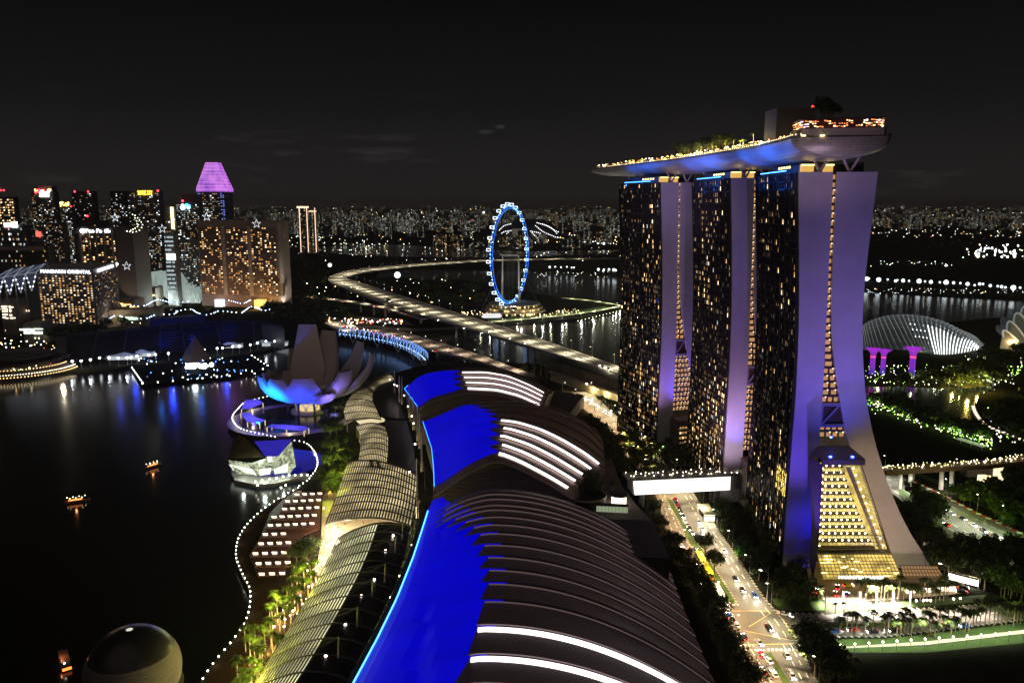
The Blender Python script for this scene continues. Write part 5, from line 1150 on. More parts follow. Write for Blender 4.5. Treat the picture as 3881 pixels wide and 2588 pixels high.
mb = MB(); c = G('J', 1590, 600, 2)-o; mb.lathe([(16, 0), (12, 8), (5, 18), (.5, 25)], (c.x, c.y, 1.2), 4); obj('stage_pyramid', mb, mat('stage_truss', (.06, .03, .03), .6), FS)
# shore lights, tents, mast lamps along the grandstand foot
tents = [(845, 590, 90), (1010, 600, 90), (1150, 575, 70), (1850, 505, 90), (2140, 475, 110), (2230, 490, 80), (470, 590, 60)]
for i, (x, y, w) in enumerate(tents):
    p = G('J', x, y, 0); e3 = empty('event_tent', (p.x, p.y, 0), .1, f'{nth(i+1)} white lit event tent along the foot of the grandstand, not in order of size', 'tent', 'event tents by the grandstand'); W_ = w*.55*.5
    mb = MB(); mb.box((0, 0, 2), (W_*1.3, 9, 4)); obj('tent_wall', mb, em('tent_glow', (.85, .93, 1), .55), e3); mb = MB(); mb.prism([(-W_*.7, -5.5), (W_*.7, -5.5), (W_*.7, 5.5), (-W_*.7, 5.5)], 4.05, 4.5); mb.lathe([(W_*.5, 4.5), (.3, 7.5)], (0, 0, 0), 4); obj('tent_roof', mb, mat('tent_canvas', (.6, .6, .62), .7, emit=(.8, .9, 1), es=.1), e3)
for i, (x, y) in enumerate(((410, 560), (470, 585), (585, 620), (657, 617), (732, 607), (806, 592), (885, 590), (958, 592), (1030, 590), (1062, 588), (1110, 577), (1205, 568), (1260, 565), (1365, 556), (1608, 528), (1655, 527), (1760, 515), (1803, 512), (1885, 500), (1938, 498), (2028, 487), (2085, 470), (2155, 458), (2225, 457), (2285, 456))):
    p = G('J', x, y, 8); dup(LP, (p.x, p.y, -3), 1.57, f'{nth(i+1)} tall white lamp from the left along the grandstand promenade', 'lamps of the grandstand promenade')
    mb = MB(); mb.ball((0, 0, 11.2), 1.15, 5); k_ = COL.objects[-1]
    r_ = [c for c in COL.objects if c.get('label', '') == f'{nth(i+1)} tall white lamp from the left along the grandstand promenade'][0]; link('glare_globe', bpy.data.meshes.get('glare_globe') or mb.mesh('glare_globe', em('glare_globe', (.88, .95, 1), 9)), r_)
    if i % 2 == 0: lamp('promenade_light', 'POINT', (p.x, p.y-4, 8), (.85, .93, 1), 1500, None, .4)
# warm pavilion at the far left shore
WP = empty('shore_pavilion', G('J', 110, 700, 0), .2, 'low pavilion with rows of warm lights on the far left shore', 'pavilion')
for k in range(3): mb = MB(); mb.lathe([(52-k*9, k*5+4), (54-k*9, k*5+4.4), (50-k*9, k*5+6), (.1, k*5+7)], (0, 12, 0), 30); obj('roof_tier', mb, mat('dark_tile', (.05, .035, .025), .7), WP)
mb = MB()
for k, (r_, z, n_) in enumerate(((51, 1.0, 60), (49, 3.3, 70), (42, 6.4, 46))):
    for i in range(n_): a = math.pi*(1.0+i/n_); mb.ball((r_*math.cos(a)*1.1, 12+r_*math.sin(a), z), .55, 4, mi=k % 2)
obj('string_lights', mb, [em('amber_bulb', (1, .62, .25), 3.5), em('warm_bulb', (1, .82, .55), 5)], WP)
p = WP.location; lamp('pavilion_light', 'POINT', (p.x, p.y-46, 3), (1, .6, .25), 30000, None, 1.5); lamp('pavilion_light', 'POINT', (p.x+60, p.y-20, 8), (1, .85, .6), 20000, None, 1.5)
e4 = empty('shore_hall', G('J', 270, 645, 0), .1, 'pale low hall lit greenish white beside the far left pavilion', 'building'); mb = MB(); mb.box((0, 0, 4), (62, 24, 8)); obj('wall', mb, mat('pale_hall', (.42, .42, .36), .6), e4); mb = MB(); mb.box((0, 0, 8.3), (66, 28, .6)); obj('roof', mb, CONCD, e4)
mb = MB(); mb.box((6, -12.2, 3.5), (30, .4, 3)); obj('window', mb, em('hall_light', (.95, 1, .8), 2), e4)
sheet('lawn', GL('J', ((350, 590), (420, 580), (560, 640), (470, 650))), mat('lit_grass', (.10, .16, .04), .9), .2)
# garlands of blue white lights hung across the gardens
for i, pts in enumerate((((880, 275), (945, 245), (1000, 262)), ((1060, 165), (1120, 172), (1180, 165), (1240, 132), (1280, 118)), ((1280, 118), (1330, 128), (1400, 145), (1530, 133)), ((1090, 272), (1180, 272), (1240, 248), (1290, 236), (1400, 238), (1440, 212)), ((1430, 212), (1540, 195), (1600, 225), (1660, 242), (1720, 232), (1780, 210), (1900, 222), (1960, 225)), ((1765, 140), (1850, 125), (1960, 150), (2030, 122)), ((1960, 225), (2040, 175), (2130, 205), (2200, 195)))):
    L = smoothline([G('J', x, y, 16) for x, y in pts], 6); o = L[0].copy(); mb = MB()
    for p in resample(L, 9.5): mb.ball(p-o, .65, 5, mi=0 if R.random() < .5 else 1)
    g = empty('light_garland', o, 0, f'{nth(i+1)} blue white light garland, counting roughly left to right below the hotels', 'light garland', 'light garlands below the hotels'); obj('bulbs', mb, [E_BLUEW, em('garland_white', (.8, .88, 1), 9)], g)
    mb = MB(); mb.path([p-o+Vector((0, 0, .9)) for p in L], .12, n=4); obj('wire', mb, DARK, g)
# ============================================================ BUILDINGS ACROSS THE BAY
def facade(B, a, b, z0, z1, nx, nz, mats_, wts, lit, o, frac=(.55, .5), cap=100, off=.4, frame=None, rr=None):
    rr = rr or R; a = Vector((a[0], a[1], 0)); b = Vector((b[0], b[1], 0)); d = (b-a); L = d.length; d.normalize(); n_ = Vector((d.y, -d.x, 0))
    if n_.dot(-(a+b)/2) < 0: n_ = -n_
    rz = math.atan2(d.y, d.x); cw = L/nx; ch = (z1-z0)/nz; W_ = cw*frac[0]; H_ = ch*frac[1]
    me = [bpy.data.meshes.get(f'pane_{B.name}_{k}_{W_:.1f}') or (MB().box((0, 0, 0), (W_, .25, H_)).mesh(f'pane_{B.name}_{k}_{W_:.1f}', m)) for k, m in enumerate(mats_)]
    cells = [(i, j) for i in range(nx) for j in range(nz) if rr.random() < (lit if not callable(lit) else lit(i, j))]; rr.shuffle(cells); stuff = MB()
    for q, (i, j) in enumerate(cells):
        k = rr.choices(range(len(mats_)), wts)[0]; p = a+d*((i+.5)*cw)+n_*off-o; z = z0+(j+.5)*ch
        if q < cap: link('window', me[k], B, (p.x, p.y, z), rz)
        else: stuff.box((p.x, p.y, z), (W_, .25, H_), rz, mi=k)
    if stuff.v: tag(obj('window_lights', stuff, mats_, B), kind='stuff')
    if frame:
        mb = MB()
        for j in range(nz+1): p = (a+b)/2+n_*(off+.1)-o; mb.box((p.x, p.y, z0+j*ch), (L, .6, ch*.22), rz)
        for i in range(nx+1): p = a+d*i*cw+n_*(off+.15)-o; mb.box((p.x, p.y, (z0+z1)/2), (cw*.2, .7, z1-z0), rz)
        obj('facade_grid', mb, frame, B)
def bld(name, label, fp_, z1, mtl, cat='building', grp=None, z0=0):
    o = Vector((sum(p[0] for p in fp_)/len(fp_), sum(p[1] for p in fp_)/len(fp_), 0)); B = empty(name, o, 0, label, cat, grp)
    mb = MB(); mb.prism([(p[0]-o.x, p[1]-o.y) for p in fp_], z0, z1); obj('wall', mb, mtl, B); return B, o
WK = [E_WARM, E_WARM2, E_DIM, em('amber_window', (1, .42, .12), 1.1)]; WC_ = [E_COOL, em('pale_office_window', (.95, 1, .78), .55), E_DIM, em('bright_office_window', (.9, .97, 1), 3.2)]
GREYW = mat('grey_tower_wall', (.10, .10, .10), .6, noise=(.03, .2)); BEIGE = mat('beige_hotel_wall', (.30, .23, .18), .7, noise=(.03, .12)); PALE = mat('pale_hotel_frame', (.45, .40, .34), .7)
# hotel with lettered parapet on its two faces
mo = [(-628, 1020), (-533, 1003), (-566, 1130), (-640, 1100)]
B, o = bld('wedge_hotel', 'wedge shaped hotel with a dense grid of lit rooms and white lettering on its parapet', mo, 84, mat('wedge_wall', (.20, .18, .16), .7), 'hotel')
facade(B, (-612, 1017), (-534, 1003), 13, 76, 16, 21, WK+[em('wedge_pale_window', (1, .80, .58), 1.6)], (6, 2, 6, 2, 4), .62, o, (.42, .38), frame=PALE)
facade(B, (-533, 1003), (-565, 1127), 13, 76, 18, 21, [E_DIM, E_COOL, E_WARM], (8, 1, 1), .22, o, (.5, .42), frame=mat('blue_grey_frame', (.16, .15, .2), .7))
SGN = em('lettering_white', (.92, .97, 1), 4)
mb = MB(); c = Vector((-583, 1011.8, 80.5))-o; mb.box(c, (98, 1.2, 8), math.atan2(-17, 95)); obj('parapet', mb, mat('parapet_grey', (.28, .27, .28), .6), B)
mb = MB(); c = Vector((-549.5, 1066, 80.5))-o; mb.box(c, (128, 1.2, 8), math.atan2(127, -33)); obj('parapet', mb, mat('parapet_grey'), B)
mb = MB(); c = Vector((-620, 1018.3, 40))-o; mb.box(c, (16, 3, 84), math.atan2(-17, 95)); obj('corner_pier', mb, mat('dark_pier', (.10, .11, .11), .6), B)
text('rooftop_lettering', 'MANDARIN ORIENTAL', 5.6, Vector((-571, 1008.6, 78.6))-o, math.atan2(-17, 95), SGN, B, .2, width=72)
text('rooftop_lettering', 'MANDARIN ORIENTAL', 5.6, Vector((-547, 1064, 78.6))-o, math.atan2(127, -33)-math.pi*0, SGN, B, .2, width=90)
mb = MB(); c = Vector((-621, 1016, 80))-o; mb.lathe([(3.2, 0), (.1, 0)], (c.x, c.y, c.z), 20); mb.ball(c+Vector((0, -1, 0)), 3, 8, sz=.8); obj('emblem', mb, SGN, B)
mb = MB(); c = Vector((-566.5, 1131, 81))-o; mb.ball(c, 3, 8, sz=.8); obj('emblem', mb, SGN, B)
# wide hotel with three window fields
ritz = [(-512, 1296), (-370, 1262), (-362, 1290), (-505, 1330)]
B, o = bld('wide_hotel', 'wide tall hotel slab with three fields of orange windows and a floodlit right edge', ritz, 140, BEIGE, 'hotel')
def P_(t): return (lerp(-512, -370, t), lerp(1296, 1262, t))
for k, (a, b, n_) in enumerate(((.02, .29, 10), (.36, .62, 9), (.66, .96, 11))):
    lf = (lambda i, j, s=k: .15+.5*(math.sin(i*1.7+s)+math.sin(j*.55+i*.4+s*2) > .35))
    facade(B, P_(a), P_(b), 20, 129, n_, 33, WK, (5, 3, 4, 7), lf, o, (.62, .42), frame=mat('wide_hotel_frame', (.22, .16, .12), .7), cap=34)
mb = MB(); mb.box((Vector((-368, 1262, 66))-o), (5, 5, 140), -.23); obj('edge_pier', mb, PALE, B); mb = MB(); mb.box(Vector((-441, 1279, 134))-o, (146, 2, 11), math.atan2(-34, 142)); obj('parapet', mb, BEIGE, B)
mb = MB()
for t in (.32, .64): p = P_(t); mb.box(Vector((p[0], p[1]-1.2, 75))-o, (6, 2.5, 112), math.atan2(-34, 142))
obj('pilaster', mb, PALE, B)
mb = MB(); mb.box(Vector((-405, 1262, 7))-o, (16, 12, 14), -.2); obj('lit_porch', mb, em('amber_porch', (1, .58, .14), 1.6), B); mb = MB(); mb.box(Vector((-478, 1282, 6))-o, (14, 8, 12), -.2); obj('white_porch', mb, em('white_porch', (.9, .95, 1), 1.2), B)
lamp('edge_flood', 'SPOT', (-352, 1235, 3), (1, .93, .85), 1.5e5, None, 1, (-364, 1275, 40), 70); lamp('front_flood', 'POINT', (-405, 1240, 10), (1, .6, .25), 40000, None, 2); lamp('front_flood', 'POINT', (-480, 1250, 14), (1, .6, .4), 30000, None, 2)
# hotel with white sign above four window bays
pp = [(-688, 1252), (-620, 1246), (-596, 1250), (-590, 1290), (-690, 1300)]
B, o = bld('ribbed_hotel', 'brown hotel tower with white rooftop sign and window bays between vertical fins', pp, 130, mat('brown_hotel_wall', (.13, .11, .095), .7), 'hotel')
facade(B, (-682, 1251), (-622, 1246), 14, 120, 12, 30, WK, (5, 3, 2, 5), .42, o, (.5, .45), frame=mat('brown_frame', (.20, .17, .14), .7))
mb = MB()
for i in range(5): t = (i+.3)/4.6; mb.box(Vector((lerp(-682, -622, t), lerp(1251, 1246, t)-2, 66))-o, (2.6, 3, 120), 0)
obj('fin', mb, mat('fin_concrete', (.34, .30, .26), .7), B)
mb = MB(); mb.box(Vector((-655, 1247.5, 124))-o, (66, 1.5, 9)); obj('sign_band', mb, mat('sign_band_dark', (.12, .11, .11), .6), B)
text('hotel_sign', 'Pan Pacific', 8, Vector((-647, 1246, 121.5))-o, 0, em('hotel_sign_white', (.95, .97, 1), 6), B, .3, width=40)
mb = MB(); mb.ball(Vector((-672, 1246, 124))-o, 4, 6, sz=.9); obj('sign_emblem', mb, MATS['hotel_sign_white'], B)
lamp('slab_flood', 'SPOT', (-600, 1215, 4), (1, .8, .6), 3e4, None, 1, (-600, 1250, 50), 60)
# tower with glowing violet pyramid crown
mt = [(-588, 1500), (-538, 1500), (-538, 1546), (-588, 1546)]
B, o = bld('crown_tower', 'office tower topped by a glowing violet pyramid crown', mt, 188, mat('crown_tower_wall', (.06, .065, .08), .5), 'office tower')
for a, b, n_, q in (((-588, 1500), (-582, 1500), 2, 0), ((-580, 1500), (-547, 1500), 9, 1), ((-546, 1500), (-538, 1500), 2, 0)):
    facade(B, a, b, 120 if q == 0 else 60, 186, n_, 20 if q == 0 else 34, [em('crown_blue_window', (.2, .3, 1), 1.2)] if q == 0 else WC_, (1,) if q == 0 else (2, 5, 6, 1), .7 if q == 0 else .45, o, (.6, .4), cap=50)
mb = MB()
for k in range(18): mb.box(Vector((-563, 1499.2, 70+k*6.6))-o, (34, .6, 1.0))
obj('floor_band', mb, mat('white_band', (.42, .42, .42), .6), B)
def vio():
    m = bpy.data.materials.new('violet_crown_glow'); m.use_nodes = True; t = m.node_tree; b = t.nodes['Principled BSDF']; b.inputs['Base Color'].default_value = (.1, .05, .12, 1)
    tcn = N(t, 'ShaderNodeTexCoord'); sx = N(t, 'ShaderNodeSeparateXYZ'); t.links.new(tcn.outputs['Object'], sx.inputs[0])
    w = N(t, 'ShaderNodeMath', operation='MULTIPLY'); w.inputs[1].default_value = .165; t.links.new(sx.outputs[2], w.inputs[0]); fr_ = N(t, 'ShaderNodeMath', operation='FRACT'); t.links.new(w.outputs[0], fr_.inputs[0])
    n1 = N(t, 'ShaderNodeTexNoise'); n1.inputs['Scale'].default_value = .06; t.links.new(tcn.outputs['Object'], n1.inputs['Vector'])
    m1 = N(t, 'ShaderNodeMath', operation='MULTIPLY_ADD'); t.links.new(fr_.outputs[0], m1.inputs[0]); m1.inputs[1].default_value = .35; t.links.new(n1.outputs['Fac'], m1.inputs[2])
    r = N(t, 'ShaderNodeValToRGB'); r.color_ramp.elements[0].color = (.13, .035, .42, 1); r.color_ramp.elements[1].color = (.72, .22, .85, 1); r.color_ramp.elements[0].position = .3; r.color_ramp.elements[1].position = .95
    t.links.new(m1.outputs[0], r.inputs[0]); t.links.new(r.outputs[0], b.inputs['Emission Color']); b.inputs['Emission Strength'].default_value = 1.15; m.cycles.emission_sampling = 'NONE'; return m
VIO = vio()
mb = MB(); zc = [(0, 33), (6, 33), (6, 31.5), (52, 14)]
mb.loft([[(-w, -w, z), (w, -w, z), (w, w, z), (-w, w, z)] for z, w in ((188, 26), (194, 25.5), (242, 10.5))], closed=True, capends=True); obj('pyramid_crown', mb, VIO, B)
mb = MB()
for k in range(7): z = 192+k*7.2; w = lerp(26, 10.9, (z-192)/50); mb.beam((-w, -w-.3, z), (w, -w-.3, z), .5, .7)
for k in range(5): f = -1+k*.5; mb.beam((25.5*f, -25.8, 194), (10.5*f, -11, 242), .4, .4)
obj('crown_frame', mb, mat('crown_frame_violet', (.2, .1, .3), .5, emit=(.9, .55, 1), es=.6), B)
# the other office towers: (label, footprint from photograph, north distance, top, body, windows...)
def tower_a(name, label, x0, x1, y, d, mtl, nx, nz, ws, wt, lit, dep=18, z0=20, frac=(.55, .4), cap=60, grp=None, extra=None, ang=0):
    a = Y('A', x0, y, d); b = Y('A', x1, y, d); B, o = bld(name, label, [(a.x, d), (b.x, d+ang), (b.x, d+dep), (a.x, d+dep)], a.z, mtl, 'office tower', grp)
    facade(B, (a.x+1, d), (b.x-1, d+ang), z0, a.z-4, nx, nz, ws, wt, lit, o, frac, cap); 
    if extra: extra(B, o, a, b, d)
    return B
def sign(col, s, x0, x1, y, h, d, txt=None, nm='roof_sign'):
    def f(B, o, a, b, dd):
        p = Y('A', x0, y, dd-1.5)-o; q = Y('A', x1, y, dd-1.5)-o
        if txt: text(nm, txt, h, (p+q)/2-Vector((0, 0, h*.35)), 0, em(nm+'_%d' % int(x0), col, s), B, .3, width=(q-p).length)
        else: mb = MB(); mb.beam(p, q, .6, h); obj(nm, mb, em(nm+'_%d' % int(x0), col, s), B)
    return f
def reds(xs, y):
    def f(B, o, a, b, dd):
        for x in xs: mb = MB(); mb.ball(Y('A', x, y, dd)-o, 2.0, 5); obj('aviation_light', mb, em('tower_red', (1, .03, .05), 7), B)
    return f
def both(*fs):
    def f(*a):
        for g in fs: g(*a)
    return f
def crownl(x0, x1, y, cols, n_, rad):
    def f(B, o, a, b, dd):
        mb = MB()
        for i in range(n_): p = Y('A', R.uniform(x0, x1), y+R.uniform(-14, 14), dd)-o; mb.ball(p, rad*R.uniform(.6, 1.2), 4, mi=R.randrange(len(cols)))
        obj('crown_lights', mb, cols, B)
        mb = MB(); mb.box(Vector(((a.x+b.x)/2-o.x, 12, a.z+6)), (abs(b.x-a.x)*.6, 20, 14)); obj('crown_block', mb, GREYW, B)
    return f
E_GOLD = em('gold_lights', (1, .66, .12), 8)
tower_a('office_tower', 'leftmost tall tower with orange lit floors and a red crown glow', -60, 108, 352, 1900, GREYW, 9, 26, WK, (6, 5, 3, 3), .55, extra=reds((5, 30), 300))
tower_a('office_tower', 'dark tower crowned by red and white lights over a bright white sign', 247, 435, 312, 1800, GREYW, 12, 44, WC_, (4, 4, 10, 1), .30, extra=both(sign((.8, .88, 1), 7, 318, 392, 332, 11, 0), crownl(275, 405, 306, [E_WHITE, em('tower_red', (1, .03, .05), 7), em('crown_orange', (1, .4, .1), 7)], 26, 2.2)))
tower_a('office_tower', 'slimmer tower behind with a golden domed crown', 443, 575, 430, 2300, GREYW, 9, 30, WC_, (5, 6, 8, 1), .35, extra=both(crownl(455, 560, 412, [E_GOLD], 34, 2.6), reds((572,), 430)))
tower_a('office_tower', 'plain dark slab tower with two red rooftop lamps', 572, 745, 306, 1750, mat('dark_slab_wall', (.045, .045, .045), .7), 12, 40, WC_, (4, 4, 10, 1), .12, extra=reds((600, 708), 310))
tower_a('office_tower', 'narrow dark half of the twin office slab left of the golden sign', 880, 1012, 306, 1580, mat('dark_slab_wall'), 9, 48, WC_, (6, 6, 6, 3), .26)
tower_a('office_tower', 'broad office slab carrying a golden lettered rooftop sign', 1016, 1276, 304, 1565, mat('slab_grey_wall', (.12, .12, .115), .7), 16, 50, WC_, (5, 6, 9, 2), .30, extra=both(sign((1, .62, .05), 5, 1106, 1222, 319, 12, 0, 'SUNTEC CITY'), reds((1268,), 304), lambda B, o, a, b, d: facade(B, (a.x, d-.5), (b.x, d-.5), 60, 175, 1, 26, [mat('slab_band', (.20, .20, .19), .7)], (1,), 1, o, (.97, .28), 100, .1)))
tower_a('office_tower', 'tower with glowing blue rooftop logo left of the violet crowned one', 1408, 1598, 392, 1420, mat('blue_logo_tower_wall', (.09, .09, .09), .7), 13, 42, WC_, (4, 6, 7, 4), .34, extra=both(crownl(1440, 1520, 432, [em('logo_blue', (.05, .5, 1), 8), em('logo_cyan', (.5, .9, 1), 8)], 12, 3), reds((1467,), 385)))
tower_a('office_tower', 'slender tower edged by one bright golden vertical light line', 1315, 1405, 430, 1520, GREYW, 4, 30, WC_, (4, 6, 7, 2), .3, extra=lambda B, o, a, b, d: obj('light_line', (lambda m: m.beam(Y('A', 1378, 435, d-2)-o, Y('A', 1390, 608, d-2)-o, 4, 4) or m)(MB()), em('golden_line', (1, .82, .4), 3.5), B))
tower_a('office_block', 'pale brightly lit small block between the slab towers', 1312, 1392, 640, 1300, mat('pale_block', (.2, .2, .2), .6), 7, 14, [em('pale_cool_window', (.75, .95, 1), .9)], (1,), .85, extra=sign((.9, 1, .95), 3, 1340, 1410, 835, 10, 0))
tower_a('office_block', 'broad low block with dark horizontal floors behind the wedge hotel', -40, 385, 748, 1230, mat('low_slab', (.10, .095, .09), .7), 26, 9, WC_, (1, 5, 8, 0), .16, z0=30, extra=lambda B, o, a, b, d: obj('cornice', MB().box(((a.x+b.x)/2-o.x, -22, a.z-3), (abs(b.x-a.x), 3, 6)), mat('pale_trim'), B))
tower_a('office_block', 'block with a red and white lit rooftop sign near the left edge', -30, 205, 575, 1600, GREYW, 16, 10, WC_, (2, 8, 5, 2), .42, extra=both(sign((1, .5, .4), 6, 32, 82, 578, 9, 0), sign((.85, .95, 1), 7, 92, 140, 575, 11, 0)))
tower_a('office_tower', 'mid height dark office tower in front of the red crowned one', 275, 500, 560, 1500, GREYW, 18, 34, WC_, (2, 4, 12, 1), .25, extra=sign((1, .08, .05), 3, 288, 330, 652, 9, 0))
tower_a('office_tower', 'thin tower with speckled white office windows beside the brown hotel', 500, 580, 480, 1620, GREYW, 6, 40, WC_, (6, 8, 5, 2), .55)
tower_a('office_tower', 'dark stepped block rising behind the brown hotel roof', 590, 870, 540, 1400, mat('dark_slab_wall'), 14, 8, WC_, (1, 4, 8, 0), .1, extra=reds((700,), 506))
tower_a('office_block', 'office block whose lit floors fill the gap right of the brown hotel', 1068, 1300, 640, 1480, GREYW, 16, 26, WC_, (4, 7, 6, 3), .42)
tower_a('office_block', 'block of small white windows between logo tower and wide hotel', 1430, 1600, 700, 1380, GREYW, 12, 20, WC_, (5, 8, 8, 1), .42)
# folded white roofs
FR = empty('folded_roof', Y('A', 1460, 1120, 1330), 0, 'long row of brightly lit white folded shell roofs between the hotels', 'roof'); o = FR.location.copy()
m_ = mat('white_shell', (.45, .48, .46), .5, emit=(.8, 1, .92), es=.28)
def fold(pts, h, nm):
    for i in range(len(pts)-1):
        a = Y('A', *pts[i], 1330)-o; b = Y('A', *pts[i+1], 1330)-o; c = (a+b)/2+Vector((0, 0, h)); k = Vector((6, 46, 0)); mb = MB(); mb.face([a, c, c+k]); mb.face([c, b, c+k]); mb.face([a, a-Vector((0, 0, h*.9)), (a+b)/2-Vector((0, 2, h*.7)), c]); mb.face([c, (a+b)/2-Vector((0, 2, h*.7)), b-Vector((0, 0, h*.9)), b]); obj(nm, mb, m_, FR)
fold([(1300+i*39, 1092+i*13) for i in range(9)], 16, 'shell'); fold([(1165+i*35, 1040+i*2) for i in range(4)], 17, 'shell')
mb = MB(); a, b, c, d = [Y('A', *q, 1335)-o for q in ((1285, 965), (1345, 975), (1400, 1062), (1262, 1062))]; mb.face([a, b, c, d]); mb.face([b, c, c+Vector((8, 40, 0)), b+Vector((8, 40, 0))]); obj('tall_shell', mb, m_, FR)
for x, y, w in ((1340, 1130, 1.6e5), (1450, 1170, 1.6e5), (1560, 1200, 1.8e5), (1220, 1090, 9e4)): p = Y('A', x, y, 1300); lamp('shell_light', 'POINT', p-Vector((0, 8, 6)), (.82, 1, .95), w*.16, None, 2)
SW2 = em('canopy_lamp_dot', (.8, .88, 1), 4)
ZR_ = empty('zigzag_canopy', Y('A', 130, 1010, 960), 0, 'blue white zigzag truss canopy at the far left edge beside the wedge hotel', 'canopy'); o = ZR_.location.copy()
for i in range(4):
    a = Y('A', -60+i*88, 1012-i*14, 960)-o; b = Y('A', 28+i*88, 998-i*14, 960)-o; c = (a+b)/2-Vector((0, 2, 22)); mb = MB(); mb.face([a, b, c]); mb.face([a, b, b+Vector((0, 30, 9)), a+Vector((0, 30, 9))]); obj('triangle_panel', mb, mat('blue_canopy_panel', (.08, .10, .16), .4, emit=(.5, .6, 1), es=.05), ZR_)
    mb = MB(); mb.path([a, c, b, a, (a+b)/2+Vector((0, 30, 9)), b], .45, n=4); obj('truss', mb, em('canopy_truss_light', (.75, .82, 1), .35), ZR_)
    mb = MB()
    for f in (.25, .5, .75): mb.ball(a.lerp(c, f), .9, 4); mb.ball(b.lerp(c, f), .9, 4)
    obj('truss_lamps', mb, SW2, ZR_)
for i, x in enumerate((-10, 48, 128, 205)): a = Y('A', x, 1090, 965)-o; mb = MB(); mb.tube((a.x, a.y, -50), (a.x, a.y, 4), .8, n=6); obj('post', mb, CONC, ZR_)
# low podiums with shop lights on the left bank
k = 0
for x0, x1, y0, y1, d, c, w, lb_ in ((1090, 1250, 1085, 1150, 1290, (1, .7, .4), 3, 'low brown annex with two bright lamps beside the folded roofs'), (955, 1090, 1175, 1250, 1180, (1, .62, .2), 5, 'low block with golden horizontal light bars right of the wedge hotel'), (200, 300, 1200, 1250, 1030, (1, .75, .5), 2, 'small curved block with warm bars left of the wedge hotel'), (0, 100, 1180, 1300, 1000, (1, .85, .55), 14, 'cluster of bright shop fronts at the left edge'), (180, 315, 1370, 1440, 930, (.8, 1, .85), 12, 'pale greenish floodlit arcade below the wedge hotel'), (1000, 1120, 1300, 1330, 1060, (.6, 1, .7), 5, 'greenish lit small roof near the light garlands')):
    a = Y('A', x0, y0, d); b = Y('A', x1, y1, d); B, o = bld('low_block', lb_, [(a.x, d), (b.x, d), (b.x, d+30), (a.x, d+30)], max(4, a.z), mat('low_block_wall', (.22, .18, .15), .7))
    mb = MB()
    for i in range(w): f = R.random(); mb.box((lerp(a.x, b.x, f)-o.x, -15.6, lerp(max(3, b.z), a.z, R.random())*.8+1), (R.uniform(3, 14), .6, R.uniform(.8, 2.4)))
    obj('shop_lights', mb, em('shop_light_%d' % k, c, 3.0, True), B); k += 1
# star and crescent figures made of hovering lamps
def starpts(n_=5):
    L = []
    for i in range(10):
        r1 = 1 if i % 2 == 0 else .45; a = math.pi/2+i*math.pi/5; L.append((r1*math.cos(a), r1*math.sin(a)))
    out = []
    for i in range(10):
        a, b = L[i], L[(i+1) % 10]; out += [a, ((a[0]+b[0])/2, (a[1]+b[1])/2)]
    return out
SW = em('drone_white', (.85, .92, 1), 4); SG = em('drone_cream', (1, 1, .72), 7)
for i, (x, y, lb_) in enumerate(((925, 520, 'left upper star of lamps floating before the dark twin slab'), (1303, 610, 'star of lamps floating beside the golden light line'), (1018, 908, 'lowest star of lamps floating near the right slab of the brown hotel'), (1660, 513, 'star of lamps floating just above the wide hotel left corner'), (2060, 570, 'rightmost star of lamps floating before the wide hotel top'))):
    p = Y('A', x, y, 1000); e5 = empty('light_star', p, 0, lb_, 'light star', 'stars of floating lamps'); 
    for a, b in starpts()[::1]: mb = MB(); mb.ball((a*5.2, 0, b*5.2), .33, 4); obj('drone_lamp', mb, SW, e5)
e5 = empty('light_crescent', Y('A', 1090, 570, 1000), 0, 'crescent moon of cream lamps floating before the broad office slab', 'light crescent'); mb0 = None
for x, y in ((1065, 495), (1085, 502), (1105, 522), (1120, 540), (1135, 555), (1145, 577), (1137, 600), (1120, 620), (1095, 632), (1066, 636), (1042, 633), (1020, 628), (1085, 522), (1096, 546), (1102, 570), (1104, 592), (1086, 605), (1068, 613), (1050, 622)):
    p = Y('A', x, y, 1000)-e5.location; mb = MB(); mb.ball(p, .55, 4); obj('drone_lamp', mb, SG, e5)
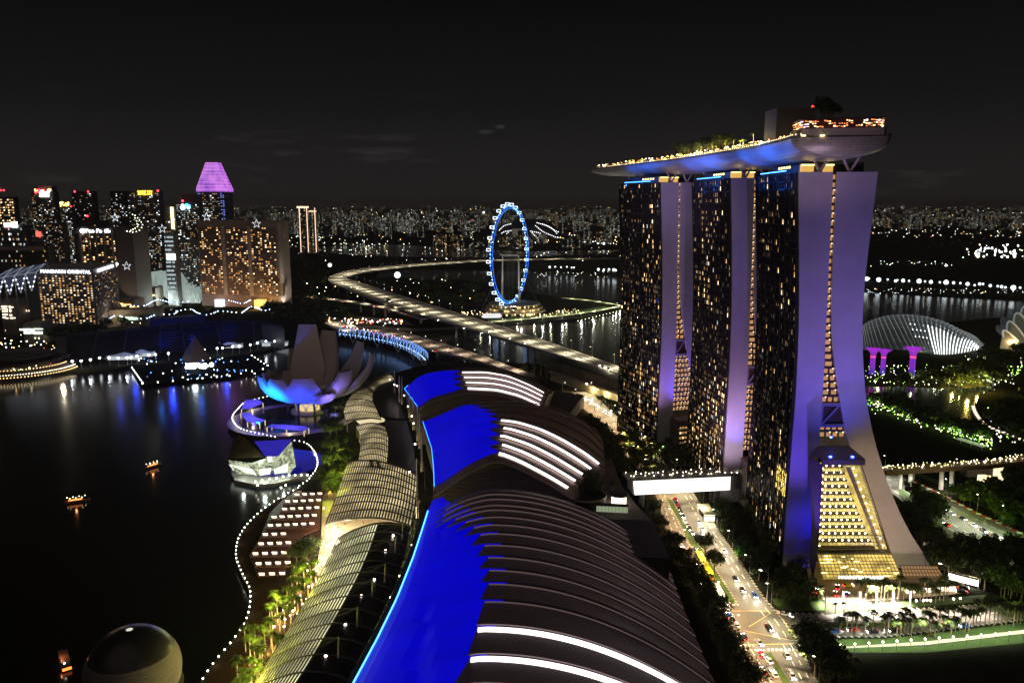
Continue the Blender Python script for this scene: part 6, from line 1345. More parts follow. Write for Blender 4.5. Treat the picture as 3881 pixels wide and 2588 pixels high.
# ============================================================ FAR TOWN
def city_mat(nm, wall, seedoff, lit, warm):
    m = bpy.data.materials.new(nm); m.use_nodes = True; t = m.node_tree; b = t.nodes['Principled BSDF']; b.inputs['Base Color'].default_value = (*wall, 1); b.inputs['Roughness'].default_value = .8
    tcn = N(t, 'ShaderNodeTexCoord'); gm = N(t, 'ShaderNodeNewGeometry'); sx = N(t, 'ShaderNodeSeparateXYZ'); t.links.new(tcn.outputs['Object'], sx.inputs[0]); sn = N(t, 'ShaderNodeSeparateXYZ'); t.links.new(gm.outputs['Normal'], sn.inputs[0])
    oi = N(t, 'ShaderNodeObjectInfo')
    def M_(op, a, b_=None, c=None):
        n1 = N(t, 'ShaderNodeMath', operation=op)
        for i, v in enumerate((a, b_, c)):
            if v is None: continue
            if isinstance(v, (int, float)): n1.inputs[i].default_value = v
            else: t.links.new(v, n1.inputs[i])
        return n1.outputs[0]
    u = M_('ADD', sx.outputs[0], sx.outputs[1]); cu = M_('DIVIDE', u, 5.0); cz = M_('DIVIDE', sx.outputs[2], 3.6)
    fu = M_('FLOOR', cu); fz = M_('FLOOR', cz); ru = M_('FRACT', cu); rz_ = M_('FRACT', cz)
    cv = N(t, 'ShaderNodeCombineXYZ'); t.links.new(fu, cv.inputs[0]); t.links.new(fz, cv.inputs[1]); t.links.new(M_('MULTIPLY', oi.outputs['Random'], 91.7+seedoff), cv.inputs[2])
    wn_ = N(t, 'ShaderNodeTexWhiteNoise'); t.links.new(cv.outputs[0], wn_.inputs['Vector'])
    cv2 = N(t, 'ShaderNodeCombineXYZ'); t.links.new(fu, cv2.inputs[0]); t.links.new(M_('MULTIPLY', oi.outputs['Random'], 31.7), cv2.inputs[2]); wn2 = N(t, 'ShaderNodeTexWhiteNoise'); t.links.new(cv2.outputs[0], wn2.inputs['Vector'])
    col_lit = M_('GREATER_THAN', wn2.outputs['Value'], .86)                         # a stairwell lit all the way up
    on = M_('MAXIMUM', M_('LESS_THAN', wn_.outputs['Value'], lit), M_('MULTIPLY', col_lit, .55)); side = M_('LESS_THAN', M_('ABSOLUTE', sn.outputs[2]), .5)
    win = M_('MULTIPLY', M_('MULTIPLY', M_('GREATER_THAN', ru, .35), M_('GREATER_THAN', rz_, .45)), side)
    e_ = M_('MULTIPLY', on, win); sc2 = N(t, 'ShaderNodeSeparateXYZ'); t.links.new(wn_.outputs['Color'], sc2.inputs[0])
    st = M_('MULTIPLY', e_, M_('MULTIPLY_ADD', M_('POWER', sc2.outputs[1], 4), 1.9, .16))
    r = N(t, 'ShaderNodeValToRGB'); cs = warm; r.color_ramp.interpolation = 'CONSTANT'
    r.color_ramp.elements[0].color = (*cs[0], 1); r.color_ramp.elements[1].position = .85; r.color_ramp.elements[1].color = (*cs[-1], 1)
    for i, c in enumerate(cs[1:-1]): e2 = r.color_ramp.elements.new(.3+.25*i); e2.color = (*c, 1)
    t.links.new(sc2.outputs[2], r.inputs[0]); t.links.new(r.outputs[0], b.inputs['Emission Color']); t.links.new(st, b.inputs['Emission Strength']); m.cycles.emission_sampling = 'NONE'; return m
CMS = [city_mat('flats_cool_light', (.025, .025, .024), 0, .16, ((.75, .9, 1), (.95, 1, .8), (1, .75, .4), (.85, 1, .85))), city_mat('flats_warm_light', (.03, .025, .02), 7, .22, ((1, .6, .25), (1, .85, .5), (1, .7, .3), (.9, .95, 1))), city_mat('dim_flats', (.02, .02, .02), 3, .08, ((1, .85, .6), (.8, 1, .9), (1, .6, .3), (1, 1, .9))), city_mat('busy_flats', (.04, .038, .034), 9, .30, ((.85, .95, 1), (.95, 1, .75), (1, .85, .55), (1, .95, .8)))]
meshes = {}
def cblock(w, d, h, mi):
    key = (w, d, h, mi)
    if key not in meshes:
        mb = MB(); mb.box((0, 0, h/2), (w, d, h)); mb.box((w*.1, 0, h+2), (w*.4, d*.5, 4)); meshes[key] = mb.mesh('flats', CMS[mi])
    return meshes[key]
rc = random.Random(11); lst = []
def placed(D, x, y, zt=None): p = G('W', x, y, 0) if zt is None else Y('W', x, y, D); return p
# (x range, y of base in the whole photograph, number, height range, material weights)
BANDS = [((400, 1430), (500, 545), 130, (25, 75), (4, 2, 3, 3)), ((640, 960), (515, 540), 34, (50, 110), (3, 1, 2, 6)), ((1000, 1430), (540, 575), 26, (20, 48), (2, 6, 4, 1)), ((1985, 2400), (508, 530), 64, (30, 85), (3, 3, 6, 2)), ((0, 450), (500, 560), 30, (40, 95), (3, 2, 3, 3))]
for (xa, xb), (ya, yb), n_, (ha, hb), wt in BANDS:
    for i in range(n_):
        x = rc.uniform(xa, xb); y = rc.uniform(ya, yb); p = G('W', x, y, 0); h = rc.choice([ha, (ha+hb)//2, int(hb*.8), hb]); lst.append((x, p, rc.choice((22, 34, 50, 75)), rc.choice((14, 20, 40)), h, rc.choices(range(4), wt)[0]))
lst.sort(key=lambda q: q[0])
for i, (x, p, w, d, h, mi) in enumerate(lst[:290]):
    side = 'left of the towers' if x < 1500 else 'right of the towers'; o_ = link('flats', cblock(w, d, h, mi), None, p, rc.uniform(-.5, .5)); j = i+1 if x < 1500 else i+1-sum(1 for q in lst if q[0] < 1500)
    tag(o_, f'{nth(j)} distant block of lit flats from the left, {side}', 'apartment block', 'distant apartment blocks')
mb = MB()                                                  # everything beyond, which reads as one carpet of buildings
for i in range(1500):
    x = rc.uniform(-60, 2450); y = 474+46*rc.random()**1.6; p = G('W', x, y, 0)
    if p.y > 26000: continue
    if 474 < y: mb.box((p.x, p.y, rc.uniform(8, 26)), (rc.uniform(20, 90), rc.uniform(20, 60), rc.uniform(25, 90)), rc.uniform(0, 3), mi=rc.choices(range(4), (4, 2, 3, 3))[0])
tag(obj('far_town', mb, CMS), 'carpet of small lit buildings reaching to the horizon', 'town', kind='stuff')
# far lamps: streets, yards, quays
LC = [em('far_lamp_white', (.9, .97, 1), 9), em('far_lamp_amber', (1, .62, .22), 9), em('far_lamp_yellow', (1, .88, .55), 9), em('far_lamp_green', (.75, 1, .7), 7), em('far_lamp_red', (1, .1, .08), 7)]
mb = MB()
def dots(n_, xr, yr, rad, w, zoom='W', h=8, pw=1.):
    for i in range(n_):
        x = rc.uniform(*xr); y = yr[0]+(yr[1]-yr[0])*rc.random()**pw; p = G(zoom, x, y, h); s_ = rad*p.y/1000*rc.uniform(.4, 1.2); mb.ball(p, s_, 3, mi=rc.choices(range(5), w)[0])
dots(900, (-40, 2420), (474, 520), .34, (5, 4, 6, 2, .4), pw=1.5)
dots(200, (420, 1430), (520, 600), .36, (6, 3, 6, 2, .2)); dots(60, (650, 900), (540, 575), .4, (6, 1, 5, 3, 0)); dots(90, (1120, 1430), (535, 560), .5, (5, 6, 5, 1, 0))
dots(110, (1960, 2400), (512, 545), .36, (5, 4, 5, 1, .3)); dots(26, (1990, 2200), (598, 612), .4, (6, 1, 2, 1, 0))
dots(36, (2205, 2351), (560, 592), .9, (9, 1, 4, 2, .5)); dots(24, (2240, 2330), (568, 590), 1.4, (1, 0, .3, 0, 0))
dots(80, (1985, 2400), (662, 674), .32, (7, 1, 4, 2, 0)); dots(40, (1225, 1430), (622, 636), .3, (7, 1, 4, 2, 0))
dots(70, (700, 1120), (640, 700), .5, (3, 4, 8, 1, 0)); dots(60, (0, 640), (560, 720), .4, (5, 4, 6, 2, .6)); dots(80, (0, 130), (700, 800), .8, (4, 4, 6, 3, .6)); dots(40, (0, 120), (800, 850), .9, (2, 7, 5, 1, .8)); dots(60, (120, 330), (680, 745), .6, (2, 6, 5, 2, 1))
tag(obj('far_lamps', mb, LC), 'thousands of far street and yard lamps scattered over the town', 'lamps', kind='stuff')
# bright quay rows
QW = em('quay_floodlight', (.86, .97, 1), 2.4)
mb0 = MB(); mb0.ball((0, 0, 0), 1, 5); mb1 = MB(); mb1.tube((0, 0, -14), (0, 0, 0), .25, n=5)
QP = empty('floodlight_mast', (0, 0, 0), 0, 'x', 'floodlight'); link('lamp', mb0.mesh('lamp', QW), QP); link('pole', mb1.mesh('pole', STEELD), QP); QP = proto(QP)
for i, (x, y) in enumerate(((112, 565), (133, 560), (147, 558), (205, 565), (258, 564), (305, 572), (315, 568), (350, 570), (385, 572), (445, 573), (480, 575), (515, 578), (568, 580), (605, 580), (615, 583), (650, 583), (690, 585), (733, 590), (775, 597), (805, 590), (825, 590), (868, 600), (912, 603), (935, 606), (958, 610), (1005, 612), (1045, 612))):
    p = G('I', x, y, 14); dup(QP, p, 0, f'{nth(i+1)} quay floodlight from the left in the bright row right of the towers', 'quay floodlights right of the towers', rc.choice((2.8, 3.6, 4.6)) if i % 2 else 2)
for i, (x, y) in enumerate(((1820, 525), (1855, 523), (1892, 526), (1930, 523), (1960, 528), (1975, 527), (2130, 540), (2165, 542), (2198, 540), (2228, 542), (2240, 545))):
    p = G('B', x, y, 12); dup(QP, p, 0, f'{nth(i+1)} floodlight from the left on the quay behind the wheel', 'quay floodlights behind the wheel', rc.choice((2, 2.8, 3.4)))
sheet('road', GL('I', ((90, 575), (400, 584), (800, 602), (1100, 622), (1100, 630), (800, 610), (400, 592), (90, 582))), ASPHL, 1.2)
for i, (x, y, s_) in enumerate(((850, 575, 7), (420, 512, 5), (1400, 178, 6), (2165, 375, 5))):
    p = G('B', x, y, 14) if i != 2 else Y('B', 1400, 178, 4200); dup(QP, p, 0, ('dazzling lone lamp beside the hairpin slip road', 'lone bright lamp left of the expressway hairpin', 'lone bright lamp in the distant flats', 'bright cone shaped lamp before the right hand flats')[i], 'lone bright lamps', s_)
p = G('B', 850, 580, 12); lamp('yard_light', 'POINT', p, (.85, .95, 1), 6e4, None, 1)
# stadium with dotted light arcs
SD = empty('stadium', G('B', 1690, 340, 0), 0, 'dark domed stadium outlined by crossing dotted arcs of light behind the wheel', 'stadium'); o = SD.location.copy(); k_ = o.y*.3344/1000
mb = MB(); mb.lathe([(165, 0), (160, 25), (135, 55), (95, 78), (50, 90), (.1, 93)], (0, 0, 0), 28); obj('dome', mb, mat('stadium_dome', (.035, .035, .035), .6), SD, smooth=True)
mb = MB()
arcs = [((1500, 290), (1530, 262), (1580, 248)), ((1498, 325), (1530, 300), (1580, 293)), ((1740, 243), (1800, 262), (1850, 290), (1880, 302)), ((1730, 262), (1780, 300), (1860, 335)), ((1700, 296), (1760, 310), (1790, 335)), ((1775, 250), (1830, 275), (1870, 315)), ((1700, 297), (1740, 340)), ((1530, 330), (1560, 300))]
for a_ in arcs:
    L = smoothline([Y('B', x, y, o.y-170)-o for x, y in a_], 6)
    for p in resample(L, 9): mb.ball(p, 1.9, 4)
obj('arc_lights', mb, em('arc_lamp', (.92, .95, 1), 4), SD)
mb = MB(); a = Y('B', 1580, 340, o.y-175)-o; b = Y('B', 1680, 340, o.y-175)-o; mb.beam(a+Vector((0, 0, 20)), b+Vector((0, 0, 20)), 4, 46); obj('lit_front', mb, em('stadium_front', (.75, .7, .55), .12), SD)
# tall tower with pale outline on the left skyline
tb = Y('B', 280, 320, 2700); tt = Y('B', 280, 140, 2700); B = empty('outlined_tower', (tb.x, 2700, 0), 0, 'slim twin tower outlined in pale orange light on the skyline left of the wheel', 'tower')
mb = MB(); mb.box((-10, 0, tt.z/2), (26, 24, tt.z)); mb.box((20, 0, tt.z*.46), (22, 24, tt.z*.92)); obj('wall', mb, CMS[1], B)
mb = MB(); mb.box((-10, -13, tt.z-2), (40, 1.5, 6)); mb.box((22, -13, tt.z*.92-3), (26, 1.5, 3)); [mb.box((x, -13, tt.z*.5), (2.2, 1.5, tt.z*.95)) for x in (-22, 3, 30)]; obj('light_outline', mb, em('pale_orange_outline', (1, .68, .48), 1.8), B)
# ============================================================ GARDENS ON THE RIGHT: glass shells, tree towers, skyway
GD = empty('glass_conservatory', G('I', 430, 960, 0), 0, 'large ribbed glass shell conservatory glowing white at its right foot', 'conservatory'); o = GD.location.copy()
bl = [(92, 985), (200, 978), (400, 985), (520, 1005), (600, 1010), (700, 1000), (800, 975)]; SHL = smoothline([G('I', x, y, 0)-o for x, y in bl], 4)
NRIB = 34; prof = []; tops = smoothline([Y('I', x, y, 880)-o for x, y in ((92, 870), (130, 830), (220, 795), (340, 780), (460, 790), (580, 825), (680, 880), (760, 915), (810, 965))], 3)
foot = [G('I', x, y, 0)-o for x, y in ((430, 1000), (480, 1005), (530, 1012), (580, 1018), (620, 1012), (680, 1002), (740, 990), (800, 975))]; FT = smoothline(foot, 4)
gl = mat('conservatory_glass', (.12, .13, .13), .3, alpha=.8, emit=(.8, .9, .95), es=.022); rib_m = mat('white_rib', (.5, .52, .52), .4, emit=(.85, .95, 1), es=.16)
back = [G('I', x, y, 0)-o for x, y in ((60, 900), (200, 850), (400, 840), (600, 860), (760, 900), (830, 950))]; BK = smoothline(back, 4)
def pick(L, f): f = max(0, min(.9999, f))*(len(L)-1); i = int(f); return L[i].lerp(L[i+1], f-i)
surf = []
for i in range(NRIB+1):
    f = i/NRIB; a = pick(SHL, f); t_ = pick(tops, f); b = pick(BK, f); ft = pick(FT, f**.8)
    c_ = Vector((t_.x, t_.y, t_.z)); pts = []
    for q in range(13):
        u = q/12; pts.append(a*(1-u)**2+(c_*2-(a+b)*.5)*2*u*(1-u)+b*u*u)
    for p in pts: p.z = max(0, p.z)
    surf.append(pts)
mb = MB(); mb.loft(surf); obj('glass_shell', mb, gl, GD, smooth=True)
for i, pts in enumerate(surf): mb = MB(); mb.path([p+Vector((0, -.3, .5)) for p in pts], .36, n=4); obj('arch_rib', mb, rib_m, GD)
mb = MB()
for q in range(1, 12): mb.path([s_[q]+Vector((0, 0, .2)) for s_ in surf], .16, n=3)
obj('glazing_bars', mb, mat('thin_bar', (.3, .3, .3), .5, emit=(.8, .9, 1), es=.06), GD)
mb = MB()
for i in range(14, NRIB+1):
    for q in range(1, 6):
        if R.random() < .8: mb.ball(surf[i][q]+Vector((0, -1, -1)), .5, 4)
obj('shell_lamps', mb, em('shell_lamp', (.9, .97, 1), 5), GD)
mb = MB()
for i in range(18, NRIB+1):
    P_0 = surf[i]; mb.path([p+Vector((0, -.9, .6)) for p in P_0[:5]], .5, n=4)
obj('glowing_rib_foot', mb, em('rib_foot_glow', (.92, 1, .98), 2.2), GD)
for x in (480, 580, 680, 770): p = G('I', x, 985, 3); lamp('conservatory_light', 'POINT', (p.x, p.y+10, 4), (.92, 1, .97), 60000, None, 1.5)
GD2 = empty('glass_conservatory', G('I', 1010, 930, 0), 0, 'second taller glass shell of arched folds cut off by the right edge', 'conservatory'); o = GD2.location.copy()
for i, (x, yt, w) in enumerate(((955, 865, 30), (985, 812, 40), (1030, 762, 50), (1075, 722, 60), (1130, 700, 70))):
    d = 900+i*22; a = Y('I', x-w*.35, 905+i*4, d)-o; t_ = Y('I', x, yt, d)-o; b = Y('I', x+w*2.6, 930, d)-o; pts = [a.lerp(a, 0)*(1-u)**2+(t_*2-(a+b)*.5)*2*u*(1-u)+b*u*u for u in [q/14 for q in range(15)]]
    for p in pts: p.z = max(p.z, 0)
    mb = MB(); mb.path(pts, 1.1, n=5); obj('arch_fold', mb, rib_m, GD2); mb = MB(); mb.loft([pts, [p+Vector((4, 20, 3)) for p in pts]]); obj('glass_fold', mb, gl, GD2)
    mb = MB(); mb.loft([pts, [Vector((p.x, p.y+2, 0)) for p in pts]]); obj('glass_front', mb, mat('dim_conservatory_glass', (.08, .10, .08), .3, emit=(.8, .9, .6), es=.05), GD2)
p = G('I', 1050, 965, 4); lamp('garden_light', 'POINT', p, (1, .6, .25), 40000, None, 1)
# tree towers
def supertree(x, yb, yt, sc, lb_):
    p = G('I', x, yb, 0); tz = Y('I', x, yt, p.y).z; e6 = empty('tree_tower', p, 0, lb_, 'tree tower', 'tree shaped towers lit violet'); w = sc
    mb = MB(); mb.lathe([(w*.34, 0), (w*.25, tz*.3), (w*.22, tz*.62), (w*.28, tz*.75)], (0, 0, 0), 14); obj('trunk', mb, mat('trunk_blue_lit', (.12, .1, .25), .6, emit=(.14, .01, 1), es=.38), e6)
    mb = MB()
    for i in range(16): a = i*math.pi/8; mb.tube((w*.26*math.cos(a), w*.26*math.sin(a), tz*.05), (w*.24*math.cos(a+.5), w*.24*math.sin(a+.5), tz*.7), .28, n=4)
    obj('trunk_lattice', mb, em('trunk_violet', (.5, .05, 1), .55), e6)
    mb = MB(); mb.lathe([(w*.27, tz*.66), (w*.28, tz*.73)], (0, 0, 0), 14); obj('collar', mb, em('collar_pink', (1, .05, .28), 1.6), e6)
    mb = MB(); mb.lathe([(w*.24, tz*.72), (w*.3, tz*.82), (w*.46, tz*.92), (w*.72, tz*.99), (w*.75, tz)], (0, 0, 0), 18); obj('crown', mb, em('crown_magenta', (.5, .03, .85), .8), e6)
    mb = MB()
    for i in range(22):
        a = i*math.pi/11; L = [(r_*math.cos(a), r_*math.sin(a), z) for r_, z in ((w*.26, tz*.74), (w*.38, tz*.88), (w*.8, tz*1.0), (w*.95, tz*1.01))]; mb.path(L, .22, n=3)
    obj('branches', mb, mat('branch_violet', (.2, .1, .3), .5, emit=(.5, .1, 1), es=.25), e6)
supertree(163, 1125, 975, 9, 'left of the three violet lit tree towers, nearest the hotel'); supertree(226, 1122, 982, 8, 'middle violet lit tree tower, slightly slimmer than its neighbours'); supertree(398, 1143, 970, 10, 'right and tallest of the violet lit tree towers')
# garden skyway on piers, right of the nearest tower
a = G('M', 235, 225, 13); b = G('M', 930, 180, 13); c = G('M', 1260, 140, 13); SKW = empty('garden_bridge', a, 0, 'long lamp lined garden footbridge on paired piers leading away to the right', 'footbridge'); o = a.copy(); o.z = 0; SKW.location = o
L = [a-o, b-o, c-o]; mb = MB()
for p, q in zip(L, L[1:]): mb.beam(p, q, 9, 2.4)
obj('deck', mb, mat('reddish_soffit', (.22, .11, .08), .6), SKW)
mb = MB()
for p in resample(L, 1.9): mb.ball(p+Vector((R.uniform(-.5, .5), R.uniform(-3.5, 3.5), R.uniform(1.6, 3.2))), R.uniform(.12, .30), 4, mi=0 if R.random() < .5 else 1)
for p in resample(L, 1.3): mb.ball(p+Vector((R.uniform(-.5, .5), R.uniform(-3.5, 3.5), R.uniform(1.6, 2.4))), R.uniform(.12, .3), 4, mi=0 if R.random() < .5 else 1)
obj('deck_lamps', mb, [em('skyway_warm', (1, .85, .6), 12), em('skyway_yellow', (.9, .95, .3), 6)], SKW)
for x in (350, 417, 612, 676): p = G('M', x, 340, 0)-o; mb = MB(); mb.tube((p.x, p.y, 0), (p.x, p.y+1, 12), 1.3, n=8); obj('pier', mb, CONC, SKW); pp_ = p+o; lamp('pier_light', 'POINT', (pp_.x-4, pp_.y-5, 3), (1, .9, .7), 1800, None, .3)
e7 = empty('garden_house', G('M', 930, 270, 0), 0, 'small garden house with warm lit windows below the footbridge at right', 'house')
for i, (x, y, w, h) in enumerate(((870, 265, 5, 5), (905, 270, 4, 5), (975, 235, 6, 7), (990, 270, 3, 5))):
    p = G('M', x, y, 3)-e7.location; mb = MB(); mb.box((p.x, p.y, h/2+.2), (w, .4, h*.8)); obj('window', mb, em('garden_house_light', (1, .78, .45), 1.6), e7)
mb = MB(); mb.box((3, 6, 4), (34, 8, 8)); obj('wall', mb, CONCD, e7)
# curved lakeside boardwalk
L = smoothline(GL('I', ((765, 1320), (775, 1350), (800, 1390), (840, 1430), (900, 1460), (960, 1480), (1040, 1510), (1120, 1540)), 1), 4); BW = empty('boardwalk', L[0], 0, 'curving lakeside boardwalk edged with pale lights at the right', 'boardwalk'); mb = MB()
for p, q in zip(L, L[1:]): mb.beam(p-L[0], q-L[0], 4, .5)
obj('deck', mb, PAVE, BW); mb = MB(); [mb.box(p-L[0]+Vector((0, 0, .6)), (2.2, 1.6, .35), .4) for p in resample(L, 5)]; obj('step_lights', mb, em('boardwalk_light', (1, .85, .66), 2.0), BW)
for j, (pts) in enumerate((((770, 1268), (810, 1268)), ((775, 1290), (815, 1292)), ((780, 1312), (820, 1312)), ((785, 1335), (830, 1338)))): pass
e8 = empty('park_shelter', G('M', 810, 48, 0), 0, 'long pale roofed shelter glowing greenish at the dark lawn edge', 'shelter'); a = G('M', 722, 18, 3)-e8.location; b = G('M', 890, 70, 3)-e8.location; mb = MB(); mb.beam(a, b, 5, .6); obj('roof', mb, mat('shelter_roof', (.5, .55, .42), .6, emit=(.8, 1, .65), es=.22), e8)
for f in (.1, .5, .9): p = a.lerp(b, f); mb = MB(); mb.tube((p.x, p.y, 0), p, .2, n=6); obj('post', mb, STEEL, e8)
# ============================================================ TREES AND PALMS
BARK = mat('bark', (.12, .085, .055), .9, noise=(2, .3)); LEAFS = [mat('leaf_dark', (.022, .038, .010), .7), mat('leaf_mid', (.045, .075, .012), .65), mat('leaf_light', (.09, .13, .02), .6)]
def crown_mesh(seed, r, h, nclump, nleaf, ls, cols=(0, 1, 2)):
    rr = random.Random(seed); mb = MB()
    for c in range(nclump):
        a = rr.uniform(0, 2*math.pi); el_ = rr.uniform(-.5, 1); q = rr.uniform(.35, .85)
        cx, cy, cz = r*q*math.cos(a)*math.sqrt(1-el_*el_*.8), r*q*math.sin(a)*math.sqrt(1-el_*el_*.8), h*.5*el_*q; cr_ = r*rr.uniform(.22, .42); m0 = rr.choice(cols)
        for i in range(nleaf):
            u = Vector((rr.gauss(0, 1), rr.gauss(0, 1), rr.gauss(0, .8))).normalized()*cr_*rr.uniform(.55, 1.05); p = Vector((cx, cy, cz))+u
            t1 = Vector((rr.gauss(0, 1), rr.gauss(0, 1), rr.gauss(0, .6))).normalized(); t2 = t1.cross(Vector((rr.gauss(0, 1), rr.gauss(0, 1), rr.gauss(0, 1)))).normalized(); s = ls*rr.uniform(.6, 1.3)
            mb.face([p-t1*s, p+t2*s*.6, p+t1*s, p-t2*s*.6], mi=m0 if rr.random() < .8 else rr.choice(cols))
    return mb.mesh('crown', LEAFS)
def broad(seed, r, h, th, ncl=34, nl=36, ls=.42):
    t = empty('street_tree', (0, 0, 0), 0, 'x', 'tree'); rr = random.Random(seed); mb = MB()
    mb.tube((0, 0, 0), (.15, .1, th), .34, .24, n=8)
    for i in range(6): a = i*1.05+rr.random(); mb.tube((.15, .1, th-.4), (r*.6*math.cos(a), r*.6*math.sin(a), th+h*rr.uniform(.3, .6)), .17, .05, n=5)
    obj('trunk', mb, BARK, t); o_ = link('crown', crown_mesh(seed, r, h, ncl, nl, ls), t, (0, 0, th+h*.45)); return proto(t)
TREES = [broad(1, 5.0, 7, 3.6), broad(2, 5.6, 6.4, 4.2), broad(3, 4.4, 8, 3.4)]
def palm(seed, th, n_=15, fl=3.4, lit=False):
    t = empty('palm_tree', (0, 0, 0), 0, 'x', 'palm tree'); rr = random.Random(seed); mb = MB(); lean = rr.uniform(-.4, .4)
    mb.path([(0, 0, 0), (lean*.3, 0, th*.5), (lean, 0, th)], .22, n=7); obj('trunk', mb, mat('palm_bark', (.30, .24, .17), .85, noise=(3, .2)), t)
    mb = MB()
    for i in range(n_):
        a = i*2.399+rr.uniform(-.2, .2); up = rr.uniform(-.2, 1.1); d = Vector((math.cos(a), math.sin(a), 0)); sd = Vector((-d.y, d.x, 0)); L = []
        for j in range(7): s = j/6; L.append(Vector((lean, 0, th))+d*fl*s*(1-.12*s)+Vector((0, 0, fl*(up*.55*s-.62*s*s))))
        m0 = rr.choice((0, 1, 1, 2))
        for j in range(6):
            w = .75*math.sin(math.pi*min(.95, (j+.8)/7)); w2 = .75*math.sin(math.pi*min(.97, (j+1.8)/7)); dr = Vector((0, 0, -.35))
            for sg in (-1, 1):
                mb.face([L[j], L[j]+sd*sg*w+dr*w, L[j+1]+sd*sg*w2+dr*w2-d*.15, L[j+1]-d*.22], mi=m0)
    obj('crown', mb, LEAFS, t); return proto(t)
PALMS = [palm(5, 9, 16, 3.2), palm(6, 10.2, 15, 3.0), palm(8, 6.8, 18, 3.3)]
def cypress():
    t = empty('cypress', (0, 0, 0), 0, 'x', 'tree'); mb = MB(); mb.tube((0, 0, 0), (0, 0, 1), .15); obj('trunk', mb, BARK, t); me = crown_mesh(9, .9, 5, 26, 16, .25, (0, 0, 1))
    me.transform(Matrix.Diagonal((1, 1, 1.1, 1))); link('crown', me, t, (0, 0, 3)); return proto(t)
CYP = cypress()
rt = random.Random(5)
def inpoly(x, y, P):
    c = False; n_ = len(P)
    for i in range(n_):
        a, b = P[i], P[(i+1) % n_]
        if (a[1] > y) != (b[1] > y) and x < (b[0]-a[0])*(y-a[1])/(b[1]-a[1])+a[0]: c = not c
    return c
def scatter(z, poly, n_, protos, smin, smax, desc, grp, base=0., h=5, key=lambda p: p[1], mind=5.):
    P = []; k = 0; xs = [p[0] for p in poly]; ys_ = [p[1] for p in poly]
    while len(P) < n_ and k < 6000:
        k += 1; x, y = rt.uniform(min(xs), max(xs)), rt.uniform(min(ys_), max(ys_))
        if inpoly(x, y, poly):
            p = G(z, x, y, base+h)
            if all((p-q).length > mind for q in P): P.append(p)
    P.sort(key=key)
    for i, p in enumerate(P): dup(rt.choice(protos), (p.x, p.y, base), rt.uniform(0, 6), f'{nth(i+1)} {desc}', grp, rt.uniform(smin, smax))
    return P
def spots(z, pts, protos, smin, smax, desc, grp, base=0., h=5):
    for i, (x, y) in enumerate(pts): p = G(z, x, y, base+h); dup(rt.choice(protos), (p.x, p.y, base), rt.uniform(0, 6), f'{nth(i+1)} {desc}', grp, rt.uniform(smin, smax))
spots('H', [(268, 115), (300, 215), (395, 310), (555, 330), (610, 425)], TREES, .95, 1.15, 'round street tree from the link bridge down the avenue', 'street trees of the avenue')
spots('H', [(640, 110), (650, 150), (680, 190), (690, 235), (745, 350), (780, 310), (815, 380), (850, 420), (770, 390), (860, 460), (830, 130), (860, 180), (880, 240), (900, 300), (850, 90), (910, 350), (800, 60), (885, 390)], TREES, .9, 1.2, 'tree of the dark double row between avenue and nearest tower', 'trees beside the nearest tower')
spots('H', [(575, 640), (600, 690), (630, 750), (650, 800), (672, 860), (690, 910), (540, 590), (505, 530), (465, 470), (735, 980), (762, 1040), (800, 1090), (420, 410), (380, 370), (350, 310)], TREES, .9, 1.3, 'tree in the dark strip hugging the nearest roof eastern edge', 'trees along the nearest roof')
spots('H', [(1120, 850), (1160, 870), (1190, 900), (1150, 930), (1220, 930), (1240, 960), (1280, 1000), (1180, 990), (1260, 1040), (1310, 1060)], TREES, 1.1, 1.5, 'tree of the dark clump at the lower right corner of the junction', 'trees at the junction corner')
spots('H', [(960, 560), (990, 520), (1030, 500), (1060, 560), (1090, 590), (1060, 470), (1110, 560), (1000, 600), (1090, 440)], TREES, .8, 1.1, 'garden tree under the blue lit foot of the nearest tower', 'trees at the tower foot')
spots('M', [(440, 390), (480, 430), (510, 470), (560, 440), (590, 490), (560, 520), (530, 500)], TREES, 1.1, 1.4, 'spreading tree on the highway median at right', 'trees of the right hand highway')
scatter('M', [(370, 470), (440, 480), (560, 640), (700, 800), (700, 880), (600, 840), (540, 740)], 26, TREES, .9, 1.25, 'dark tree in the strip right of the nearest tower leg', 'trees right of the tower leg', mind=4)
scatter('M', [(760, 720), (1138, 720), (1138, 1000), (1000, 960), (860, 900), (780, 800)], 28, TREES, 1.0, 1.4, 'tree of the dark grove at the right edge by the hotel service road', 'trees of the right edge grove', mind=6)
spots('M', [(680, 350), (712, 345), (740, 358), (760, 380), (960, 460), (990, 480), (1020, 510), (1045, 525), (1030, 545)], TREES, .7, .9, 'lime lit tree on the far side of the right highway', 'lime lit highway trees')
spots('M', [(1020, 950), (1045, 940), (1070, 945), (1100, 950), (1060, 960)], PALMS, .8, .9, 'green lit palm in the small cluster at right edge', 'green lit palms at right')
scatter('N', [(770, 870), (950, 860), (1180, 870), (1200, 1000), (1470, 1050), (1480, 1130), (1060, 1110), (900, 930)], 46, TREES, .9, 1.35, 'tree of the dark wood below the two farther towers', 'trees below the farther towers', mind=6)
scatter('N', [(640, 940), (760, 880), (880, 1000), (960, 1130), (840, 1130), (740, 1000)], 16, TREES, .8, 1.1, 'tree on the avenue median before the link bridge', 'median trees of the avenue', mind=6)
scatter('N', [(430, 760), (540, 800), (660, 960), (740, 1150), (640, 1180), (560, 1100), (600, 1000), (500, 860)], 30, TREES, .9, 1.2, 'tree in the dark strip beside the middle curved roof', 'trees beside the middle roof', mind=5)
spots('N', [(545, 605), (600, 640), (640, 650), (750, 740), (780, 760), (700, 700)], TREES, .7, .9, 'small tree on the far median before the farthest tower', 'far median trees')
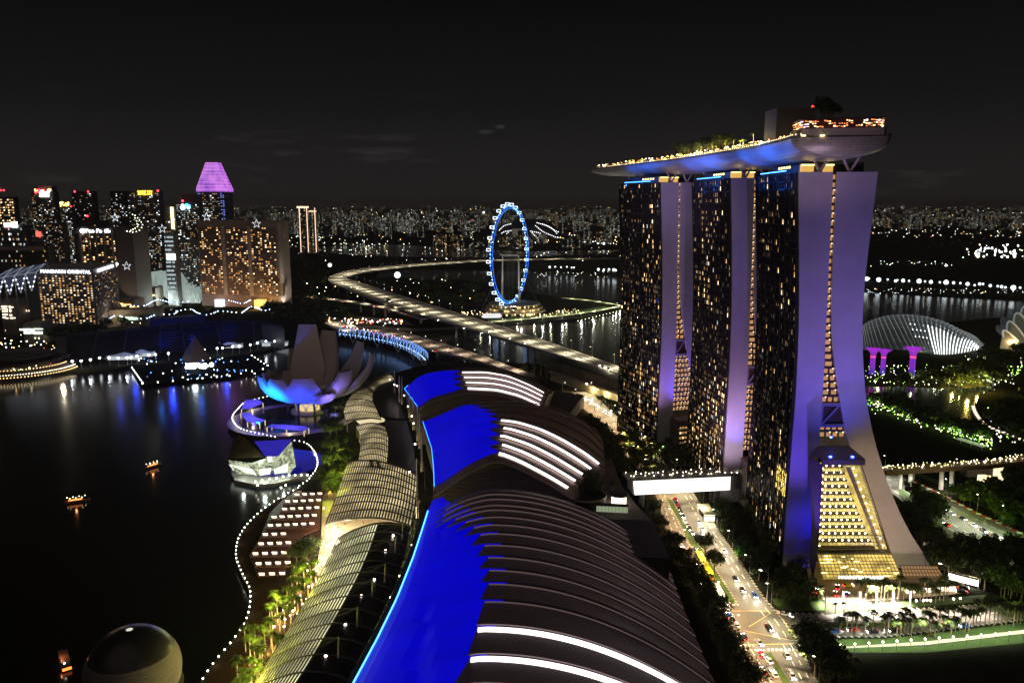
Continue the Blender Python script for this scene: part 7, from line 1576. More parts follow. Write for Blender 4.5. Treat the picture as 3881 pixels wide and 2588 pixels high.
scatter('G', [(1560, 1100), (1700, 1060), (1900, 1050), (1950, 1150), (1850, 1210), (1560, 1200)], 12, TREES, .7, .9, 'roof garden tree on the drum beside the five light strips', 'roof garden trees', base=12, h=4, mind=4)
scatter('G', [(1070, 80), (1360, 70), (1360, 130), (1080, 130)], 12, PALMS, 1, 1.2, 'yellow lit palm beside the road bridge end', 'palms at the road bridge end', h=8, mind=4)
for i in range(14): p = BR_A+BR_D*(i/13*(BR_L+26))+BR_S*rt.uniform(2, 9); dup(CYP, (p.x, p.y, 17.1), 0, f'{nth(i+1)} slim cypress from the left on the glowing link bridge garden', 'cypresses on the link bridge', rt.uniform(.8, 1.3))
for i in range(8): p = BR_A+BR_D*(BR_L+6+i*3)+BR_S*(6+i % 3); dup(CYP, (p.x, p.y, 17.1), 0, f'{nth(i+1)} slim cypress from the left at the tower end of the link garden', 'cypresses at the tower end', rt.uniform(1.2, 1.7))
# palms in rows on the right
prow = [(x, rt.uniform(900, 935)) for x in (95, 120, 150, 185, 215, 240, 262, 285, 310, 350, 385, 420, 440, 465, 490, 510, 535, 560, 590, 615, 640, 665)]
spots('M', prow, PALMS, .85, 1.1, 'palm from the left in the row before the glowing frontage', 'palms before the hotel frontage', h=9)
spots('M', [(x, 1120+rt.uniform(-22, 22)) for x in (-20, 25, 55, 85, 140, 190, 265, 285, 345, 365, 392, 412, 436, 460, 500, 520, 545, 560, 585, 605, 640, 690, 715, 745, 775, 800)], PALMS, .85, 1.1, 'palm from the left in the tall row along the cross road', 'palms along the cross road', h=9)
spots('M', [(x, 1060+rt.uniform(-20, 20)) for x in (830, 850, 875, 905, 930, 960, 985, 1010, 1040, 1060, 1085, 1110, 1130, 700, 670)], PALMS, .85, 1.1, 'palm from the left in the right end of the cross road row', 'palms at the right end of the cross road', h=9)
spots('H', [(1150, 555), (1175, 540), (1200, 560), (1215, 550), (1290, 660), (1340, 650)], PALMS, .6, .75, 'reddish small palm at the left of the hotel entrance', 'palms left of the entrance', h=6)
# promenade palms, lit from below
pal = []
for a, b in zip(((480, 1130), (560, 1100), (640, 1130), (700, 1190), (760, 1180), (520, 1200), (600, 1220), (690, 1080), (620, 1290), (560, 1270)), ((0,)*10)): pal.append(a)
pal += [(420, 1400), (470, 1440), (530, 1400), (590, 1380), (450, 1500), (520, 1500), (580, 1450), (410, 1540), (480, 1560)]
pal += [(880, 590), (950, 580), (1010, 600), (1050, 590), (900, 660), (960, 660), (1020, 680), (860, 720), (930, 740), (990, 750), (820, 800), (880, 810), (940, 820), (790, 870), (850, 880), (910, 880), (740, 900), (800, 940), (850, 950), (700, 950), (760, 1000), (720, 870), (680, 970)]
for i, (x, y) in enumerate(sorted(pal, key=lambda q: -q[1])):
    p = G('F', x, y, 9.5); dup(rt.choice(PALMS[:2]), (p.x, p.y, 0), rt.uniform(0, 6), f'{nth(i+1)} yellow green lit promenade palm counted from the bottom edge', 'lit palms of the promenade', rt.uniform(.95, 1.15))
    if i % 2 == 0: lamp('palm_uplight', 'POINT', (p.x+1.2, p.y-1.6, 1.2), (1, .78, .22), 3000, None, .3)
    if i % 4 == 0: lamp('palm_light', 'POINT', (p.x+2, p.y-3, 13), (1, 1, .10), 3000, None, .5)
mb = MB(); mb.tube((0, 0, 0), (0, 0, 3.6), .09, n=6); mb2 = MB(); mb2.ball((0, 0, 3.9), .36, 6)
GLp = empty('globe_lamp', (0, 0, 0), 0, 'x', 'lamp'); obj('post', mb, STEELD, GLp); obj('globe', mb2, em('walk_globe', (1, .88, .66), 12), GLp); GLp = proto(GLp)
for i, (x, y) in enumerate(((1083, 608), (1062, 660), (1062, 750), (1030, 775), (1000, 790), (935, 860), (980, 890), (872, 985), (795, 980), (820, 940), (850, 1022), (770, 1022), (808, 1053), (910, 1010), (862, 1100), (800, 1110), (720, 1110), (775, 1298), (525, 1378), (646, 1508), (740, 1350), (990, 605), (988, 660), (600, 1228), (430, 1555), (525, 1560), (940, 900), (955, 930), (1120, 160), (1190, 240), (1210, 305), (1195, 345), (1175, 520), (1090, 555))):
    p = G('F', x, y, 3.9); dup(GLp, (p.x, p.y, 0), 0, f'{nth(i+1)} warm globe lamp among the promenade palms and plaza', 'globe lamps of the promenade')
    lamp('walk_light', 'POINT', (p.x, p.y-.8, 3.2), (1, .82, .5), 420, None, .3)
scatter('E', [(865, 880), (1000, 870), (1015, 1000), (1000, 1150), (960, 1180), (850, 1150), (860, 1000)], 15, TREES, .95, 1.2, 'bright green lit tree in the tall grove beside the canopies', 'bright green promenade grove', h=10, mind=5)
scatter('E', [(850, 620), (970, 610), (1000, 740), (990, 860), (840, 860), (830, 740)], 14, TREES, .9, 1.15, 'darker grove tree near the museum side of the promenade', 'darker promenade grove', h=8, mind=5)
scatter('E', [(830, 1180), (960, 1200), (940, 1290), (830, 1290)], 6, TREES, .8, 1.0, 'orange lit small tree at the head of the event deck', 'orange lit small trees', h=7, mind=4)
scatter('F', [(900, 390), (1060, 370), (1070, 470), (960, 530), (890, 500)], 6, TREES, .8, 1.1, 'dark green tree on the plaza edge beside the event deck', 'plaza edge trees', h=8, mind=5)
for x, y, c, w in ((900, 900, (.85, 1, .10), 1), (980, 960, (.85, 1, .10), 1), (900, 1060, (.85, 1, .10), 1), (980, 1120, (.85, 1, .10), 1), (920, 1130, (.85, 1, .10), .8), (900, 800, (1, .8, .3), .35), (940, 680, (.7, .9, .3), .3), (880, 1250, (1, .6, .12), .5), (940, 1000, (.85, 1, .10), 1)):
    p = G('E', x-10, y+25, 21); slamp('grove_light', p, c, 26000*w, .6, 75); p = G('E', x, y+20, 2); lamp('grove_light', 'POINT', p, c, 4500*w, None, .4)
# planting between canopies and blue flank
spots('F', [(1850, 270), (1845, 350), (1810, 450), (1790, 500), (1760, 600), (1720, 700), (1690, 800), (1640, 900), (1610, 960), (1560, 1090), (1490, 1190), (1440, 1290), (1400, 1380), (1350, 1490), (1330, 1540), (1660, 850), (1590, 1010)], TREES, .42, .6, 'little lit tree in the planted strip beside the blue flank', 'little trees along the blue flank', h=4)
for i, (x, y) in enumerate(((1830, 470), (1780, 630), (1730, 720), (1650, 890), (1590, 980), (1530, 1130), (1450, 1240), (1390, 1400), (1340, 1500))):
    p = G('F', x, y, 3); dup(GLp, (p.x, p.y, 0), 0, f'{nth(i+1)} garden lamp from the far end beside the blue flank', 'garden lamps beside the blue flank'); lamp('garden_light', 'POINT', p+Vector((0, 0, 3)), (.9, .85, .4), 500, None, .3)
# gardens at right and the woods of the far banks: more trees than one could list, kept as masses
FARC = [crown_mesh(40+i, 5, 7, 15, 13, .95) for i in range(3)]
def wood(label, items):
    mb = MB(); data = [([tuple(v.co) for v in m.vertices], [(tuple(f.vertices), f.material_index) for f in m.polygons]) for m in FARC]
    for z, poly, n_, smin, smax, h in items:
        xs = [q[0] for q in poly]; ys_ = [q[1] for q in poly]; k = 0
        while k < n_:
            x, y = rt.uniform(min(xs), max(xs)), rt.uniform(min(ys_), max(ys_))
            if not inpoly(x, y, poly): continue
            k += 1; p = G(z, x, y, h); s = rt.uniform(smin, smax); V, F_ = rt.choice(data); o_ = len(mb.v); ca, sa = math.cos(k), math.sin(k)
            mb.v += [(p.x+s*(v[0]*ca-v[1]*sa), p.y+s*(v[0]*sa+v[1]*ca), s*(v[2]+6)) for v in V]; mb.f += [tuple(o_+i for i in f) for f, m in F_]; mb.m += [m for f, m in F_]; mb.tube((p.x, p.y, 0), (p.x, p.y, s*5), .3*s, n=5)
    tag(obj('woodland', mb, LEAFS), label, 'woodland', kind='stuff')
wood('mass of garden trees around the glass shells and along the dark lawn', [('I', [(120, 1172), (600, 1192), (900, 1190), (1060, 1020), (1060, 960), (840, 1030), (640, 1110), (440, 1150)], 80, 1, 1.8, 5), ('I', [(130, 1270), (300, 1340), (500, 1420), (700, 1470), (850, 1530), (860, 1460), (700, 1430), (500, 1340), (300, 1270)], 80, .8, 1.3, 5), ('I', [(860, 1380), (1068, 1250), (1068, 1520), (980, 1480), (900, 1430)], 40, 1.1, 1.6, 5), ('M', [(760, 400), (1138, 500), (1138, 200), (900, 330)], 36, 1, 1.4, 5)])
wood('dark woods of the far bank behind the museum and inside the expressway hairpin', [('B', [(0, 650), (250, 700), (420, 760), (560, 840), (480, 870), (300, 900), (0, 830)], 90, 1.4, 2.2, 6), ('B', [(700, 640), (1400, 640), (1400, 740), (1250, 800), (900, 700)], 60, 1.4, 2.2, 6), ('B', [(150, 480), (400, 470), (400, 640), (150, 640)], 60, 1.6, 2.6, 6), ('J', [(330, 200), (430, 400), (700, 350), (900, 320), (1100, 240), (1600, 200), (1900, 250), (1200, 290), (600, 420), (300, 440)], 50, 1.4, 2.0, 6)])
rg = random.Random(21); mb = MB(); GLM = [em('garden_lamp_warm', (1, .92, .66), 5), em('garden_lamp_green', (.45, 1, .12), 3.2), em('garden_lamp_blue', (.45, .4, 1), 5)]
for n_, xr, f, w in ((190, (120, 1060), lambda x: rg.uniform(1070, 1190), (5, 4, 0)), (300, (135, 880), lambda x: 1285+(x-135)*.33+rg.gauss(0, 18), (4, 7, .2)), (110, (700, 1060), lambda x: rg.uniform(1010, 1140), (4, 5, 0)), (60, (850, 1060), lambda x: rg.uniform(1300, 1530), (6, 2, 1.2))):
    for i in range(n_): x = rg.uniform(*xr); p = G('I', x, f(x), 3); mb.ball(p, rg.uniform(.2, .6), 3, mi=rg.choices((0, 1, 2), w)[0])
tag(obj('garden_lights', mb, GLM), 'hundreds of tiny path and tree lights scattered through the gardens at right', 'lights', kind='stuff')
for i in range(15): x = 140+i*50; p = G('I', x, 1280+(x-135)*.33, 5); lamp('garden_light', 'POINT', p, (.6, 1, .25), 1500, None, .5)
for i in range(9): p = G('I', rg.uniform(150, 1000), rg.uniform(1080, 1180), 9); lamp('garden_light', 'POINT', p, (.9, 1, .4), 3500, None, .6)
for x, y in ((650, 1160), (800, 1175), (740, 1195)): lamp('garden_light', 'POINT', G('I', x, y, 8), (1, .75, .15), 24000, None, .8)
for x, y, c in ((700, 350, (.8, 1, .08)), (750, 375, (.8, 1, .08)), (985, 480, (.4, 1, .05)), (1030, 520, (.4, 1, .05)), (1060, 950, (.6, 1, .1))): lamp('tree_light', 'POINT', G('M', x, y+8, 12), c, 2600, None, .5)
for (x, y) in ((1000, 970),): lamp('tree_light', 'POINT', G('N', x, y, 9), (.4, 1, .05), 350, None, .4); lamp('tree_light', 'POINT', G('N', 745, 760, 11), (.8, .95, .1), 350, None, .4)
lamp('tree_light', 'POINT', G('H', 745, 350, 9), (.1, 1, .2), 500, None, .4)
spots('O', [(830, 330), (870, 300), (900, 330), (940, 310), (980, 340), (1010, 360)], TREES, .55, .75, 'roof garden tree at the southern end of the sky park', 'southern sky park trees', base=196, h=2)
for i, (x, y) in enumerate(((700, 360), (740, 345), (780, 330), (810, 350), (850, 320), (880, 335), (910, 310), (940, 320), (970, 315), (1000, 320), (1030, 325), (760, 380), (850, 370), (930, 350), (1000, 350))):
    d = lerp(500, 428, (x-700)/330.); p = Y('C', x, y+18, d); dup(rt.choice(TREES), (p.x, d, 193), rt.uniform(0, 6), f'{nth(i+1)} tree from the left in the sky park grove', 'sky park grove', rt.uniform(.75, 1.05))
for i, x in enumerate((740, 790, 860, 925, 990, 1050, 1110, 1160, 1180, 1250, 880, 960)):
    d = lerp(495, 380, (x-740)/510.); p = Y('C', x, 400, d); dup(rt.choice(PALMS), (p.x-3, d, 193), rt.uniform(0, 6), f'{nth(i+1)} glowing palm on the sky park pool side', 'sky park palms', .62); lamp('deck_light', 'POINT', (p.x-4, d-2, 196), (1, .78, .2), 1500, None, .3)
# ============================================================ VEHICLES
CP_ = [('white', (.75, .75, .74)), ('black', (.015, .015, .018)), ('silver', (.35, .36, .37)), ('red', (.40, .02, .02)), ('blue', (.03, .12, .45)), ('yellow', (.8, .6, .02))]
TYRE = mat('tyre', (.02, .02, .02), .9); HEAD = em('headlight', (1, .97, .9), 45); TAIL = em('tail_light', (1, .03, .02), 14); CG_ = mat('car_glass', (.01, .012, .015), .08)
def car(nm, col):
    t = empty('car', (0, 0, 0), 0, 'x', 'car'); pm = mat('car_paint_'+nm, col, .25, spec=.6); sec = []
    for x, w, z0, z1 in ((-2.2, .74, .45, .80), (-2.05, .84, .3, .98), (-1.2, .88, .28, 1.02), (.9, .88, .28, .98), (1.9, .82, .3, .80), (2.2, .66, .4, .66)): sec.append([(x, -w, z0), (x, w, z0), (x, w, z1-.08), (x, w-.1, z1), (x, -w+.1, z1), (x, -w, z1-.08)])
    mb = MB(); mb.loft(sec, closed=True, capends=True); B = obj('body', mb, pm, t)
    mb = MB(); mb.loft([[(-1.75, -.7, .98), (-1.75, .7, .98), (-1.15, .6, 1.42), (-1.15, -.6, 1.42)][::1], [(1.05, -.74, .95), (1.05, .74, .95), (.35, .62, 1.42), (.35, -.62, 1.42)]], closed=True, capends=True); obj('windows', mb, CG_, t)
    mb = MB(); mb.box((-.4, 0, 1.445), (1.5, 1.24, .06)); obj('roof', mb, pm, t)
    for x in (-1.35, 1.35):
        for s in (-1, 1): mb = MB(); mb.tube((x, s*.68, .33), (x, s*.9, .33), .33, n=12); obj('wheel', mb, TYRE, t)
    for s in (-1, 1): mb = MB(); mb.box((2.2, s*.55, .62), (.14, .36, .2)); obj('headlight', mb, HEAD, t); mb = MB(); mb.box((-2.2, s*.6, .72), (.12, .34, .2)); obj('taillight', mb, TAIL, t)
    return proto(t)
CARS = {n_: car(n_, c) for n_, c in CP_}
def bus(nm, col, L=11.):
    t = empty('bus', (0, 0, 0), 0, 'x', 'bus'); pm = mat('bus_paint_'+nm, col, .4); mb = MB(); mb.box((0, 0, 1.75), (L, 2.5, 2.8)); mb.box((0, 0, 3.2), (L-.5, 2.2, .16)); obj('body', mb, pm, t)
    mb = MB()
    for s in (-1, 1): mb.box((0, s*1.26, 2.2), (L-1, .04, .9))
    mb.box((L/2+.02, 0, 2.1), (.05, 2.1, 1.3)); obj('windows', mb, CG_, t)
    for x in (-L*.3, L*.32):
        for s in (-1, 1): mb = MB(); mb.tube((x, s*1.0, .5), (x, s*1.27, .5), .5, n=12); obj('wheel', mb, TYRE, t)
    for s in (-1, 1): mb = MB(); mb.box((L/2, s*.9, .8), (.12, .4, .25)); obj('headlight', mb, HEAD, t); mb = MB(); mb.box((-L/2, s*.9, 1), (.12, .3, .4)); obj('taillight', mb, TAIL, t)
    return proto(t)
BUSY = bus('lime', (.62, .66, .02)); BUSW = bus('cream', (.75, .73, .68)); BUSD = bus('charcoal', (.03, .03, .03))
def heading(z, a, b): p, q = G(z, *a), G(z, *b); return math.atan2(q.y-p.y, q.x-p.x)
AVD = heading('H', (560, 480), (400, 180)); names = ['white', 'black', 'silver', 'white', 'silver', 'black', 'red', 'blue']
def cars(z, pts, rz, desc, grp, h=.03, jit=.03, beam=0, cols=None, zh=None):
    for i, q in enumerate(pts):
        c = q[2] if len(q) > 2 else (cols or names)[rt.randrange(len(cols or names))]; p = G(z, q[0], q[1], zh if zh is not None else .6); rr = q[3] if len(q) > 3 else rz; k = rr+rt.uniform(-jit, jit)
        dup(CARS[c], (p.x, p.y, h), k, f'{c} car, {nth(i+1)} of the cars {desc}', grp)
        if beam and i % beam == 0: lamp('car_beam', 'SPOT', (p.x+2.6*math.cos(k), p.y+2.6*math.sin(k), h+.8), (1, .96, .88), 2600, None, .15, (p.x+12*math.cos(k), p.y+12*math.sin(k), h-.6), 70)
toward = AVD+math.pi
cars('H', [(386, 62), (392, 80), (400, 96), (409, 114), (418, 134), (428, 155), (440, 185), (455, 206), (467, 226), (481, 248), (502, 276), (516, 293)], toward, 'queueing nose to tail down the avenue median lane', 'cars queueing on the avenue', beam=2)
cars('H', [(518, 188, 'silver'), (538, 226, 'white'), (543, 274, 'white'), (660, 352, 'white'), (725, 507, 'black'), (766, 571, 'black'), (833, 602, 'blue')], toward, 'driving down the open right lanes of the avenue', 'cars coming down the avenue', beam=1)
cars('H', [(484, 340, 'silver', toward+1.2), (432, 340, 'white'), (462, 398, 'white'), (506, 440, 'white'), (520, 488, 'red'), (542, 530, 'red'), (570, 575, 'red'), (548, 552, 'white'), (682, 672, 'white'), (690, 715, 'blue'), (708, 738, 'black'), (732, 768, 'white'), (776, 836, 'black')], AVD, 'on the crowded left carriageway of the avenue', 'cars on the left carriageway')
cars('H', [(915, 785, 'black', toward+.2), (1000, 706, 'white', -.45), (859, 868, 'silver', toward+.3), (871, 932, 'red', AVD), (912, 968, 'white', AVD+.2), (880, 1026, 'white', AVD), (946, 1046, 'white', AVD), (1016, 940, 'silver', toward), (1034, 1038, 'silver', toward), (1045, 1055, 'white', toward)], toward, 'crossing or waiting at the big junction', 'cars at the junction', beam=3)
ER = heading('H', (1230, 835), (1800, 806))
cars('H', [(1182, 797, 'blue'), (1285, 802, 'blue'), (1386, 796, 'red'), (1500, 806, 'black'), (1622, 800, 'black')], ER+math.pi, 'in the queue on the cross road under the palms', 'cars queueing on the cross road', beam=1)
cars('H', [(1922, 756, 'white', ER), (2020, 772, 'blue', ER+math.pi), (1300, 556, 'red', 1.2), (1360, 546, 'yellow', .2), (1348, 597, 'blue', .8), (1292, 594, 'red', 1.3), (2010, 556, 'black', -.3), (2000, 580, 'black', 2.8), (1180, 578, 'red', 1)], 0, 'on the cross road far end and hotel forecourt', 'cars near the hotel entrance')
HW = heading('M', (690, 470), (1000, 640))
cars('M', [(622, 462, 'white'), (678, 493, 'white'), (750, 525, 'black'), (815, 566, 'white'), (880, 600, 'black'), (958, 634, 'black'), (1005, 662, 'white'), (1068, 700, 'silver'), (1110, 720, 'white')], HW, 'queueing in line on the right hand highway', 'cars on the right hand highway', beam=3); cars('M', [(648, 563, 'red', HW+math.pi)], 0, 'alone on the empty lanes of the right highway', 'lone highway cars')
cars('N', [(556, 802, 'white'), (576, 815, 'white'), (600, 838, 'white')], AVD, 'stopped beside the dark hedge of the middle roof', 'cars by the middle roof hedge', beam=1); cars('N', [(640, 880, 'red'), (662, 900, 'red'), (686, 925, 'yellow'), (690, 948, 'yellow'), (668, 968, 'red')], AVD, 'in the tail lit cluster beyond the link bridge', 'cars beyond the link bridge')
cars('N', [(672, 800, 'white'), (672, 815, 'white'), (455, 610, 'white'), (480, 615, 'white'), (470, 640, 'white'), (500, 650, 'silver'), (525, 665, 'white'), (575, 690, 'white'), (620, 695, 'white'), (615, 710, 'white'), (400, 590, 'white'), (560, 700, 'silver'), (430, 605, 'yellow')], toward-.15, 'crowding the bright far end of the avenue', 'cars at the far end of the avenue', beam=3)
for i, (x, y, P_r, lb_) in enumerate(((532, 408, BUSY, 'lime yellow bus, front one of the pair beside the avenue median'), (566, 470, BUSY, 'lime yellow bus behind its twin beside the avenue median'), (628, 592, BUSW, 'long cream bus at the avenue stop before the junction'))):
    p = G('H', x, y, 1.6); dup(P_r, (p.x, p.y, .03), AVD, lb_, 'buses on the avenue', 1.15)
def onexp(pts, A, B, O, desc, grp, zz, sgn=1):
    C_ = [(a+b)/2+O for a, b in zip(A, B)]
    for i, (x, y, c) in enumerate(pts):
        p = G('B', x, y, zz+.6); j = min(range(len(C_)-1), key=lambda k: (C_[k]-p).length); d = C_[j+1]-C_[j]; off = (C_[j]-p).dot(Vector((-d.y, d.x, 0))); r = math.atan2(d.y, d.x)+(math.pi if sgn*off < 0 else 0)
        dup(BUSD if c == 'bus' else CARS[c], (p.x, p.y, zz+.06), r, f'{"charcoal bus" if c == "bus" else c+" car"}, {nth(i+1)} vehicle from the bend {desc}', grp, 1.15)
onexp([(550, 652, 'white'), (593, 660, 'white'), (795, 740, 'bus'), (930, 762, 'white'), (1015, 820, 'yellow'), (1105, 862, 'white'), (1270, 912, 'black'), (1382, 942, 'red'), (1430, 934, 'white'), (1560, 977, 'white'), (1655, 1008, 'white'), (2130, 1150, 'white'), (2165, 1160, 'white'), (2200, 1172, 'white')], EA, EB, EO, 'on the floodlit expressway', 'vehicles on the expressway', ZV)
onexp([(295, 719, 'red'), (440, 728, 'red'), (500, 743, 'red'), (710, 775, 'red')], RA, RB, RO, 'on the lower slip road', 'vehicles on the slip road', 13, -1)
tl = []
for i in range(30): t = i/29; tl.append((lerp(520, 880, t)+rt.uniform(-12, 12), 905+t*72+rt.uniform(-8, 12), rt.choice(('red', 'red', 'black', 'white', 'silver'))))
onexp(tl+[(1085, 1060, 'yellow'), (888, 966, 'white')], BA, BB, BO, 'on the lower road bridge', 'vehicles on the lower bridge', 6, -1)
mb = MB(); 
for i in range(70): x = rt.uniform(400, 880); p = G('B', x, rt.uniform(845, 880)+(x-400)*.02, 1.5); mb.ball(p, rt.uniform(.35, .9), 4, mi=rt.choices((0, 1, 2), (4, 3, 3))[0])
tag(obj('traffic_lights', mb, [em('far_head', (1, .95, .85), 12), em('far_tail', (1, .08, .04), 10), em('far_amber', (1, .6, .2), 10)]), 'blur of car and street lights on the surface roads under the slip road', 'lights', kind='stuff')
for x, y in ((450, 860), (560, 870), (680, 860), (800, 880), (950, 915), (1150, 905), (520, 900), (1350, 895)): slamp('street_light', G('B', x, y, 12), (1, .80, .5), 24000, .6)
# street lamps of the avenue and cross road
n_ = 0
for line, sd_ in ((avR, math.pi*.92), (avL, 0)):
    for i, p in enumerate([p for p in resample(line, 27, 6) if 235 < p.y < 700]):
        n_ += 1; dup(LP, (p.x, p.y, 0), sd_, f'{nth(i+1)} street lamp counted from the far end on the {"right" if line is avR else "left"} kerb of the avenue', 'street lamps of the avenue', .9)
mid = [(a+b)/2 for a, b in zip(avL, avR)]
for k, p in enumerate([p for p in resample(mid, 16, 4) if 225 < p.y < 700]):
    j = min(range(len(mid)-1), key=lambda q: (mid[q]-p).length); d = (avR[j]-avL[j]); w_ = d.length; d.normalize()
    for s in (-.27, .27): c = p+d*w_*s; slamp('street_light', (c.x, c.y, 9.5), (1, .64, .30) if s < 0 else (1, .80, .46), 19000 if s < 0 else 21000, .3, 125)
for f in [i/9 for i in range(10)]: p = G('H', lerp(1080, 2350, f), lerp(775, 700, f), 9); slamp('street_light', p, (.95, 1, .72), 7500, .3, 125); p = G('H', lerp(1240, 2350, f), lerp(885, 808, f), 4); lamp('path_light', 'POINT', p, (1, 1, .72), 520, None, .3)
for i in range(15): p = G('H', lerp(1240, 2350, i/14), lerp(890, 810, i/14)-2, 3.9); dup(GLp, (p.x, p.y, 0), 0, f'{nth(i+1)} path lamp from the left on the pale footpath at lower right', 'path lamps at lower right')
for i in range(7): t = i/6; a = hA[int(t*(len(hA)-1))]; b = hB[int(t*(len(hB)-1))]; c = (a+b)/2; slamp('street_light', (c.x, c.y, 11), (1, .96, .78), 15000, .5, 140); dup(LP, (a.x, a.y, 0), 3.9, f'{nth(i+1)} street lamp from the left on the far kerb of the right highway', 'street lamps of the right highway')
spl = [(112, 1085), (137, 1078), (160, 1078), (228, 1076), (245, 1078), (315, 1070), (455, 1062), (500, 1060), (522, 1058), (545, 1060), (690, 1050), (733, 1046)]
for i, (x, y) in enumerate(spl): p = G('M', x, y, 2.5); dup(GLp, (p.x, p.y, -1), 0, f'{nth(i+1)} hedge lamp from the left before the hotel frontage', 'hedge lamps before the hotel', 1.2); lamp('hedge_light', 'POINT', p+Vector((0, -1, 1)), (1, .9, .4), 450, None, .3)
# tall lamp masts at the junction
for i, (x, y) in enumerate(((900, 660), (1450, 700), (1910, 620))): p = G('H', x, y, 0); dup(LP, (p.x, p.y, 0), 2.6, ('tall lamp mast at the junction corner below the tower', 'lamp mast by the entrance palms', 'lamp mast near the service road at right')[i], 'junction lamp masts', 1.35)
# small structures at right: toll canopies, bus shelter
for i, (z, x, y, w, d, h, lb_, c) in enumerate((('M', 620, 650, 16, 9, 5, 'slatted canopy beside the right hand highway', (1, .75, .5)), ('M', 765, 860, 13, 8, 5, 'brightly lit service gate canopy with a red light on its roof', (1, .9, .75)), ('H', 560, 120, 6, 16, 4, 'pale lit bus shelter under the link bridge end', (1, .95, .7)))):
    p = G(z, x, y, h); B = empty('shelter', (p.x, p.y, 0), (-.65, -.65, AVD-math.pi/2)[i], lb_, 'shelter'); mb = MB(); mb.box((0, 0, h), (w, d, .4)); [mb.box((lerp(-w/2, w/2, k/8), 0, h+.3), (.25, d, .2)) for k in range(9)]; obj('roof', mb, mat('shelter_slats', (.30, .26, .18), .6) if i < 2 else mat('cream_roof', (.6, .57, .4), .6), B)
    for sx_ in (-1, 1):
        for sy_ in (-1, 1): mb = MB(); mb.tube((sx_*w*.45, sy_*d*.42, 0), (sx_*w*.45, sy_*d*.42, h), .15, n=6); obj('post', mb, STEEL, B)
    mb = MB(); mb.box((0, -d*.5+.3, h*.5), (w*.9, .2, h*.55)); obj('lit_panel', mb, em('shelter_light_%d' % i, c, 3 if i else .8), B); lamp('shelter_light', 'POINT', (p.x, p.y-d*.7, 3), c, 2600, None, .4)
# ============================================================ BOATS
def boat(nm, x, y, z, L, rz, cols, lb_):
    p = G(z, x, y, -1.5); T = empty('boat', (p.x, p.y, -2.5), rz, lb_, 'boat'); sec = []
    for f, w, k in ((-.5, .75, .1), (-.42, .95, 0), (0, 1, 0), (.3, .8, 0), (.45, .35, .2), (.5, .06, .45)): sec.append([(L*f, -w*L*.12, 1.2+k), (L*f, -w*L*.09, -.2+k*.8), (L*f, w*L*.09, -.2+k*.8), (L*f, w*L*.12, 1.2+k)])
    mb = MB(); mb.loft(sec, closed=True, capends=True); obj('hull', mb, mat('hull_'+nm, (.10, .03, .02) if nm != 'dark' else (.04, .04, .045), .4), T)
    mb = MB(); mb.box((-L*.06, 0, 1.9), (L*.55, L*.17, 1.4)); obj('cabin', mb, mat('boat_cabin', (.12, .08, .05), .5), T); mb = MB(); mb.box((-L*.06, 0, 2.75), (L*.62, L*.2, .2)); obj('roof', mb, mat('boat_roof', (.10, .06, .05), .5), T)
    mb = MB()
    for s in (-1, 1): mb.box((-L*.06, s*L*.087, 1.9), (L*.5, .06, .6), mi=0)
    mb.box((-L*.34, 0, 1.6), (.2, L*.14, .5), mi=0)
    for k in range(7): mb.ball((lerp(-L*.4, L*.3, k/6), (-1)**k*L*.1, 2.95), .22, 4, mi=1)
    obj('lights', mb, cols, T); lamp('boat_light', 'POINT', (p.x, p.y-2, 2), (1, .35, .12), 500, None, .4); return T
BO = em('boat_orange', (1, .25, .05), 4); BW_ = em('boat_warm', (1, .8, .6), 10)
boat('red', 353, 1068, 'W', 11, 1.0, [BO, BW_], 'small river boat with orange lights, farther of the two mid bay'); boat('red', 178, 1148, 'W', 13, .45, [BO, BW_], 'small river boat with orange lights, nearer of the two mid bay')
T = boat('dark', 520, 850, 'L', 15, 2.2, [mat('dull', (.05, .05, .05)), mat('dull')], 'dark unlit boat with a glowing orange stern left of the glass sphere'); mb = MB(); mb.box((-7.6, 0, 1.0), (.3, 3.0, .9)); obj('stern_light', mb, em('stern_orange', (1, .20, .03), 3), T); mb = MB(); mb.ball((-6.6, .6, 3), .3, 5); obj('mast_light', mb, E_WHITE, T)
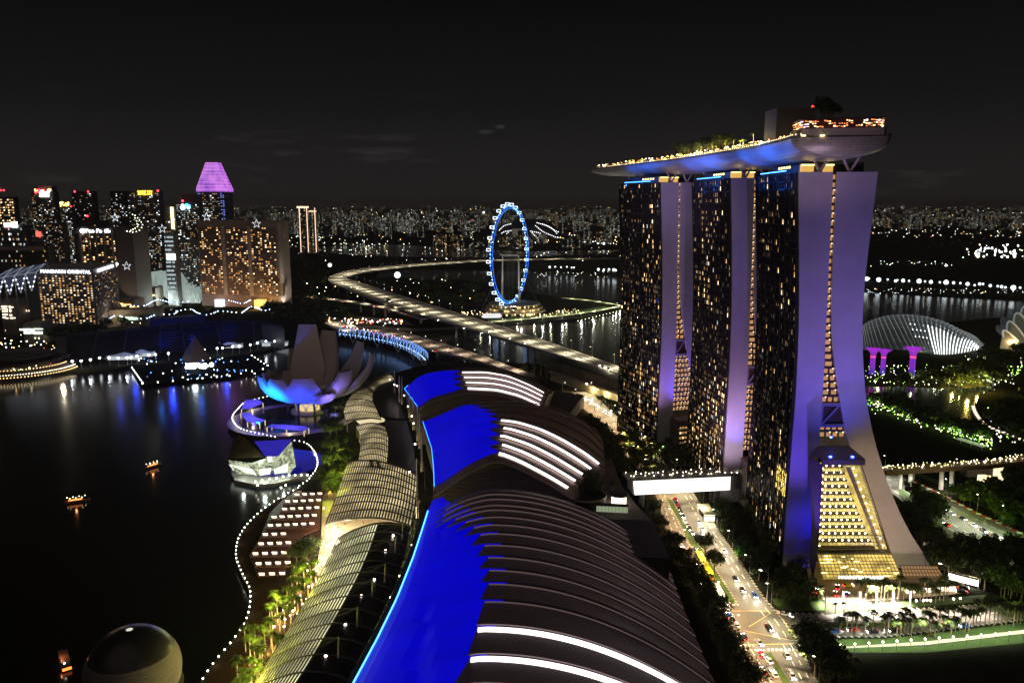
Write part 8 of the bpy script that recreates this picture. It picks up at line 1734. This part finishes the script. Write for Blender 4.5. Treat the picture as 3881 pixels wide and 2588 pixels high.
# ============================================================ PEOPLE strolling on the plaza (a few pixels each)
def person_mesh(seed, shirt, legs):
    rr = random.Random(seed); s = rr.uniform(.12, .3); V = [(0, 0, .95), (0, 0, 1.2), (0, 0, 1.42), (0, 0, 1.52), (.02, 0, 1.66), (0, .09, .92), (s, .10, .5), (s*.6, .10, .06), (s*.6+.14, .10, .04), (0, -.09, .92), (-s*.6, -.10, .5), (-s*1.2, -.10, .07), (-s*1.2+.14, -.10, .04), (0, .19, 1.4), (-.06, .24, 1.12), (.10, .24, .88), (0, -.19, 1.4), (.08, -.24, 1.12), (.2, -.22, .9)]
    Ed = [(0, 1), (1, 2), (2, 3), (3, 4), (0, 5), (5, 6), (6, 7), (7, 8), (0, 9), (9, 10), (10, 11), (11, 12), (2, 13), (13, 14), (14, 15), (2, 16), (16, 17), (17, 18)]
    rad = [.14, .13, .14, .055, .105, .09, .065, .045, .04, .09, .065, .045, .04, .06, .045, .035, .06, .045, .035]
    me = bpy.data.meshes.new('person'); me.from_pydata(V, Ed, []); o_ = bpy.data.objects.new('person', me); COL.objects.link(o_); md = o_.modifiers.new('skin', 'SKIN'); o_.modifiers.new('sub', 'SUBSURF').levels = 1
    for i, r_ in enumerate(rad): me.skin_vertices[0].data[i].radius = (r_, r_)
    me.skin_vertices[0].data[0].use_root = True
    out_ = bpy.data.meshes.new_from_object(o_.evaluated_get(bpy.context.evaluated_depsgraph_get())); bpy.data.objects.remove(o_)
    out_.materials.clear(); [out_.materials.append(m) for m in (mat('cloth_'+shirt[0], shirt[1], .8), mat('cloth_'+legs[0], legs[1], .8), mat('skin_tone', (.35, .22, .15), .6), mat('hair', (.02, .015, .01), .6))]
    for f in out_.polygons: z = f.center.z; f.material_index = 3 if z > 1.68 else (2 if z > 1.49 else (1 if z < .95 and abs(f.center.y) < .2 else 0))
    return out_
PM = [person_mesh(i, a, b) for i, (a, b) in enumerate(((('white', (.7, .7, .7)), ('navy', (.02, .03, .08))), (('black', (.02, .02, .02)), ('grey', (.15, .15, .15))), (('red', (.4, .03, .03)), ('black', (.02, .02, .02)))))]
ppl = [(1150, 300), (1235, 330), (1270, 300), (1300, 290), (1240, 345), (1120, 365), (1130, 385), (1115, 400), (1160, 440), (1175, 435), (1185, 432), (1130, 495), (1090, 500), (1100, 645), (1110, 642), (1335, 275), (1440, 285), (1155, 310), (1215, 310), (1270, 320), (1290, 300), (1085, 555), (1135, 450), (1150, 445), (1250, 360), (1380, 270), (1545, 300), (1200, 470)]
for i, (x, y) in enumerate(sorted(ppl)): p = G('F', x, y, .1); o_ = link('person', PM[i % 3], None, (p.x, p.y, .07), rt.uniform(0, 6)); tag(o_, f'{nth(i+1)} person from the left strolling on the bright plaza in {("white", "black", "red")[i % 3]} top', 'person', 'people strolling on the plaza')
for x, y in ((1180, 340), (1300, 310), (1480, 285), (1130, 470), (1640, 290), (1100, 620), (1200, 240)): lamp('plaza_light', 'POINT', G('F', x, y, 7), (1, .84, .52), 13000, None, .5)
# added wide fill sun, standing in for the town's glow
s_ = lamp('night_fill_sun', 'SUN', (0, 0, 900), (1, .78, .76), .11, None, 0, None); s_.data.angle = math.radians(70); s_.rotation_euler = (math.radians(28), math.radians(-12), 0)
for pr_ in (RLp, LP, GLp, QP, CYP, *TREES, *PALMS, *CARS.values(), BUSY, BUSW, BUSD):
    r_ = pr_[0]
    if '_k' in r_:                                         # a pattern that was never placed
        for c, gs in pr_[1]:
            for g in gs: bpy.data.objects.remove(g)
            bpy.data.objects.remove(c)
        bpy.data.objects.remove(r_)
for b_ in COL.objects:
    if b_.get('label') == 'x': b_['label'] = 'unused'
# ============================================================ THE AIR: thin city haze
hz = bpy.data.materials.new('city_haze'); hz.use_nodes = True; t_ = hz.node_tree; t_.nodes.clear(); ho = N(t_, 'ShaderNodeOutputMaterial'); hv = N(t_, 'ShaderNodeVolumePrincipled')
hv.inputs['Density'].default_value = 4.5e-5; hv.inputs['Color'].default_value = (.92, .90, .88, 1); hv.inputs['Anisotropy'].default_value = .2; t_.links.new(hv.outputs[0], ho.inputs['Volume'])
mb = MB(); mb.box((0, 18500, 130), (66000, 47000, 270)); tag(obj('haze', mb, hz), kind='stuff')
SC.cycles.volume_bounces = 0
